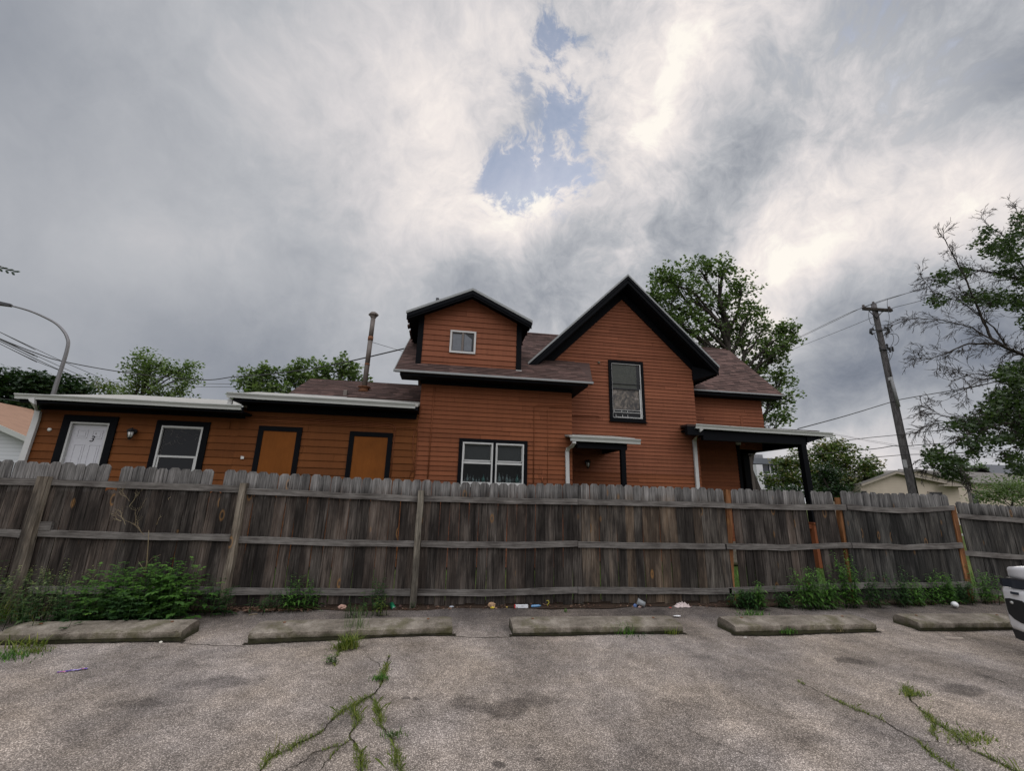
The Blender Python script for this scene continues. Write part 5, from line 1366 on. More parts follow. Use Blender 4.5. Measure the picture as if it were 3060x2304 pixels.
grass_clump('grass_tuft', gp(1700,1367), 110, .09, 'low green tuft at the front of the fourth wheel stop', 'grass tuft', 'weed', .06, .005)
grass_clump('grass_tuft', gp(1817,1365), 30, .09, 'dry straw tuft at the right part of the fourth wheel stop', 'grass tuft', 'drygrass', .03, .003)
grass_clump('grass_tuft', gp(598,1625)[:2]+(0,), 7, .12, 'single dry stalk standing in the lower left crack', 'grass tuft', 'drygrass', .008, .0025, lean=(.0,.15))
grass_clump('grass_tuft', gp(1972,1500), 160, .035, 'green grass patch at the top of the right hand crack', 'grass tuft', 'moss', .06, .004)
grass_clump('grass_tuft', gp(2095,1595), 260, .035, 'wider green grass patch low on the right hand crack', 'grass tuft', 'moss', .09, .004)
grass_clump('grass_tuft', gp(1222,1322), 14, .05, 'tiny bright green sprout behind the third wheel stop', 'grass tuft', 'weed', .015, .006)
# grass behind the fence, a few taller stems against it
Q = []; Rn = []; g = random.Random(33)
for _ in range(9000):
    x = g.uniform(-9, 15); y = g.uniform(6.9, 9.8) if g.random() < .8 else g.uniform(6.75,7.1); h = g.uniform(.04,.14)
    qs = blade(Vector((x,y,-.06)), g.uniform(0,6.28), h+.06, .006, g.uniform(.2,1.0), 2); Q += [[tuple(v) for v in q] for q in qs]; Rn += [g.random()]*len(qs)
o = leafmesh('grass', Q, Rn, M['weed'], None, (2,8,0)); tag(o, 'uncut green grass in the yard between fence and house', 'grass', kind='stuff')
# dead leaves under the fence
Q = []; Rn = []
for _ in range(900):
    r_ = g.random(); x = g.gauss(-2.3,.28) if r_ < .45 else g.uniform(-3.5, 9.5); y = g.uniform(6.42,6.64); s = g.uniform(.010,.028)
    a = g.uniform(0,6.28); ti = g.uniform(-.8,.8); c = Vector((x,y,.012+g.random()*.02))
    u = Vector((math.cos(a),math.sin(a),ti*.5))*s; v = Vector((-math.sin(a),math.cos(a),g.uniform(-.5,.5)))*s*.6
    Q.append([tuple(c-u),tuple(c-v),tuple(c+u),tuple(c+v)]); Rn.append(g.random())
o = leafmesh('leaf_litter', Q, Rn, leaf_mat('dead_leaf', (.05,.025,.018), (.11,.06,.04), (.20,.13,.09), .05), None, (0,6.5,0)); tag(o, 'dry brown fallen leaves along the foot of the fence', 'leaf litter', kind='stuff')

# ================================================================ litter
def crumple(name, px, py, s, mat, label, cat, seed, flat=.6, n=26, dy=0, lift=0.0):
    b = gp(px, py); g = random.Random(seed); c = Vector((b[0], min(b[1],6.58)+dy, 0))
    bm = bpy.data.meshes.new(name)
    import bmesh
    B_ = bmesh.new(); bmesh.ops.create_icosphere(B_, subdivisions=3, radius=1.0)
    ph = [Vector((g.uniform(-1,1),g.uniform(-1,1),g.uniform(-1,1))).normalized() for _ in range(n)]
    for v in B_.verts:
        k = 1.0
        for i, d in enumerate(ph): k += .20*abs(math.sin(5*v.co.dot(d)+i))-.12
        v.co = Vector((v.co.x*s[0]*k, v.co.y*s[1]*k, v.co.z*s[2]*k))
    zmin = min(v.co.z for v in B_.verts)*.75
    for v in B_.verts: v.co.z = max(v.co.z-zmin, .001)+lift
    B_.to_mesh(bm); B_.free()
    a = bm.attributes.new('rnd','FLOAT','FACE'); a.data.foreach_set('value', [g.random() for _ in bm.polygons])
    o = finish(name, bm, mat, None, c+Vector((0,0,max(0,hz(c.x,c.y))))); return tag(o, label, cat)
def pcol(n, c, r=.7): return plain(n, c, r, 0, .3, .15, 40)
crumple('crumpled_bag', 741,1314,(.048,.03,.026), pcol('pink_brown_plastic',(.38,.24,.19)), 'crumpled pinkish brown bag at the fence above the second wheel stop', 'litter', 1, n=7)
crumple('crumpled_bag', 1062,1312,(.048,.03,.034), pcol('tan_paper',(.33,.21,.12)), 'crumpled tan paper bag at the fence with a yellow wrapper in front', 'litter', 2, n=5)
crumple('wrapper', 1063,1314,(.026,.012,.013), pcol('yellow_wrapper',(.55,.42,.05)), 'small yellow wrapper lying against the tan paper bag', 'litter', 3, n=4, dy=-.03)
crumple('plastic_scrap', 975,1313,(.03,.012,.010), pcol('clear_plastic',(.36,.38,.42),.2), 'crumpled clear plastic scrap right of the second tall post', 'litter', 4, n=5)
crumple('wrapper', 1372,1312,(.026,.014,.022), pcol('blue_wrapper',(.10,.16,.34),.4), 'crumpled blue and white wrapper left of the grey cup', 'litter', 5, n=6)
crumple('wrapper', 1381,1313,(.020,.012,.012), pcol('pink_wrapper',(.50,.36,.32),.5), 'small pale pink wrapper between the blue wrapper and the grey cup', 'litter', 6, n=5, dy=-.015)
crumple('wrapper', 1448,1314,(.022,.010,.006), pcol('red_wrapper',(.40,.08,.06),.5), 'thin red wrapper left of the crumpled rag', 'litter', 7, n=4)
crumple('paper_scrap', 1463,1332,(.045,.022,.006), pcol('white_paper',(.60,.60,.60)), 'white paper scrap on the asphalt below the crumpled rag', 'litter', 8, n=8)
crumple('paper_scrap', 347,1390,(.014,.011,.009), pcol('white_foam',(.62,.60,.52)), 'small white pebble like scrap in front of the far left wheel stop', 'litter', 9, n=6)
crumple('paper_scrap', 1610,1378,(.018,.010,.003), pcol('white_paper_b',(.5,.48,.45)), 'tiny flat white scrap in front of the fourth wheel stop', 'litter', 10, n=6)
crumple('plastic_scrap', 1095,1313,(.014,.008,.006), pcol('yellow_scrap',(.45,.33,.08)), 'tiny yellow scrap left of the white carton', 'litter', 14, n=4)
# cloth rag: several soft folds
import bmesh
def rag():
    b = gp(1487,1318); nx, ny = 70, 34; g = random.Random(12); vs = []; fs = []
    for j in range(ny):
        for i in range(nx):
            u, v = i/(nx-1)*2-1, j/(ny-1)*2-1
            e = max(0, 1-(abs(u)**2.5+abs(v)**2.5)); x = u*.125+.012*math.sin(v*7+u*5); y = v*.055+.01*math.sin(u*9)
            fold = (.5+.5*math.sin(u*17+3*math.sin(v*3+u*4)))*(.6+.4*math.sin(v*8+u*6))
            z = .004+e**.4*(.012+.040*fold*(1-.35*abs(u))+.02*(1-abs(u)))
            vs.append((b[0]+x, 6.50+y, z))
    for j in range(ny-1):
        for i in range(nx-1): fs.append((j*nx+i, j*nx+i+1, (j+1)*nx+i+1, (j+1)*nx+i))
    mb = MB(); mb.idx(vs, fs, .5, True); o = mb.build('rag', pcol('pinkish_cloth',(.50,.42,.40),.9), org=(b[0],6.5,0)); tag(o, 'crumpled pinkish white cloth rag lying at the fence', 'rag')
rag()
def cylthing(name, px, py, prof, axis, mat, label, cat, y=None, n=20, lift=.03, parts=()):
    b = gp(px, py); c = Vector((b[0], min(b[1],6.55) if y is None else y, 0)); A = Matrix.Rotation(axis[2],3,'Z') @ Matrix.Rotation(axis[0],3,'X')
    mb = MB(); mb.lathe(c+Vector((0,0,lift)), prof, n, axis=A); o = mb.build(name, mat, org=c); tag(o, label, cat)
    for nm, pf, mt in parts:
        mb = MB(); mb.lathe(c+Vector((0,0,lift)), pf, n, axis=A); mb.build(nm, mt, o)
    return o
canm = plain('green_can_paint', (.012,.16,.075), .3, .4, .6, .15, 30); alu = plain('aluminium', (.55,.55,.55), .3, .9, .5)
cylthing('drink_can', 850,1311, [(.024,-.055),(.031,-.050),(.031,.048),(.026,.057)], (1.95,0,.5), canm, 'green drink can lying at the fence left of the second tall post', 'can', lift=.034, parts=[('can_rim', [(.026,.0565),(.027,.0605),(.022,.0605),(.021,.058)], alu), ('can_rim', [(.022,-.0555),(.024,-.058),(.020,-.058)], alu)])
cylthing('cup', 1386,1312, [(.036,-.05),(.040,.0),(.050,.055),(.054,.060),(.047,.057),(.033,-.044)], (-1.25,0,1.2), plain('grey_cup_plastic',(.20,.215,.225),.45), 'grey plastic cup tipped on its side at the fence', 'cup', lift=.052)
cylthing('cup', 2028,1306, [(.030,-.06),(.037,.0),(.044,.055),(.047,.058),(.041,.056),(.027,-.055)], (-1.75,0,-.9), plain('white_foam_cup',(.66,.66,.66),.6), 'white foam cup lying upside down in the weeds near the broken fence end', 'cup', y=6.25, lift=.05)
cylthing('bottle', 1157,1312, [(.017,-.07),(.018,-.06),(.018,.035),(.008,.06),(.008,.072)], (1.5,0,1.5), plain('blue_bottle_plastic',(.08,.20,.36),.2,0,.7), 'small blue plastic bottle lying right of the white carton', 'bottle', lift=.02)
cylthing('trash_hole', 866,1311, [(.018,-.02),(.02,.0),(.02,.012)], (1.2,0,.2), plain('rust_brown_lid',(.05,.025,.02),.8), 'small brown lid leaning on the fence right of the green can', 'lid', lift=.03)
b = gp(1126,1314); mb = MB(); c = Vector((b[0],6.53,0)); mb.box((c.x-.085,c.y-.02,.004),(c.x+.095,c.y+.02,.042)); o = mb.build('carton', pcol('white_card',(.62,.63,.65),.5), org=c); tag(o, 'flat white carton with a red end lying at the fence', 'carton')
mb = MB(); mb.box((c.x-.10,c.y-.0205,.003),(c.x-.0855,c.y+.0205,.043)); mb.build('carton_end', pcol('red_card',(.45,.04,.04),.5), o)
q = at(*z8(735,1160), FY-.03); mb = MB(); g = random.Random(2); mb.tube([q+Vector((-.02,0,.03)), q+Vector((.01,-.01,.035)), q+Vector((.02,0,.0)), q+Vector((-.01,-.01,-.02)), q+Vector((.01,0,-.05))], .006, 5); tag(mb.build('yellow_strap', pcol('yellow_strap',(.42,.36,.05)), org=(q.x,q.y,q.z-.05)), 'bit of curled yellow strap on the fence boards above the blue bottle', 'strap')
b = gp(157,1447); mb = MB(); c = Vector((b[0],b[1],hz(b[0],b[1]))); g = random.Random(3)
U = Vector((math.cos(.42), math.sin(.42), 0)); Vv = Vector((-U.y,U.x,0))
vs = []; n = 16
for i in range(n+1):
    t = i/n-.5; w = .014+.004*math.sin(i*1.7)
    for s in (-1,-.3,.4,1): vs.append(c+U*t*.19+Vv*(w*s+.004*math.sin(i))+Vector((0,0,.006+.006*abs(math.sin(i*1.3+s*2)))))
fs = [(i*4+k, i*4+k+1, i*4+5+k, i*4+4+k) for i in range(n) for k in range(3)]
def wr_fn(B):
    n_ = B.vor(B.mapp(B.o,(1,1,1)), 45, out='Color'); h = B.sep(n_)[0]
    setc(B, B.ramp(h, [(.2,(.10,.05,.30)),(.45,(.16,.10,.42)),(.55,(.55,.5,.62)),(.75,(.62,.60,.66)),(.85,(.35,.10,.20))], 'CONSTANT'))
mb.idx(vs, fs, .5); tag(mb.build('candy_wrapper', material('purple_wrapper', wr_fn, Roughness=.25), org=c), 'long purple and white candy wrapper on the asphalt at lower left', 'wrapper')
b = gp(2065,1381); mb = MB(); mb.prism([(b[0]-.10,b[1]+.03,.004),(b[0]+.09,b[1]-.015,.004),(b[0]+.10,b[1]+.0,.004),(b[0]-.09,b[1]+.05,.004)], (0,0,.01)); tag(mb.build('wood_scrap', pcol('pale_wood_scrap',(.42,.36,.30)), org=(b[0],b[1],0)), 'flat pale strip of wood on the asphalt before the rightmost wheel stop', 'wood scrap')
b = gp(178,1326)
q = gnd(745-5,1316)
b = gp(570,1316-0); p_ = gnd(740-590+412,1327); 
g = random.Random(44); mb = MB(); a = gp(612-20,1326); mb.tube([Vector(gp(537,1330))+Vector((0,0,.006)), Vector(gp(556,1328))+Vector((0,0,.008))], .005, 5); tag(mb.build('stick', M['drygrass']), 'short pale stick on the asphalt near the second leaning post', 'stick')

# ================================================================ white car, nose towards the fence
CX0, CX1, CYN = 6.30, 8.22, 4.58
CAR = thing('car', ((CX0+CX1)/2, 2.2, 0), 'white car with its nose to the fence, only its front corner in the photo', 'car')
paintw = plain('white_car_paint', (.70,.69,.70), .18, 0, .6, .03); trim_b = plain('black_car_plastic', (.018,.018,.02), .45); glassc = plain('car_glass', (.01,.012,.014), .04, 0, .7, 0); lampm = plain('lamp_glass', (.03,.035,.045), .05, 0, .9, .1)
tyre = plain('tyre_rubber', (.02,.02,.02), .85); rimm = plain('alloy_rim', (.35,.35,.36), .3, .9)
def sec(y, hw, zlo, zhi, round_=.12, n=6):
    """half rounded box section at y -> ring of points"""
    cx = (CX0+CX1)/2; pts = []
    for sx_, sz_, a0 in ((1,-1,-90),(1,1,0),(-1,1,90),(-1,-1,180)):
        for k in range(n+1):
            t = math.radians(a0+90*k/n); pts.append((cx+sx_*(hw-round_)+round_*math.cos(t), y, (zlo+round_ if sz_ < 0 else zhi-round_)+round_*math.sin(t)))
    return pts
def loft(mb, secs, r=.5, sm=True):
    m = len(secs[0]); vs = [p for s in secs for p in s]; fs = []
    for i in range(len(secs)-1):
        for k in range(m): fs.append((i*m+k, i*m+(k+1)%m, (i+1)*m+(k+1)%m, (i+1)*m+k))
    fs += [tuple(range(m-1,-1,-1)), tuple(range((len(secs)-1)*m, len(secs)*m))]
    mb.idx(vs, fs, r, sm)
HW = (CX1-CX0)/2
mb = MB(); loft(mb, [sec(CYN-.16,HW-.30,.26,.66,.06), sec(CYN-.12,HW-.15,.24,.68,.06), sec(CYN-.20,HW-.05,.23,.685,.06), sec(CYN-.40,HW-.005,.22,.69,.06), sec(CYN-.75,HW,.22,.80,.08), sec(CYN-1.3,HW,.26,.90,.10), sec(2.6,HW,.28,.97,.10), sec(.6,HW,.28,1.0,.10), sec(-.1,HW-.06,.32,.95,.12)])
mb.build('body', paintw, CAR)
mb = MB(); loft(mb, [sec(CYN-.20,HW-.20,.775,.86,.03), sec(CYN-.24,HW-.11,.775,.90,.04), sec(CYN-.40,HW-.045,.775,.93,.05), sec(CYN-.75,HW-.015,.775,.97,.06), sec(CYN-1.2,HW-.02,.775,1.03,.07), sec(2.95,HW-.02,.80,1.06,.07)])
mb.build('hood', paintw, CAR)
mb = MB(); loft(mb, [sec(3.05,HW-.12,.98,1.06,.03), sec(2.35,HW-.22,.98,1.55,.10), sec(1.6,HW-.24,.98,1.66,.12), sec(.4,HW-.26,.98,1.62,.12), sec(.0,HW-.24,.95,1.15,.08)]); mb.build('windows', glassc, CAR)
mb = MB(); loft(mb, [sec(2.3,HW-.26,1.5,1.60,.04), sec(1.6,HW-.27,1.52,1.69,.05), sec(.4,HW-.29,1.52,1.65,.05)]); mb.build('car_roof', paintw, CAR)
# dark light band wrapping the corner
def wrap(z0, z1_, off, ys, inset=0):   # polyline round the front left corner
    return None
mb = MB(); loft(mb, [sec(CYN-.165,HW-.27,.70,.77,.02), sec(CYN-.19,HW-.13,.695,.78,.02), sec(CYN-.28,HW-.05,.69,.79,.02), sec(CYN-.62,HW-.004,.70,.80,.02), sec(CYN-.85,HW-.012,.74,.80,.01)])
mb.build('grille_band', trim_b, CAR)
XS = [(.12,.15),(.20,.05),(.40,.005),(.75,0)]
for s in (-1, 1):
    cx = (CX0+CX1)/2; X = lambda d: cx+s*(HW-d)
    mb = MB(); pr_ = None
    for q_, zt_, zb_ in ((.16,.765,.70),(.22,.775,.69),(.32,.78,.69),(.46,.78,.70),(.58,.775,.73)):
        x_ = X(interp(XS, q_)-.012); cur = ((x_,CYN-q_,zb_),(x_,CYN-q_,zt_))
        if pr_: mb.face([pr_[0],cur[0],cur[1],pr_[1]], .5)
        pr_ = cur
    mb.build('headlight', lampm, CAR)
    # tall dark intake on the bumper corner
    mb = MB(); pr_ = None
    for q_, zt_, zb_ in ((.19,.54,.45),(.205,.56,.40),(.25,.57,.36),(.31,.57,.335),(.38,.57,.33),(.40,.555,.345)):
        x_ = X(interp(XS, q_)-.007); cur = ((x_,CYN-q_,zb_),(x_,CYN-q_,zt_))
        if pr_: mb.face([pr_[0],cur[0],cur[1],pr_[1]], .5)
        pr_ = cur
    mb.build('bumper_vent', trim_b, CAR)
    mb = MB(); x_ = X(interp(XS, .27)-.010); mb.lathe((x_,CYN-.27,.53), [(.016,-.004),(.014,.004)], 10, axis=Matrix.Rotation(math.radians(90),3,'Y')); mb.build('fog_lamp', M['frost'], CAR)
    mb = MB(); mb.box((min(X(.02),X(.004)),CYN-.36,.625),(max(X(.02),X(.004)),CYN-.29,.65)); mb.build('side_marker', lampm, CAR)
    mb = MB(); loft(mb, [[(x_,y_,z_) for x_,y_,z_ in ((X(.30),CYN-.14,.14),(X(.30),CYN-.14,.24),(X(.30),CYN-.25,.24),(X(.30),CYN-.25,.16))], [(X(.08),CYN-.19,.15),(X(.07),CYN-.18,.25),(X(.10),CYN-.30,.25),(X(.10),CYN-.30,.15)], [(X(-.005),CYN-.50,.13),(X(-.004),CYN-.50,.20),(X(.06),CYN-.55,.20),(X(.06),CYN-.55,.13)], [(X(-.008),CYN-.75,.20),(X(-.012),CYN-.75,.24),(X(.06),CYN-.75,.30),(X(.06),CYN-.75,.20)]], sm=False)
    mb.build('lower_bumper', trim_b, CAR)
    for yw in (3.35, .75):
        mb = MB(); A = Matrix.Rotation(math.radians(90),3,'Y'); c = Vector((X(.11),yw,.36))
        mb.lathe(c, [(.24,-.11),(.34,-.10),(.36,-.06),(.36,.06),(.34,.10),(.24,.11)], 28, axis=A); w_ = mb.build('wheel', tyre, CAR)
        mb = MB(); mb.lathe(c+Vector((s*.09,0,0)), [(.24,-.02),(.235,.025),(.05,.01),(.02,.03)], 20, axis=A if s > 0 else Matrix.Rotation(math.radians(-90),3,'Y')); mb.build('rim', rimm, w_)
# ================================================================ trees
def unit(n, G):
    v = G.normal(size=(n,3)); return v/np.linalg.norm(v, axis=1)[:,None]
def leaves_at(C, m, rc, size, G, updown=.5, star=False):
    """C (n,3) cluster centres; m leaves each within rc; returns quads, rnd"""
    n = len(C); N = n*m
    base = np.repeat(C, m, axis=0) + unit(N, G)*(G.random((N,1))**.5)*rc*np.array([1,1,.75])
    nrm = unit(N, G); nrm[:,2] = np.abs(nrm[:,2])+updown; nrm /= np.linalg.norm(nrm, axis=1)[:,None]
    t = np.cross(nrm, unit(N, G)); t /= np.linalg.norm(t, axis=1)[:,None]+1e-9; b = np.cross(nrm, t)
    s = size*(.6+.7*G.random((N,1)))
    P0 = base - t*s*.5; P2 = base + t*s*.5; w = .36+.1*G.random((N,1))
    P1 = base + b*s*w - nrm*s*.10; P3 = base - b*s*w - nrm*s*.10
    Q = np.stack([P0,P1,P2,P3], axis=1)
    if star:   # lobed leaf: add side lobes as further quads
        Q2 = np.stack([base-t*s*.45, base-t*s*.05+b*s*.18, base+t*s*.05+b*s*.62, base-t*s*.22+b*s*.22], axis=1)
        Q3 = np.stack([base-t*s*.45, base-t*s*.22-b*s*.22, base+t*s*.05-b*s*.62, base-t*s*.05-b*s*.18], axis=1)
        Q = np.concatenate([Q,Q2,Q3]); 
    clus = np.repeat(G.random(n), m); r = np.clip(.5*clus+.5*G.random(N), 0, 1)
    if star: r = np.tile(r, 3)
    return Q, r
def limb(mb, a, b, r0, r1, g, wob=.08, n=5, sides=6):
    a, b = Vector(a), Vector(b); L = (b-a).length; pts = [a]; k1 = Vector((g.uniform(-1,1),g.uniform(-1,1),g.uniform(0,1)))*L*wob
    for k in range(1, n):
        t = k/n; pts.append(a.lerp(b,t)+k1*math.sin(math.pi*t)+Vector((g.uniform(-1,1),g.uniform(-1,1),g.uniform(-1,1)))*L*.02)
    pts.append(b); mb.tube(pts, [r0+(r1-r0)*k/n for k in range(n+1)], sides, cap=False); return pts
def tree(name, label, cat, base, blobs, mat, leafsz, m=14, rc=.30, trunk_r=.25, fork=.35, seed=1, bark='bark', nper=60, star=False, shell=.55, group=None, trunk_top=None, sub=4, leafmin=0):
    """blobs: (px,py,rpx,rpy,Y[,density])"""
    g = random.Random(seed); G = np.random.default_rng(seed); root = thing(name, base, label, cat, group)
    B_ = []
    for bl_ in blobs:
        px, py, rx, ry, Y = bl_[:5]; c = at(px,py,Y); d = (c-Vector((0,0,EYE))).length/918*.93
        B_.append((c, rx*d, ry*d, (bl_[5] if len(bl_) > 5 else 1.0)))
    top = Vector(trunk_top) if trunk_top else Vector((sum(b[0].x*b[1] for b in B_)/sum(b[1] for b in B_), sum(b[0].y for b in B_)/len(B_), max(b[0].z for b in B_)))
    mb = MB(); tp = limb(mb, base, top, trunk_r, trunk_r*.12, g, .03, 8, 10)
    C = []
    mb2 = MB()
    for (c, rx, rz, dn) in B_:
        ry = (rx+rz)/2*.9
        # limb from the trunk at a height below the clump
        zz = base[2]+(top.z-base[2])*max(fork, min(.85, (c.z-base[2])/(top.z-base[2]+.01)-.22))
        k = (zz-base[2])/(top.z-base[2])*8; i = min(7, int(k)); st = tp[i].lerp(tp[i+1], k-i)
        lr = trunk_r*.34*min(1, .4+rx/3); lp = limb(mb2, st, c-Vector((0,0,rz*.25)), lr, lr*.35, g, .10, 6, 6)
        nn = max(4, int(nper*dn*(rx*rz)**.5/ (1.2) ))
        for q in range(nn):
            u = Vector((g.gauss(0,1),g.gauss(0,1),g.gauss(0,1))).normalized()*(g.random()**(shell))
            p = c+Vector((u.x*rx, u.y*ry, u.z*rz)); 
            if p.z < base[2]+.3+leafmin: continue
            C.append(p)
            if q % sub == 0: limb(mb2, lp[g.choice((3,4,5,6))], p, lr*.30, lr*.06, g, .12, 3, 4)
    mb.build('trunk', M[bark], root); mb2.build('branches', M[bark], root)
    Q, r = leaves_at(np.array([tuple(p) for p in C]), m, rc, leafsz, G, star=star)
    leafmesh('crown', Q, r, M[mat], root)
    return root
TG = 'trees beyond the house'
# the big maple behind the steep gable
tree('maple_tree', 'big green maple rising behind the steep gable and the right roof', 'tree', (18.0,23.0,-.05),
 [(1430,600,30,22,23),(1415,650,26,30,23),(1460,690,50,50,23.5),(1530,800,70,60,24),(1455,600,45,32,23),(1510,575,36,28,23),(1565,580,36,28,23),(1600,615,38,28,23),(1430,640,40,30,23),(1490,640,60,40,23),(1555,650,60,40,23.5),(1610,670,42,30,23),(1480,700,50,45,23),(1545,710,60,45,24),(1605,720,55,40,23.5),
  (1650,705,22,16,23,.7),(1690,715,32,22,23),(1712,722,20,20,22.5),(1655,750,45,30,23),(1570,760,60,40,24),(1640,800,45,28,23.5),(1690,815,30,24,23),(1660,860,40,26,23),(1700,860,24,26,22.6,.8),(1650,905,38,22,23,.8),(1690,905,26,16,22.7,.8),(1675,770,30,20,23),(1690,745,24,16,23,.8),(1600,860,60,50,24)],
 'leaf_mid', .19, 13, .42, .42, .2, 3, nper=43, star=True, group=TG, shell=.5)
# trees over the wing roof
tree('maple_tree', 'leafy tree right behind the wing roof, left of the flue pipe cluster', 'tree', (-10.2,24,-.05), [(560,815,36,24,24),(545,840,40,22,24),(575,800,20,14,24),(590,838,30,20,24),(560,860,60,24,24)], 'leaf_mid', .20, 13, .44, .25, .3, 5, nper=44, star=True, group=TG)
tree('maple_tree', 'leafy tree with an open round top, middle of the three behind the wing roof', 'tree', (-7.9,24.5,-.05), [(645,795,26,18,24.5,.9),(625,815,26,20,24.5),(655,820,34,20,24.5),(640,850,50,22,24.5)], 'leaf_mid', .20, 13, .40, .25, .3, 6, nper=44, star=True, group=TG)
tree('maple_tree', 'leafy twin topped tree just left of the flue pipe', 'tree', (-4.6,24,-.05), [(697,795,24,26,24),(690,825,34,22,24),(742,790,28,26,24),(757,812,32,24,24),(722,840,50,22,24),(790,825,12,10,24,.8),(775,835,20,14,24)], 'leaf_mid', .20, 13, .40, .25, .3, 7, nper=44, star=True, group=TG)
# tree left of centre with a ragged crown
tree('locust_tree', 'tall ragged green tree above the wing roof at left, with a gap in its crown', 'tree', (-22.4,30,-.05), [(330,785,38,28,30),(312,775,22,20,30,.8),(318,820,44,34,30),(380,800,40,20,30),(405,812,24,20,30),(350,850,60,26,30),(392,840,22,30,30,.8),(290,845,34,20,30,.8),(300,800,26,26,30),(410,790,16,10,30,.7)], 'leaf_mid', .17, 13, .45, .3, .3, 8, nper=44, group=TG)
tree('locust_tree', 'thin pale bushy tree just right of the street lamp pole', 'tree', (-29,34,-.05), [(215,830,34,18,34,.8),(240,840,30,18,34,.8),(185,838,18,16,34,.7),(265,850,30,14,34,.8)], 'leaf_autumn', .16, 12, .5, .2, .3, 9, nper=34, group=TG)
tree('dark_tree', 'dense dark tree behind the white sided house, at the far left', 'tree', (-27,26,-.05), [(20,840,40,34,26),(60,835,40,24,26),(85,838,26,24,26),(10,880,50,36,26),(60,880,40,34,26),(-40,860,50,60,26),(40,905,50,20,26),(-20,825,40,20,26)], 'leaf_deep', .22, 15, .45, .35, .2, 10, nper=60, star=True, group=TG)
tree('dark_tree', 'small dark tree behind the street lamp pole, over the wing roof', 'tree', (-25,29,-.05), [(150,832,30,18,29),(128,845,24,16,29),(160,850,30,16,29)], 'leaf_deep', .20, 15, .42, .2, .3, 11, nper=60, star=True, group=TG)
tree('bare_tree', 'thin half bare brown tree between the two dark trees at left', 'tree', (-29.5,32,-.05), [(110,825,14,12,32,.25),(118,815,10,8,32,.2),(98,832,16,8,32,.2)], 'leaf_autumn', .12, 6, .4, .12, .3, 12, nper=60, sub=1, group=TG)
# right background
tree('maple_tree', 'broad bronze green tree seen between the porch post and the utility pole', 'tree', (39.5,38,-.05), [(1775,985,55,34,38),(1730,1005,40,30,38),(1830,1000,45,34,38),(1700,1030,30,26,38),(1760,1035,60,34,38),(1840,1040,60,30,38),(1880,1010,26,20,38),(1885,1040,28,18,38),(1800,965,34,16,38),(1660,1040,20,20,38,.6),(1690,1000,26,12,38,.8)], 'leaf_autumn', .26, 14, .6, .4, .15, 13, nper=46, star=True, group=TG)
tree('evergreen_tree', 'dark green dense tree in front of the broad bronze green tree, above the fence', 'tree', (34,33,-.05), [(1795,1040,34,30,33),(1780,1020,22,18,33),(1800,1062,44,14,33),(1720,1062,44,12,33)], 'leaf_deep', .20, 15, .5, .25, .1, 14, nper=52, star=True, group=TG)
tree('shrub', 'big rounded green shrub behind the lower fence at far right', 'shrub', (25.2,16.5,-.05), [(2140,1058,32,20,16.5),(2175,1048,30,18,16.5),(2205,1065,36,24,16.5),(2125,1072,26,12,16.5),(2165,1072,40,16,16.5),(2240,1060,40,26,16.5)], 'leaf_mid', .085, 14, .28, .08, .1, 15, nper=80, trunk_top=None, group=None)
tree('distant_tree', 'small distant grey green tree behind the long beige roof', 'tree', (75,60,-.05), [(2075,1012,30,8,60),(2100,1010,26,9,60),(2050,1016,22,6,60)], 'leaf_dark', .35, 10, .9, .3, .3, 16, nper=14, group=TG)

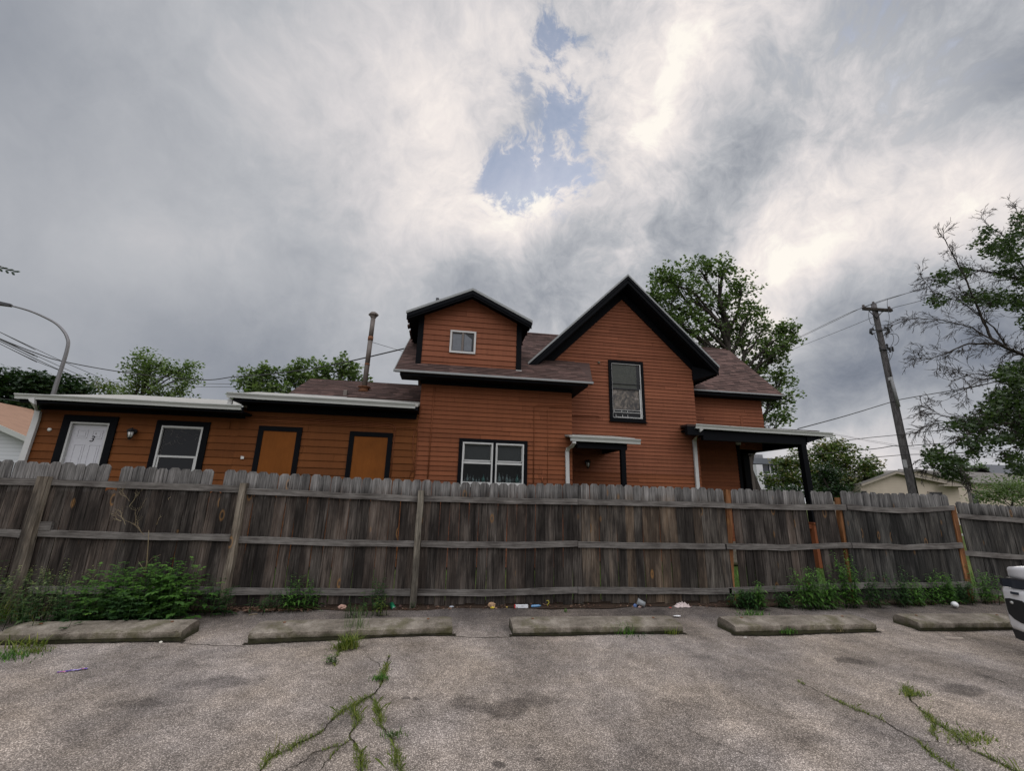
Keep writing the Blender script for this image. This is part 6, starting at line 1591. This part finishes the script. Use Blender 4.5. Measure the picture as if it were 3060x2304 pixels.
# the half bare maple at the right edge, reaching in over the fence
def right_tree():
    Y0 = 13.0; tb = at(2420,1070,Y0); base = (tb.x, Y0, -.05)
    root = thing('maple_tree', base, 'half bare maple at the right edge, with thin dead branches and dark leaf clusters', 'tree')
    g = random.Random(91); G = np.random.default_rng(91)
    mb = MB(); tr = limb(mb, base, at(2380,400,Y0), .30, .10, g, .03, 10, 10); mb.build('trunk', M['bark'], root)
    limbs = [
     ([(1900,960),(1600,900),(1407,855),(1300,810),(1225,760),(1170,640),(1080,420),(960,200)], .10, 12.6),
     ([(1900,980),(1500,930),(1400,850),(1260,790),(1100,790),(960,850),(820,890)], .085, 12.2),
     ([(1260,790),(1120,700),(960,660),(800,650),(700,680)], .030, 12.2),
     ([(1320,820),(1240,700),(1060,560),(900,500),(840,420)], .032, 12.9),
     ([(1900,780),(1500,640),(1407,440),(1250,400),(1100,380),(860,430)], .08, 13.2),
     ([(1800,600),(1500,470),(1407,370),(1300,200),(1200,130),(1190,110)], .07, 13.4),
     ([(1500,640),(1360,560),(1200,540),(1040,500),(930,440)], .04, 13.2),
     ([(1450,430),(1430,260),(1390,120),(1370,60)], .035, 13.4),
     ([(1900,1050),(1560,950),(1300,960),(1150,1000),(1000,1090)], .07, 11.8),
     ([(1230,965),(1100,960),(1010,1000)], .018, 11.8),
     ([(1900,1300),(1600,1200),(1350,1190),(1100,1210),(950,1190),(880,1150)], .08, 11.6),
     ([(1160,1205),(1000,1220),(860,1250)], .018, 11.6),
     ([(1900,1350),(1600,1250),(1300,1230),(1100,1290),(950,1380),(910,1440)], .08, 11.4),
     ([(1900,1400),(1600,1330),(1400,1340),(1300,1380)], .06, 11.4),
     ([(1110,1350),(1120,1400),(1060,1470),(1050,1500),(1090,1545)], .012, 11.4)]
    mb = MB(); tips = []; 
    def twig(p, d, L, r, dep):
        if dep == 0: return
        n = 3; pts = [p]; dd = Vector(d)
        for k in range(n):
            dd = (dd+Vector((g.uniform(-.28,.28), g.uniform(-.28,.28), g.uniform(-.26,.22)))).normalized(); pts.append(pts[-1]+dd*L/n)
        rr_ = max(r, .0065); mb.tube(pts, [rr_, rr_*.9, rr_*.8, rr_*.6], 4, cap=False)
        tips.append(pts[-1])
        k = g.choice((2,3,3)) if dep > 1 else 2
        for i in range(k):
            q = pts[g.choice((1,2,3))]; s = g.choice((-1,1))
            nd = (dd+Vector((g.uniform(-.55,.55), g.uniform(-.5,.5), g.uniform(-.75,.55)))).normalized(); twig(q, nd, L*g.uniform(.55,.8), r*.6, dep-1)
    for pix, r, Y in limbs:
        pts = [at(*z5(*p), Y+.12*math.sin(i*1.7)) for i, p in enumerate(pix)]; fine = [pts[0]]
        for a, b in zip(pts[:-1], pts[1:]):
            n = max(2, int((b-a).length/.22)); 
            for k in range(1, n+1): fine.append(a.lerp(b, k/n)+(Vector((g.uniform(-1,1),g.uniform(-1,1),g.uniform(-1,1)))*.018 if k < n else Vector()))
        m_ = len(fine); mb.tube(fine, [max(.011, r*(1-.9*i/(m_-1))) for i in range(m_)], 6, cap=False)
        for i in range(2, m_, 1):
            t = i/(m_-1); x5 = fine[i]
            for _k in range(2 if t > .25 else 1):
              if g.random() < .55:
                d = (fine[i]-fine[i-1]).normalized(); nd = (d+Vector((g.uniform(-.5,.3), g.uniform(-.6,.6), g.uniform(-.9,.9)))).normalized()
                twig(fine[i], nd, g.uniform(.35,.8)*(1.1-.5*t), max(.006, r*(1-.9*t)*.35), 4)
        twig(fine[-1], (fine[-1]-fine[-2]).normalized(), .4, .005, 4)
    mb.build('branches', M['bark'], root)
    blobs = [(1220,165,34,22),(1180,215,30,20),(1230,270,60,40),(1340,215,90,60),(1390,110,40,40),(960,425,45,38),(930,555,55,28),(1150,530,80,42),(1060,395,55,24),(1130,240,14,10),(1250,540,70,50),(1370,560,80,50),(1330,320,60,40),(1340,960,80,50),(1390,1000,70,110),(1290,1090,90,60),(1200,1190,80,60),(1330,1170,100,80),(1240,1320,80,40),(1050,1235,50,30),(1130,1245,60,40),(990,1450,100,45),(920,1400,45,40),(1130,1385,45,28),(1100,1330,60,30),(1390,1300,60,60),(1360,1430,55,45),(1385,1490,45,35),(1450,1200,60,120),(1480,600,80,200),(1460,950,70,100),(1010,1500,60,28),(1060,1525,20,18),(1290,400,50,30),(1390,420,40,60),(1500,300,60,150)]
    C = []
    for (x, y, rx, ry) in blobs:
        Y = 12.9 if y < 900 else 11.6
        n = int((rx*ry)/(85 if y > 900 else 80))+3
        for _ in range(n):
            u = g.uniform(0,6.28); q = g.random()**.55; p = at(*z5(x+rx*q*math.cos(u), y+ry*q*math.sin(u)), Y+g.gauss(0,.35)); C.append(tuple(p))
    Q, r = leaves_at(np.array(C), 9, .26, .115, G, .3, star=True); leafmesh('crown', Q, r, M['leaf_maple'], root)
right_tree()
# branch tip of a locust reaching in at the upper left
root = thing('locust_tree', (-8.2,2.2,-.05), 'locust tree reaching a few dark leaflets in at the left edge of the sky', 'tree')
g = random.Random(17); mb = MB(); tr = limb(mb, (-8.2,2.2,-.05), (-8.5,2.0,5.6), .13, .03, g, .04, 8, 8); mb.build('trunk', M['bark'], root)
mb = MB(); tip = at(-70,560,3.2); limb(mb, tr[4], tip, .035, .006, g, .08, 8, 6); C = []
for _ in range(110):
    u = Vector((g.gauss(0,1),g.gauss(0,1),g.gauss(0,1))).normalized()*g.random()**.5; p = Vector((-8.7,1.9,4.9))+Vector((u.x*1.5,u.y*1.3,u.z*1.3)); C.append(tuple(p))
    if _ % 3 == 0: limb(mb, tr[g.choice((5,6,7))], p, .015, .004, g, .12, 3, 4)
mb.build('branches', M['bark'], root); Q_, r_c = leaves_at(np.array(C), 26, .30, .05, np.random.default_rng(17)); leafmesh('crown', Q_, r_c, M['leaf_deep'], root)
mb = MB(); a = at(-70,560,3.2); b = at(8,577,3.2); b2 = at(24,586,3.2); mb.tube([a, a.lerp(b,.5)+Vector((0,0,.01)), b, b2], [.006,.003,.0015,.001], 5); mb.build('twig', M['bark'], root)
Q = []; Rn = []
for k in range(6):
    t = k/5; p = a.lerp(b2, .3+.7*t); sc = .030
    for s in (-1,1):
        d = Vector((.72, .15*s, -.60 if s < 0 else .12)).normalized(); sv = Vector((.64, 0, .77)) if s < 0 else Vector((-.16, 0, .98)); L_ = .046; w_ = .0075
        q0 = p+d*.004; qs = [[q0, q0+d*L_*.25+sv*w_*.8, q0+d*L_*.7+sv*w_, q0+d*L_, q0+d*L_*.7-sv*w_, q0+d*L_*.25-sv*w_*.8]]
        Q += [[tuple(v) for v in q] for q in qs]; Rn += [.1]
leafmesh('leaflets', Q, Rn, M['leaf_deep'], root)

# ================================================================ street lamp at the left
LY = 18.0
mb = MB(); pp = [(118,842),(128,810),(141,770),(147,745),(146,732),(138,716),(120,698),(90,682),(60,670),(24,660)]
pts = [at(*p, LY) for p in pp]; foot = Vector((pts[0].x-.02, LY, -.05))
root = thing('street_lamp', tuple(foot), 'curved grey street lamp arching out at the left above the wing roof', 'street lamp')
def smooth(pts, n=4):
    out = []
    for i in range(len(pts)-1):
        p0_ = pts[max(i-1,0)]; p1_ = pts[i]; p2_ = pts[i+1]; p3_ = pts[min(i+2,len(pts)-1)]
        for k in range(n):
            t = k/n; out.append(.5*((2*p1_)+(p2_-p0_)*t+(2*p0_-5*p1_+4*p2_-p3_)*t*t+(3*p1_-p0_-3*p2_+p3_)*t**3))
    return out+[pts[-1]]
sp = smooth(pts); rad = [.070-.040*i/len(sp) for i in range(len(sp)+1)]
mb.tube([foot]+sp, [.10]+rad[:len(sp)], 12); mb.build('pole', plain('lamp_pole_steel', (.15,.145,.15), .45, .4, .5, .1), root)
mb = MB(); e = at(24,660,LY); f = at(-12,653,LY); w = .13
mb.hexa([(f.x,LY-w,f.z-.07),(e.x,LY-.06,e.z-.05),(e.x,LY+.06,e.z-.05),(f.x,LY+w,f.z-.07),(f.x,LY-w*.8,f.z+.07),(e.x,LY-.05,e.z+.06),(e.x,LY+.05,e.z+.06),(f.x,LY+w*.8,f.z+.07)]); mb.build('lamp_head', M['blackmetal'], root)
p = at(113,838,LY)

# ================================================================ utility pole
PYD = 16.0
pt, pb = at(1887,657,PYD), at(1975,1066,PYD)
UP = thing('utility_pole', (pb.x, PYD, -.05), 'tall weathered wooden utility pole with a crossarm, right of the porch', 'utility pole')
mb = MB(); foot = Vector((pb.x+(pb.x-pt.x)*(-.05-pb.z)/(pb.z-pt.z)*-1, PYD, -.05))
n = 14; mb.tube([foot.lerp(pt, k/n) for k in range(n+1)], [.185-.075*k/n for k in range(n+1)], 14); mb.build('pole', M['pole'], UP)
ax0, ax1 = at(*z5(515,597), PYD-.15), at(*z5(672,608), PYD-.15)
mb = MB(); ym = PYD-.17
mb.hexa([(ax0.x,ym-.06,ax0.z-.06),(ax1.x,ym-.06,ax1.z-.06),(ax1.x,ym+.06,ax1.z-.06),(ax0.x,ym+.06,ax0.z-.06),(ax0.x,ym-.06,ax0.z+.06),(ax1.x,ym-.06,ax1.z+.06),(ax1.x,ym+.06,ax1.z+.06),(ax0.x,ym+.06,ax0.z+.06)])
mb.build('crossarm', M['bark'], UP)
for s in (-1, 1):
    mb = MB(); c = at(*z5(590,640), PYD-.17); mb.tube([(c.x,ym,c.z-.1),(c.x+s*.38,ym,ax0.z-.05)], .02, 5); mb.build('brace', M['blackmetal'], UP)
def insul(p, s=1.0):
    mb = MB(); mb.lathe(p, [(.02*s,-.02),(.07*s,.0),(.035*s,.03*s),(.07*s,.06*s),(.035*s,.09*s),(.06*s,.12*s),(.02*s,.16*s)], 8); return mb.build('insulator', plainins, UP)
plainins = plain('brown_insulator', (.05,.035,.03), .3)
insul(ax0+Vector((.06,0,.06))); insul(ax1+Vector((-.08,0,.06))); insul(pt+Vector((0,0,0)), .9)
for (zx, zy, w_) in ((565,720,1),(650,715,1)):
    c = at(*z5(zx,zy), PYD-.25); mb = MB(); s = -1 if zx < 600 else 1
    mb.tube([c+Vector((-.10*s,0,.12)), c+Vector((.06*s,0,.06)), c+Vector((.10*s,0,-.10)), c+Vector((-.02*s,0,-.16))], .045, 7); mb.lathe(c+Vector((.05*s,0,-.1)), [(.03,0),(.06,.03),(.03,.07),(.06,.1),(.03,.14),(.05,.18),(.02,.22)], 7)
    mb.build('fuse_cutout', M['blackmetal'], UP)
mb = MB(); a, b = at(*z5(570,716), PYD-.14), at(*z5(655,716), PYD-.14); mb.tube([a,b], .028, 6); mb.build('bracket', M['blackmetal'], UP)
mb = MB(); a, b = at(*z5(608,822), PYD-.14), at(*z5(682,824), PYD-.14); mb.tube([a,b], .03, 6); mb.build('bracket', M['blackmetal'], UP)
for (zx, zy) in ((612,820),(650,805),(665,825),(680,820)):
    c = at(*z5(zx,zy), PYD-.25); mb = MB(); mb.lathe(c+Vector((0,0,-.12)), [(.02,0),(.055,.04),(.025,.08),(.055,.11),(.025,.15),(.055,.18),(.02,.25)], 7); mb.build('arrester', M['blackmetal'], UP)
for pix in (((550,600),(548,640),(560,680),(580,685),(565,705)),((652,540),(650,570),(655,605)),((656,608),(662,650),(652,690),(650,705)),((580,735),(590,765),(610,785),(625,800)),((655,735),(680,740),(685,775),(665,815)),((660,735),(700,738),(715,765),(705,790),(690,800)),((650,830),(665,860),(655,885)),((682,828),(675,860),(658,890))):
    mb = MB(); mb.tube(smooth([at(*z5(*p), PYD-.28) for p in pix], 3), .012, 4); mb.build('jumper_wire', M['wire'], UP)
mb = MB(); a, b, c = at(*z5(658,890), PYD-.2), at(*z5(670,975), PYD-.22), at(*z5(715,1140), PYD-.24); mb.tube([b, c], .06, 8); mb.build('conduit', plain('grey_pvc', (.20,.20,.20), .6), UP)
mb = MB(); mb.tube([a, b], .02, 6); mb.tube([c, at(*z5(820,1620), PYD-.24)], .022, 6); mb.build('riser_cable', M['wire'], UP)
c = at(*z5(748,1455), PYD-.22); mb = MB(); mb.box((c.x-.09,PYD-.24,c.z-.17),(c.x+.09,PYD-.21,c.z+.17)); mb.build('pole_tag', plain('grey_tag', (.30,.30,.31), .5), UP)
c = at(*z5(665,985), PYD-.22); mb = MB(); mb.box((c.x-.05,PYD-.22,c.z-.06),(c.x+.05,PYD-.18,c.z+.06)); mb.build('pole_tag', plain('pale_tag', (.4,.4,.4), .5), UP)

# ================================================================ overhead wires
def wire(pts, label, r=.011, n=8, group='overhead wires'):
    P_ = [at(px, py, Y) for px, py, Y in pts]
    if pts[0][0] < 0: P_.insert(0, P_[0]+(P_[0]-P_[1]).normalized()*30)
    if pts[-1][0] > 2190: P_.append(P_[-1]+(P_[-1]-P_[-2]).normalized()*30)
    P_ = smooth(P_, 8) if len(P_) > 2 else [P_[0].lerp(P_[1], k/n) for k in range(n+1)]
    mb = MB(); mb.tube(P_, r, 5); o = mb.build('overhead_wire', M['wire']); tag(o, label, 'wire', group); return o
def zz5(*p): return z5(*p)
def w5(lst, label, r=.011, sway=0): 
    return wire([(*z5(x, y), Y) for x, y, Y in lst], label, r)
w5([(60,800,30),(195,738,24),(380,648,19),(519,590,PYD-.15),(900,466,14.5),(1150,385,14),(1430,300,13.6)], 'topmost wire through the left insulator of the utility pole', .012)
w5([(60,806,31),(195,744,25),(380,655,20),(572,567,PYD),(900,472,15),(1150,392,14.5),(1430,307,14)], 'wire over the very top of the utility pole, just below the topmost one', .012)
w5([(-60,905,34),(95,835,27),(380,722,21),(560,648,18),(668,597,PYD-.15),(870,542,15.5),(1150,440,15),(1430,335,14.6)], 'lower of the high wires, meeting the right end of the crossarm', .012)
w5([(155,1262,13),(420,1190,14),(660,1117,PYD-.22),(720,1100,PYD-.22),(900,1068,15),(1060,1040,14),(1280,995,13),(1430,960,12.5)], 'wire from the porch roof rising to the middle of the utility pole', .017)
w5([(350,1335,17),(540,1312,16.5),(725,1294,PYD-.2),(900,1274,15.5),(1150,1245,15),(1430,1210,14.5)], 'upper of the three low wires right of the porch', .014)
w5([(60,1420,17),(460,1384,16.5),(600,1370,16.3),(690,1355,PYD-.2),(725,1358,PYD-.2),(900,1346,15.5),(1150,1334,15),(1430,1312,14.5)], 'middle low wire passing behind the porch post', .016)
w5([(480,1424,18),(570,1420,17),(760,1405,PYD-.2),(900,1402,15.5),(1150,1390,15),(1430,1378,14.5)], 'lowest wire crossing the utility pole, with a black splice case on it', .014)
a, b = at(*z5(835,1405), 15.6), at(*z5(890,1404), 15.5); mb = MB(); mb.tube([a, a.lerp(b,.1), a.lerp(b,.9), b], [.03,.07,.07,.03], 8); tag(mb.build('splice_case', M['blackmetal']), 'black splice case hanging on the lowest wire right of the utility pole', 'splice case')
w5([(330,1285,55),(700,1350,55),(1000,1390,55),(1430,1435,55)], 'very thin distant wire sloping down behind the low wires', .02)
w5([(340,1292,56),(700,1358,56),(1000,1400,56),(1430,1447,56)], 'second very thin distant wire, just under the other', .02)
w1 = lambda lst, label, r=.011: wire([(*z1(x, y), Y) for x, y, Y in lst], label, r)
wire([(-40,712,20),(*z1(0,310),20),(*z1(300,430),21),(*z1(530,500),22),(*z1(1040,590),23),(*z1(1650,650),22),(*z2(0,628),20),(*z2(350,600),17),(*z2(800,532),14.5),(*z2(1425,390),12.6)], 'long sagging service cable running from the left edge to the main roof', .022)
w1([(-60,225,22),(0,255,22),(480,480,26),(800,620,30),(1000,700,34)], 'topmost of the bundle of wires at the left edge, behind the street lamp', .014)
w1([(-60,290,22),(0,318,22),(300,450,24),(720,640,30),(950,740,36)], 'second wire of the bundle at the left edge', .014)
w1([(-60,300,22),(0,330,22),(200,430,23),(450,550,26),(720,668,30)], 'third wire of the bundle at the left edge', .018)
w1([(-60,322,22),(0,352,22),(300,495,24),(560,600,28),(760,690,32)], 'lowest wire of the bundle at the left edge', .014)
w1([(-60,626,40),(0,630,40),(500,650,42),(1100,672,44),(1900,685,46)], 'level distant wire behind the trees at left', .022)
w1([(-60,650,41),(0,655,41),(500,678,43),(1100,700,45),(1950,710,47)], 'level distant wire just under the other one behind the trees at left', .022)
w1([(-40,800,16),(80,815,16),(330,850,15)], 'short pale cable crossing the dark tree at far left', .010)
p, q = at(*z2(1145,340), 11.15), at(*z2(1400,418), 13.0); mb = MB(); mb.tube([p, q], .006, 4); tag(mb.build('guy_wire', M['wire']), 'thin guy wire from the flue pipe to the main roof', 'wire', 'overhead wires')

# ================================================================ other buildings
NH = thing('neighbour_house', tuple(at(0,1000,20)*1.0), 'white sided house with a tan shingle roof at the far left edge', 'house')
N0 = at(-120,990,20); e0, e1 = at(*z1(210,1140), 20), at(*z1(-40,1030), 20)
sidw = paint('white_vinyl', (.52,.53,.56), .6, .1)
def vinyl_fn(B):
    x, y, z = B.sep(B.o); s = B.math('FRACT', B.math('MULTIPLY', z, 6.5)); v = B.ramp(s, [(0,.45),(.12,.9),(1,1.0)])
    setc(B, B.mix(1.0, (.50,.51,.54,1), v, 'MULTIPLY'))
vin = material('white_vinyl_siding', vinyl_fn, Roughness=.6)
mb = MB(); xr = e0.x-.1
mb.prism([(xr-9,20.4,-.05),(xr,20.4,-.05),(xr,20.4,e0.z-.05),(xr-4.5,20.4,e0.z+1.9),(xr-9,20.4,e0.z-.05)], (0,9,0)); mb.build('wall', vin, NH)
rm = shingle_mat('tan_shingle', (.20,.12,.08), (.27,.165,.115), (.33,.21,.15))
sl = (e1.z-e0.z)/abs(e0.x-e1.x); 
mb = MB(); ap = Vector((xr-4.5, 20, e0.z+.1+4.7*sl)); 
for s in (-1, 1):
    xe = ap.x+s*4.85; mb.prism([(ap.x,19.9,ap.z),(xe,19.9,ap.z-4.85*sl),(xe,29.6,ap.z-4.85*sl),(ap.x,29.6,ap.z)], (0,0,-.12), .5)
mb.build('roof', rm, NH)
mb = MB()
for s in (-1, 1):
    xe = ap.x+s*4.9; mb.prism([(ap.x,19.86,ap.z+.0),(xe,19.86,ap.z-4.9*sl),(xe,19.86,ap.z-4.9*sl-.20),(ap.x,19.86,ap.z-.20)], (0,.035,0), .5)
mb.build('fascia', M['gutter'], NH)
# beige hall with two low gables
def px11(x, y, Y): return at(*z11(x, y), Y)
bm_ = None
def stucco(B):
    x, y, z = B.sep(B.o); s = B.math('FRACT', B.math('MULTIPLY', z, 4.2)); v = B.math('MULTIPLY', B.ramp(s, [(0,.80),(.1,1),(1,1.0)]), B.math('MULTIPLY_ADD', B.noise(B.o, 1.2, 4, .6), .3, .85))
    setc(B, B.mix(1.0, (.40,.34,.275,1), B.comb(v,v,v), 'MULTIPLY'))
beige = material('beige_block', stucco, Roughness=.85); beige2 = plain('beige_roof_edge', (.27,.235,.195), .8, 0, .2, .1, 3)
rgrey = plain('grey_shingle_far', (.145,.135,.125), .9, 0, .1, .2, 2)
BY = 34.0
BH = thing('beige_building', tuple(px11(1320,600,BY)), 'beige building with two low gables and grey roof behind the utility pole', 'building')
a, pk, b = px11(950,500,BY), px11(1195,410,BY), px11(1700,512,BY)
mb = MB(); mb.prism([(a.x,BY,-.05),(b.x,BY,-.05),(b.x,BY,b.z-.1),(pk.x,BY,pk.z-.1),(a.x,BY,a.z-.1)], (7.2,9,0)); mb.build('wall', beige, BH)
mb = MB(); 
mb.prism([(a.x-.3,BY-.4,a.z-.03),(pk.x,BY-.4,pk.z+.05),(pk.x,BY-.4,pk.z-.15),(a.x-.3,BY-.4,a.z-.22)], (7.8,9.8,0)); mb.prism([(pk.x,BY-.4,pk.z+.05),(b.x+.3,BY-.4,b.z-.02),(b.x+.3,BY-.4,b.z-.22),(pk.x,BY-.4,pk.z-.15)], (7.8,9.8,0)); mb.build('roof', rgrey, BH)
mb = MB(); mb.prism([(a.x-.3,BY-.43,a.z-.10),(pk.x,BY-.43,pk.z-.03),(pk.x,BY-.43,pk.z-.2),(a.x-.3,BY-.43,a.z-.27)], (0,.028,0)); mb.prism([(pk.x,BY-.43,pk.z-.03),(b.x+.3,BY-.43,b.z-.09),(b.x+.3,BY-.43,b.z-.27),(pk.x,BY-.43,pk.z-.2)], (0,.028,0)); mb.build('fascia', beige2, BH)
for (x0_, y0_, x1_, y1_) in ((1475,568,1605,700),(950,560,1010,640),(1715,576,1790,700)):
    p, q = px11(x0_,y0_,BY-.02), px11(x1_,y1_,BY-.02)
    if x0_ == 1715: continue
    mb = MB(); mb.box((p.x,BY-.05,1.0),(q.x,BY-.01,p.z)); w = mb.build('window', M['glassdark'], BH)
    mb = MB(); framebars(mb, p.x-.06, q.x+.06, .94, p.z+.06, .07, BY-.09, BY-.04); mb.build('window_frame', beige2, w)
mb = MB(); p, q = px11(1540,512,BY-.3), px11(1700,515,BY-.3); mb.box((p.x,BY-.9,q.z-.15),(q.x+.2,BY-.41,q.z)); mb.build('awning', beige2, BH)
BY2 = 44.0
B2 = thing('beige_building', tuple(px11(1850,600,BY2)), 'long beige building with a wide grey roof behind the shrub at right', 'building')
pk2, e2, r2 = px11(1385,398,BY2), px11(1760,495,BY2), px11(1540,408,BY2)
mb = MB(); mb.prism([(pk2.x-9,BY2,-.05),(e2.x,BY2,-.05),(e2.x,BY2,e2.z),(pk2.x,BY2,pk2.z-.1),(pk2.x-9,BY2,e2.z-.2)], (0,6,0)); mb.box((e2.x,BY2+.5,-.05),(e2.x+32,BY2+8,px11(1900,496,BY2).z)); mb.build('wall', beige, B2)
mb = MB(); mb.prism([(pk2.x-9,BY2-.3,e2.z),(pk2.x,BY2-.3,pk2.z+.1),(pk2.x,BY2-.3,pk2.z-.15),(pk2.x-9,BY2-.3,e2.z-.25)], (0,6,0))
mb.prism([(pk2.x,BY2-.3,pk2.z+.1),(e2.x+.3,BY2-.3,e2.z+.05),(e2.x+.3,BY2-.3,e2.z-.2),(pk2.x,BY2-.3,pk2.z-.15)], (0,6,0))
zr3 = px11(1900,420,BY2+5).z; ze3 = px11(1900,495,BY2).z
mb.prism([(r2.x,BY2+4.5,zr3),(e2.x+33,BY2+4.5,zr3),(e2.x+33,BY2-.1,ze3),(e2.x-.6,BY2-.1,ze3)], (0,0,-.15)); mb.build('roof', rgrey, B2)
p, q = px11(1715,576,BY2+.3), px11(1800,700,BY2); mb = MB(); mb.box((p.x,BY2+.40,1.0),(q.x+2,BY2+.49,p.z)); w = mb.build('window', M['glassdark'], B2)
mb = MB(); framebars(mb, p.x-.1, q.x+2.1, .9, p.z+.1, .1, BY2+.36, BY2+.41); mb.build('window_frame', beige2, w)
# dark roofed building peeking at the right edge
D3 = thing('dark_roof_building', tuple(px11(2180,430,70)), 'dark grey pitched roof rising behind the right tree at the far right', 'building')
a, b, c = px11(1960,422,70), px11(2100,345,70), px11(2260,350,70)
mb = MB(); mb.prism([(a.x,70,a.z),(b.x,74,b.z),(c.x+10,74,b.z),(c.x+14,70,a.z)], (0,0,-.4)); mb.prism([(b.x,74,b.z),(c.x+10,74,b.z),(c.x+14,80,a.z),(a.x,80,a.z)], (0,0,-.4)); mb.build('roof', plain('slate_far', (.075,.08,.09), .8), D3)
mb = MB(); mb.box((a.x+1,70.5,-.05),(c.x+13,79,a.z-.2)); mb.build('wall', beige2, D3)
# glass and concrete office seen under the porch
GYo = 48.0
GO = thing('office_building', tuple(px11(200,560,GYo)), 'modern office with dark glass and a white concrete pier, seen under the porch roof', 'building')
dkg = plain('office_metal', (.11,.12,.135), .5); wht = plain('white_concrete', (.55,.55,.56), .8, 0, .2, .05, 2); gls = plain('office_glass', (.022,.028,.040), .08, 0, .7)
def r11(x0_, y0_, x1_, y1_, Y): p, q = px11(x0_,y0_,Y), px11(x1_,y1_,Y); return p.x, q.x, q.z, p.z
x0_, x1_, z0_, z1_ = r11(60,300,430,360,GYo); mb = MB(); mb.box((x0_,GYo,z0_),(x1_,GYo+12,z1_)); mb.build('roof_band', dkg, GO); zt_ = z0_
x0b, x1b, _, _ = r11(100,360,430,560,GYo); mb = MB(); mb.box((x0b,GYo+.5,-.05),(x1b,GYo+11,zt_)); mb.build('glass_wall', gls, GO)
x0_, x1_, z0_, z1_ = r11(152,355,225,560,GYo-1); mb = MB(); mb.box((x0_,GYo-1,-.05),(x1_,GYo+.5,z1_)); mb.box((px11(132,360,GYo-.6).x,GYo-.6,-.05),(x0_,GYo+.5,z1_-.02)); mb.build('pier', wht, GO)
for yb in (428,492,545):
    z = px11(280,yb,GYo).z; mb = MB(); mb.box((x1_,GYo+.4,z-.05),(x1b,GYo+.5,z+.05)); mb.build('mullion', wht, GO)
for xb in (285,315,345,380): 
    x = px11(xb,450,GYo).x; mb = MB(); mb.box((x-.05,GYo+.36,-.05),(x+.05,GYo+.40,zt_)); mb.build('mullion', wht, GO)
x0_, x1_, z0_, z1_ = r11(120,276,205,300,GYo+3); mb = MB(); mb.box((x0_,GYo+3,z0_-.5),(x1_,GYo+6,z1_))
for k in range(7): xx = x0_+(x1_-x0_)*(k+.5)/7; mb.box((xx-.04,GYo+2.95,z0_),(xx+.04,GYo+2.999,z1_-.1))
mb.build('rooftop_unit', plain('rooftop_unit_metal', (.22,.22,.23), .6), GO)
# young tree with a pale stem before the beige buildings
root = thing('young_tree', tuple(Vector((at(*z11(1800,640),15).x, 15, -.05))), 'slender pale trunk of a young tree before the beige building', 'tree')
mb = MB(); a, b, c = at(*z11(1805,645),15), at(*z11(1778,510),15), at(*z11(1745,440),15); mb.tube([Vector((a.x+.05,15,-.05)), a, b], [.07,.055,.045], 8); mb.build('trunk', M['barklight'], root)
mb = MB(); g = random.Random(6); limb(mb, b, c, .03, .012, g, .05, 4, 5); limb(mb, b, at(*z11(1800,470),15), .025, .01, g, .05, 4, 5); mb.build('branches', M['bark'], root)
G = np.random.default_rng(3); Q, r = leaves_at(np.array([tuple(at(*z11(x,y),15)) for x, y in ((1745,440),(1760,455),(1795,475),(1780,485),(1730,430),(1750,470))]), 12, .16, .12, G, star=True); leafmesh('crown', Q, r, M['leaf_autumn'], root)
# distant tree line and street beyond
tree('distant_tree', 'low dark distant trees behind the porch, left of the office', 'tree', (60,70,-.05), [(1640,1062,40,8,70),(1700,1062,30,8,70)], 'leaf_deep', .5, 12, 1.2, .4, .1, 41, nper=10, group=TG)
# pale street and parked things glimpsed through the broken fence end: a low white rail
root = thing('low_rail', (11.3,13.5,-.05), 'low white rail glimpsed through the gap at the broken fence end', 'rail')
for z in (.55,.95,1.25):
    mb = MB(); mb.box((14.2,13.5,z),(22.5,13.55,z+.07)); mb.build('bar', M['white'], root)
for x in (14.2,16.9,19.6,22.3):
    mb = MB(); mb.box((x,13.55,-.05),(x+.09,13.64,1.35)); mb.build('post', M['white'], root)
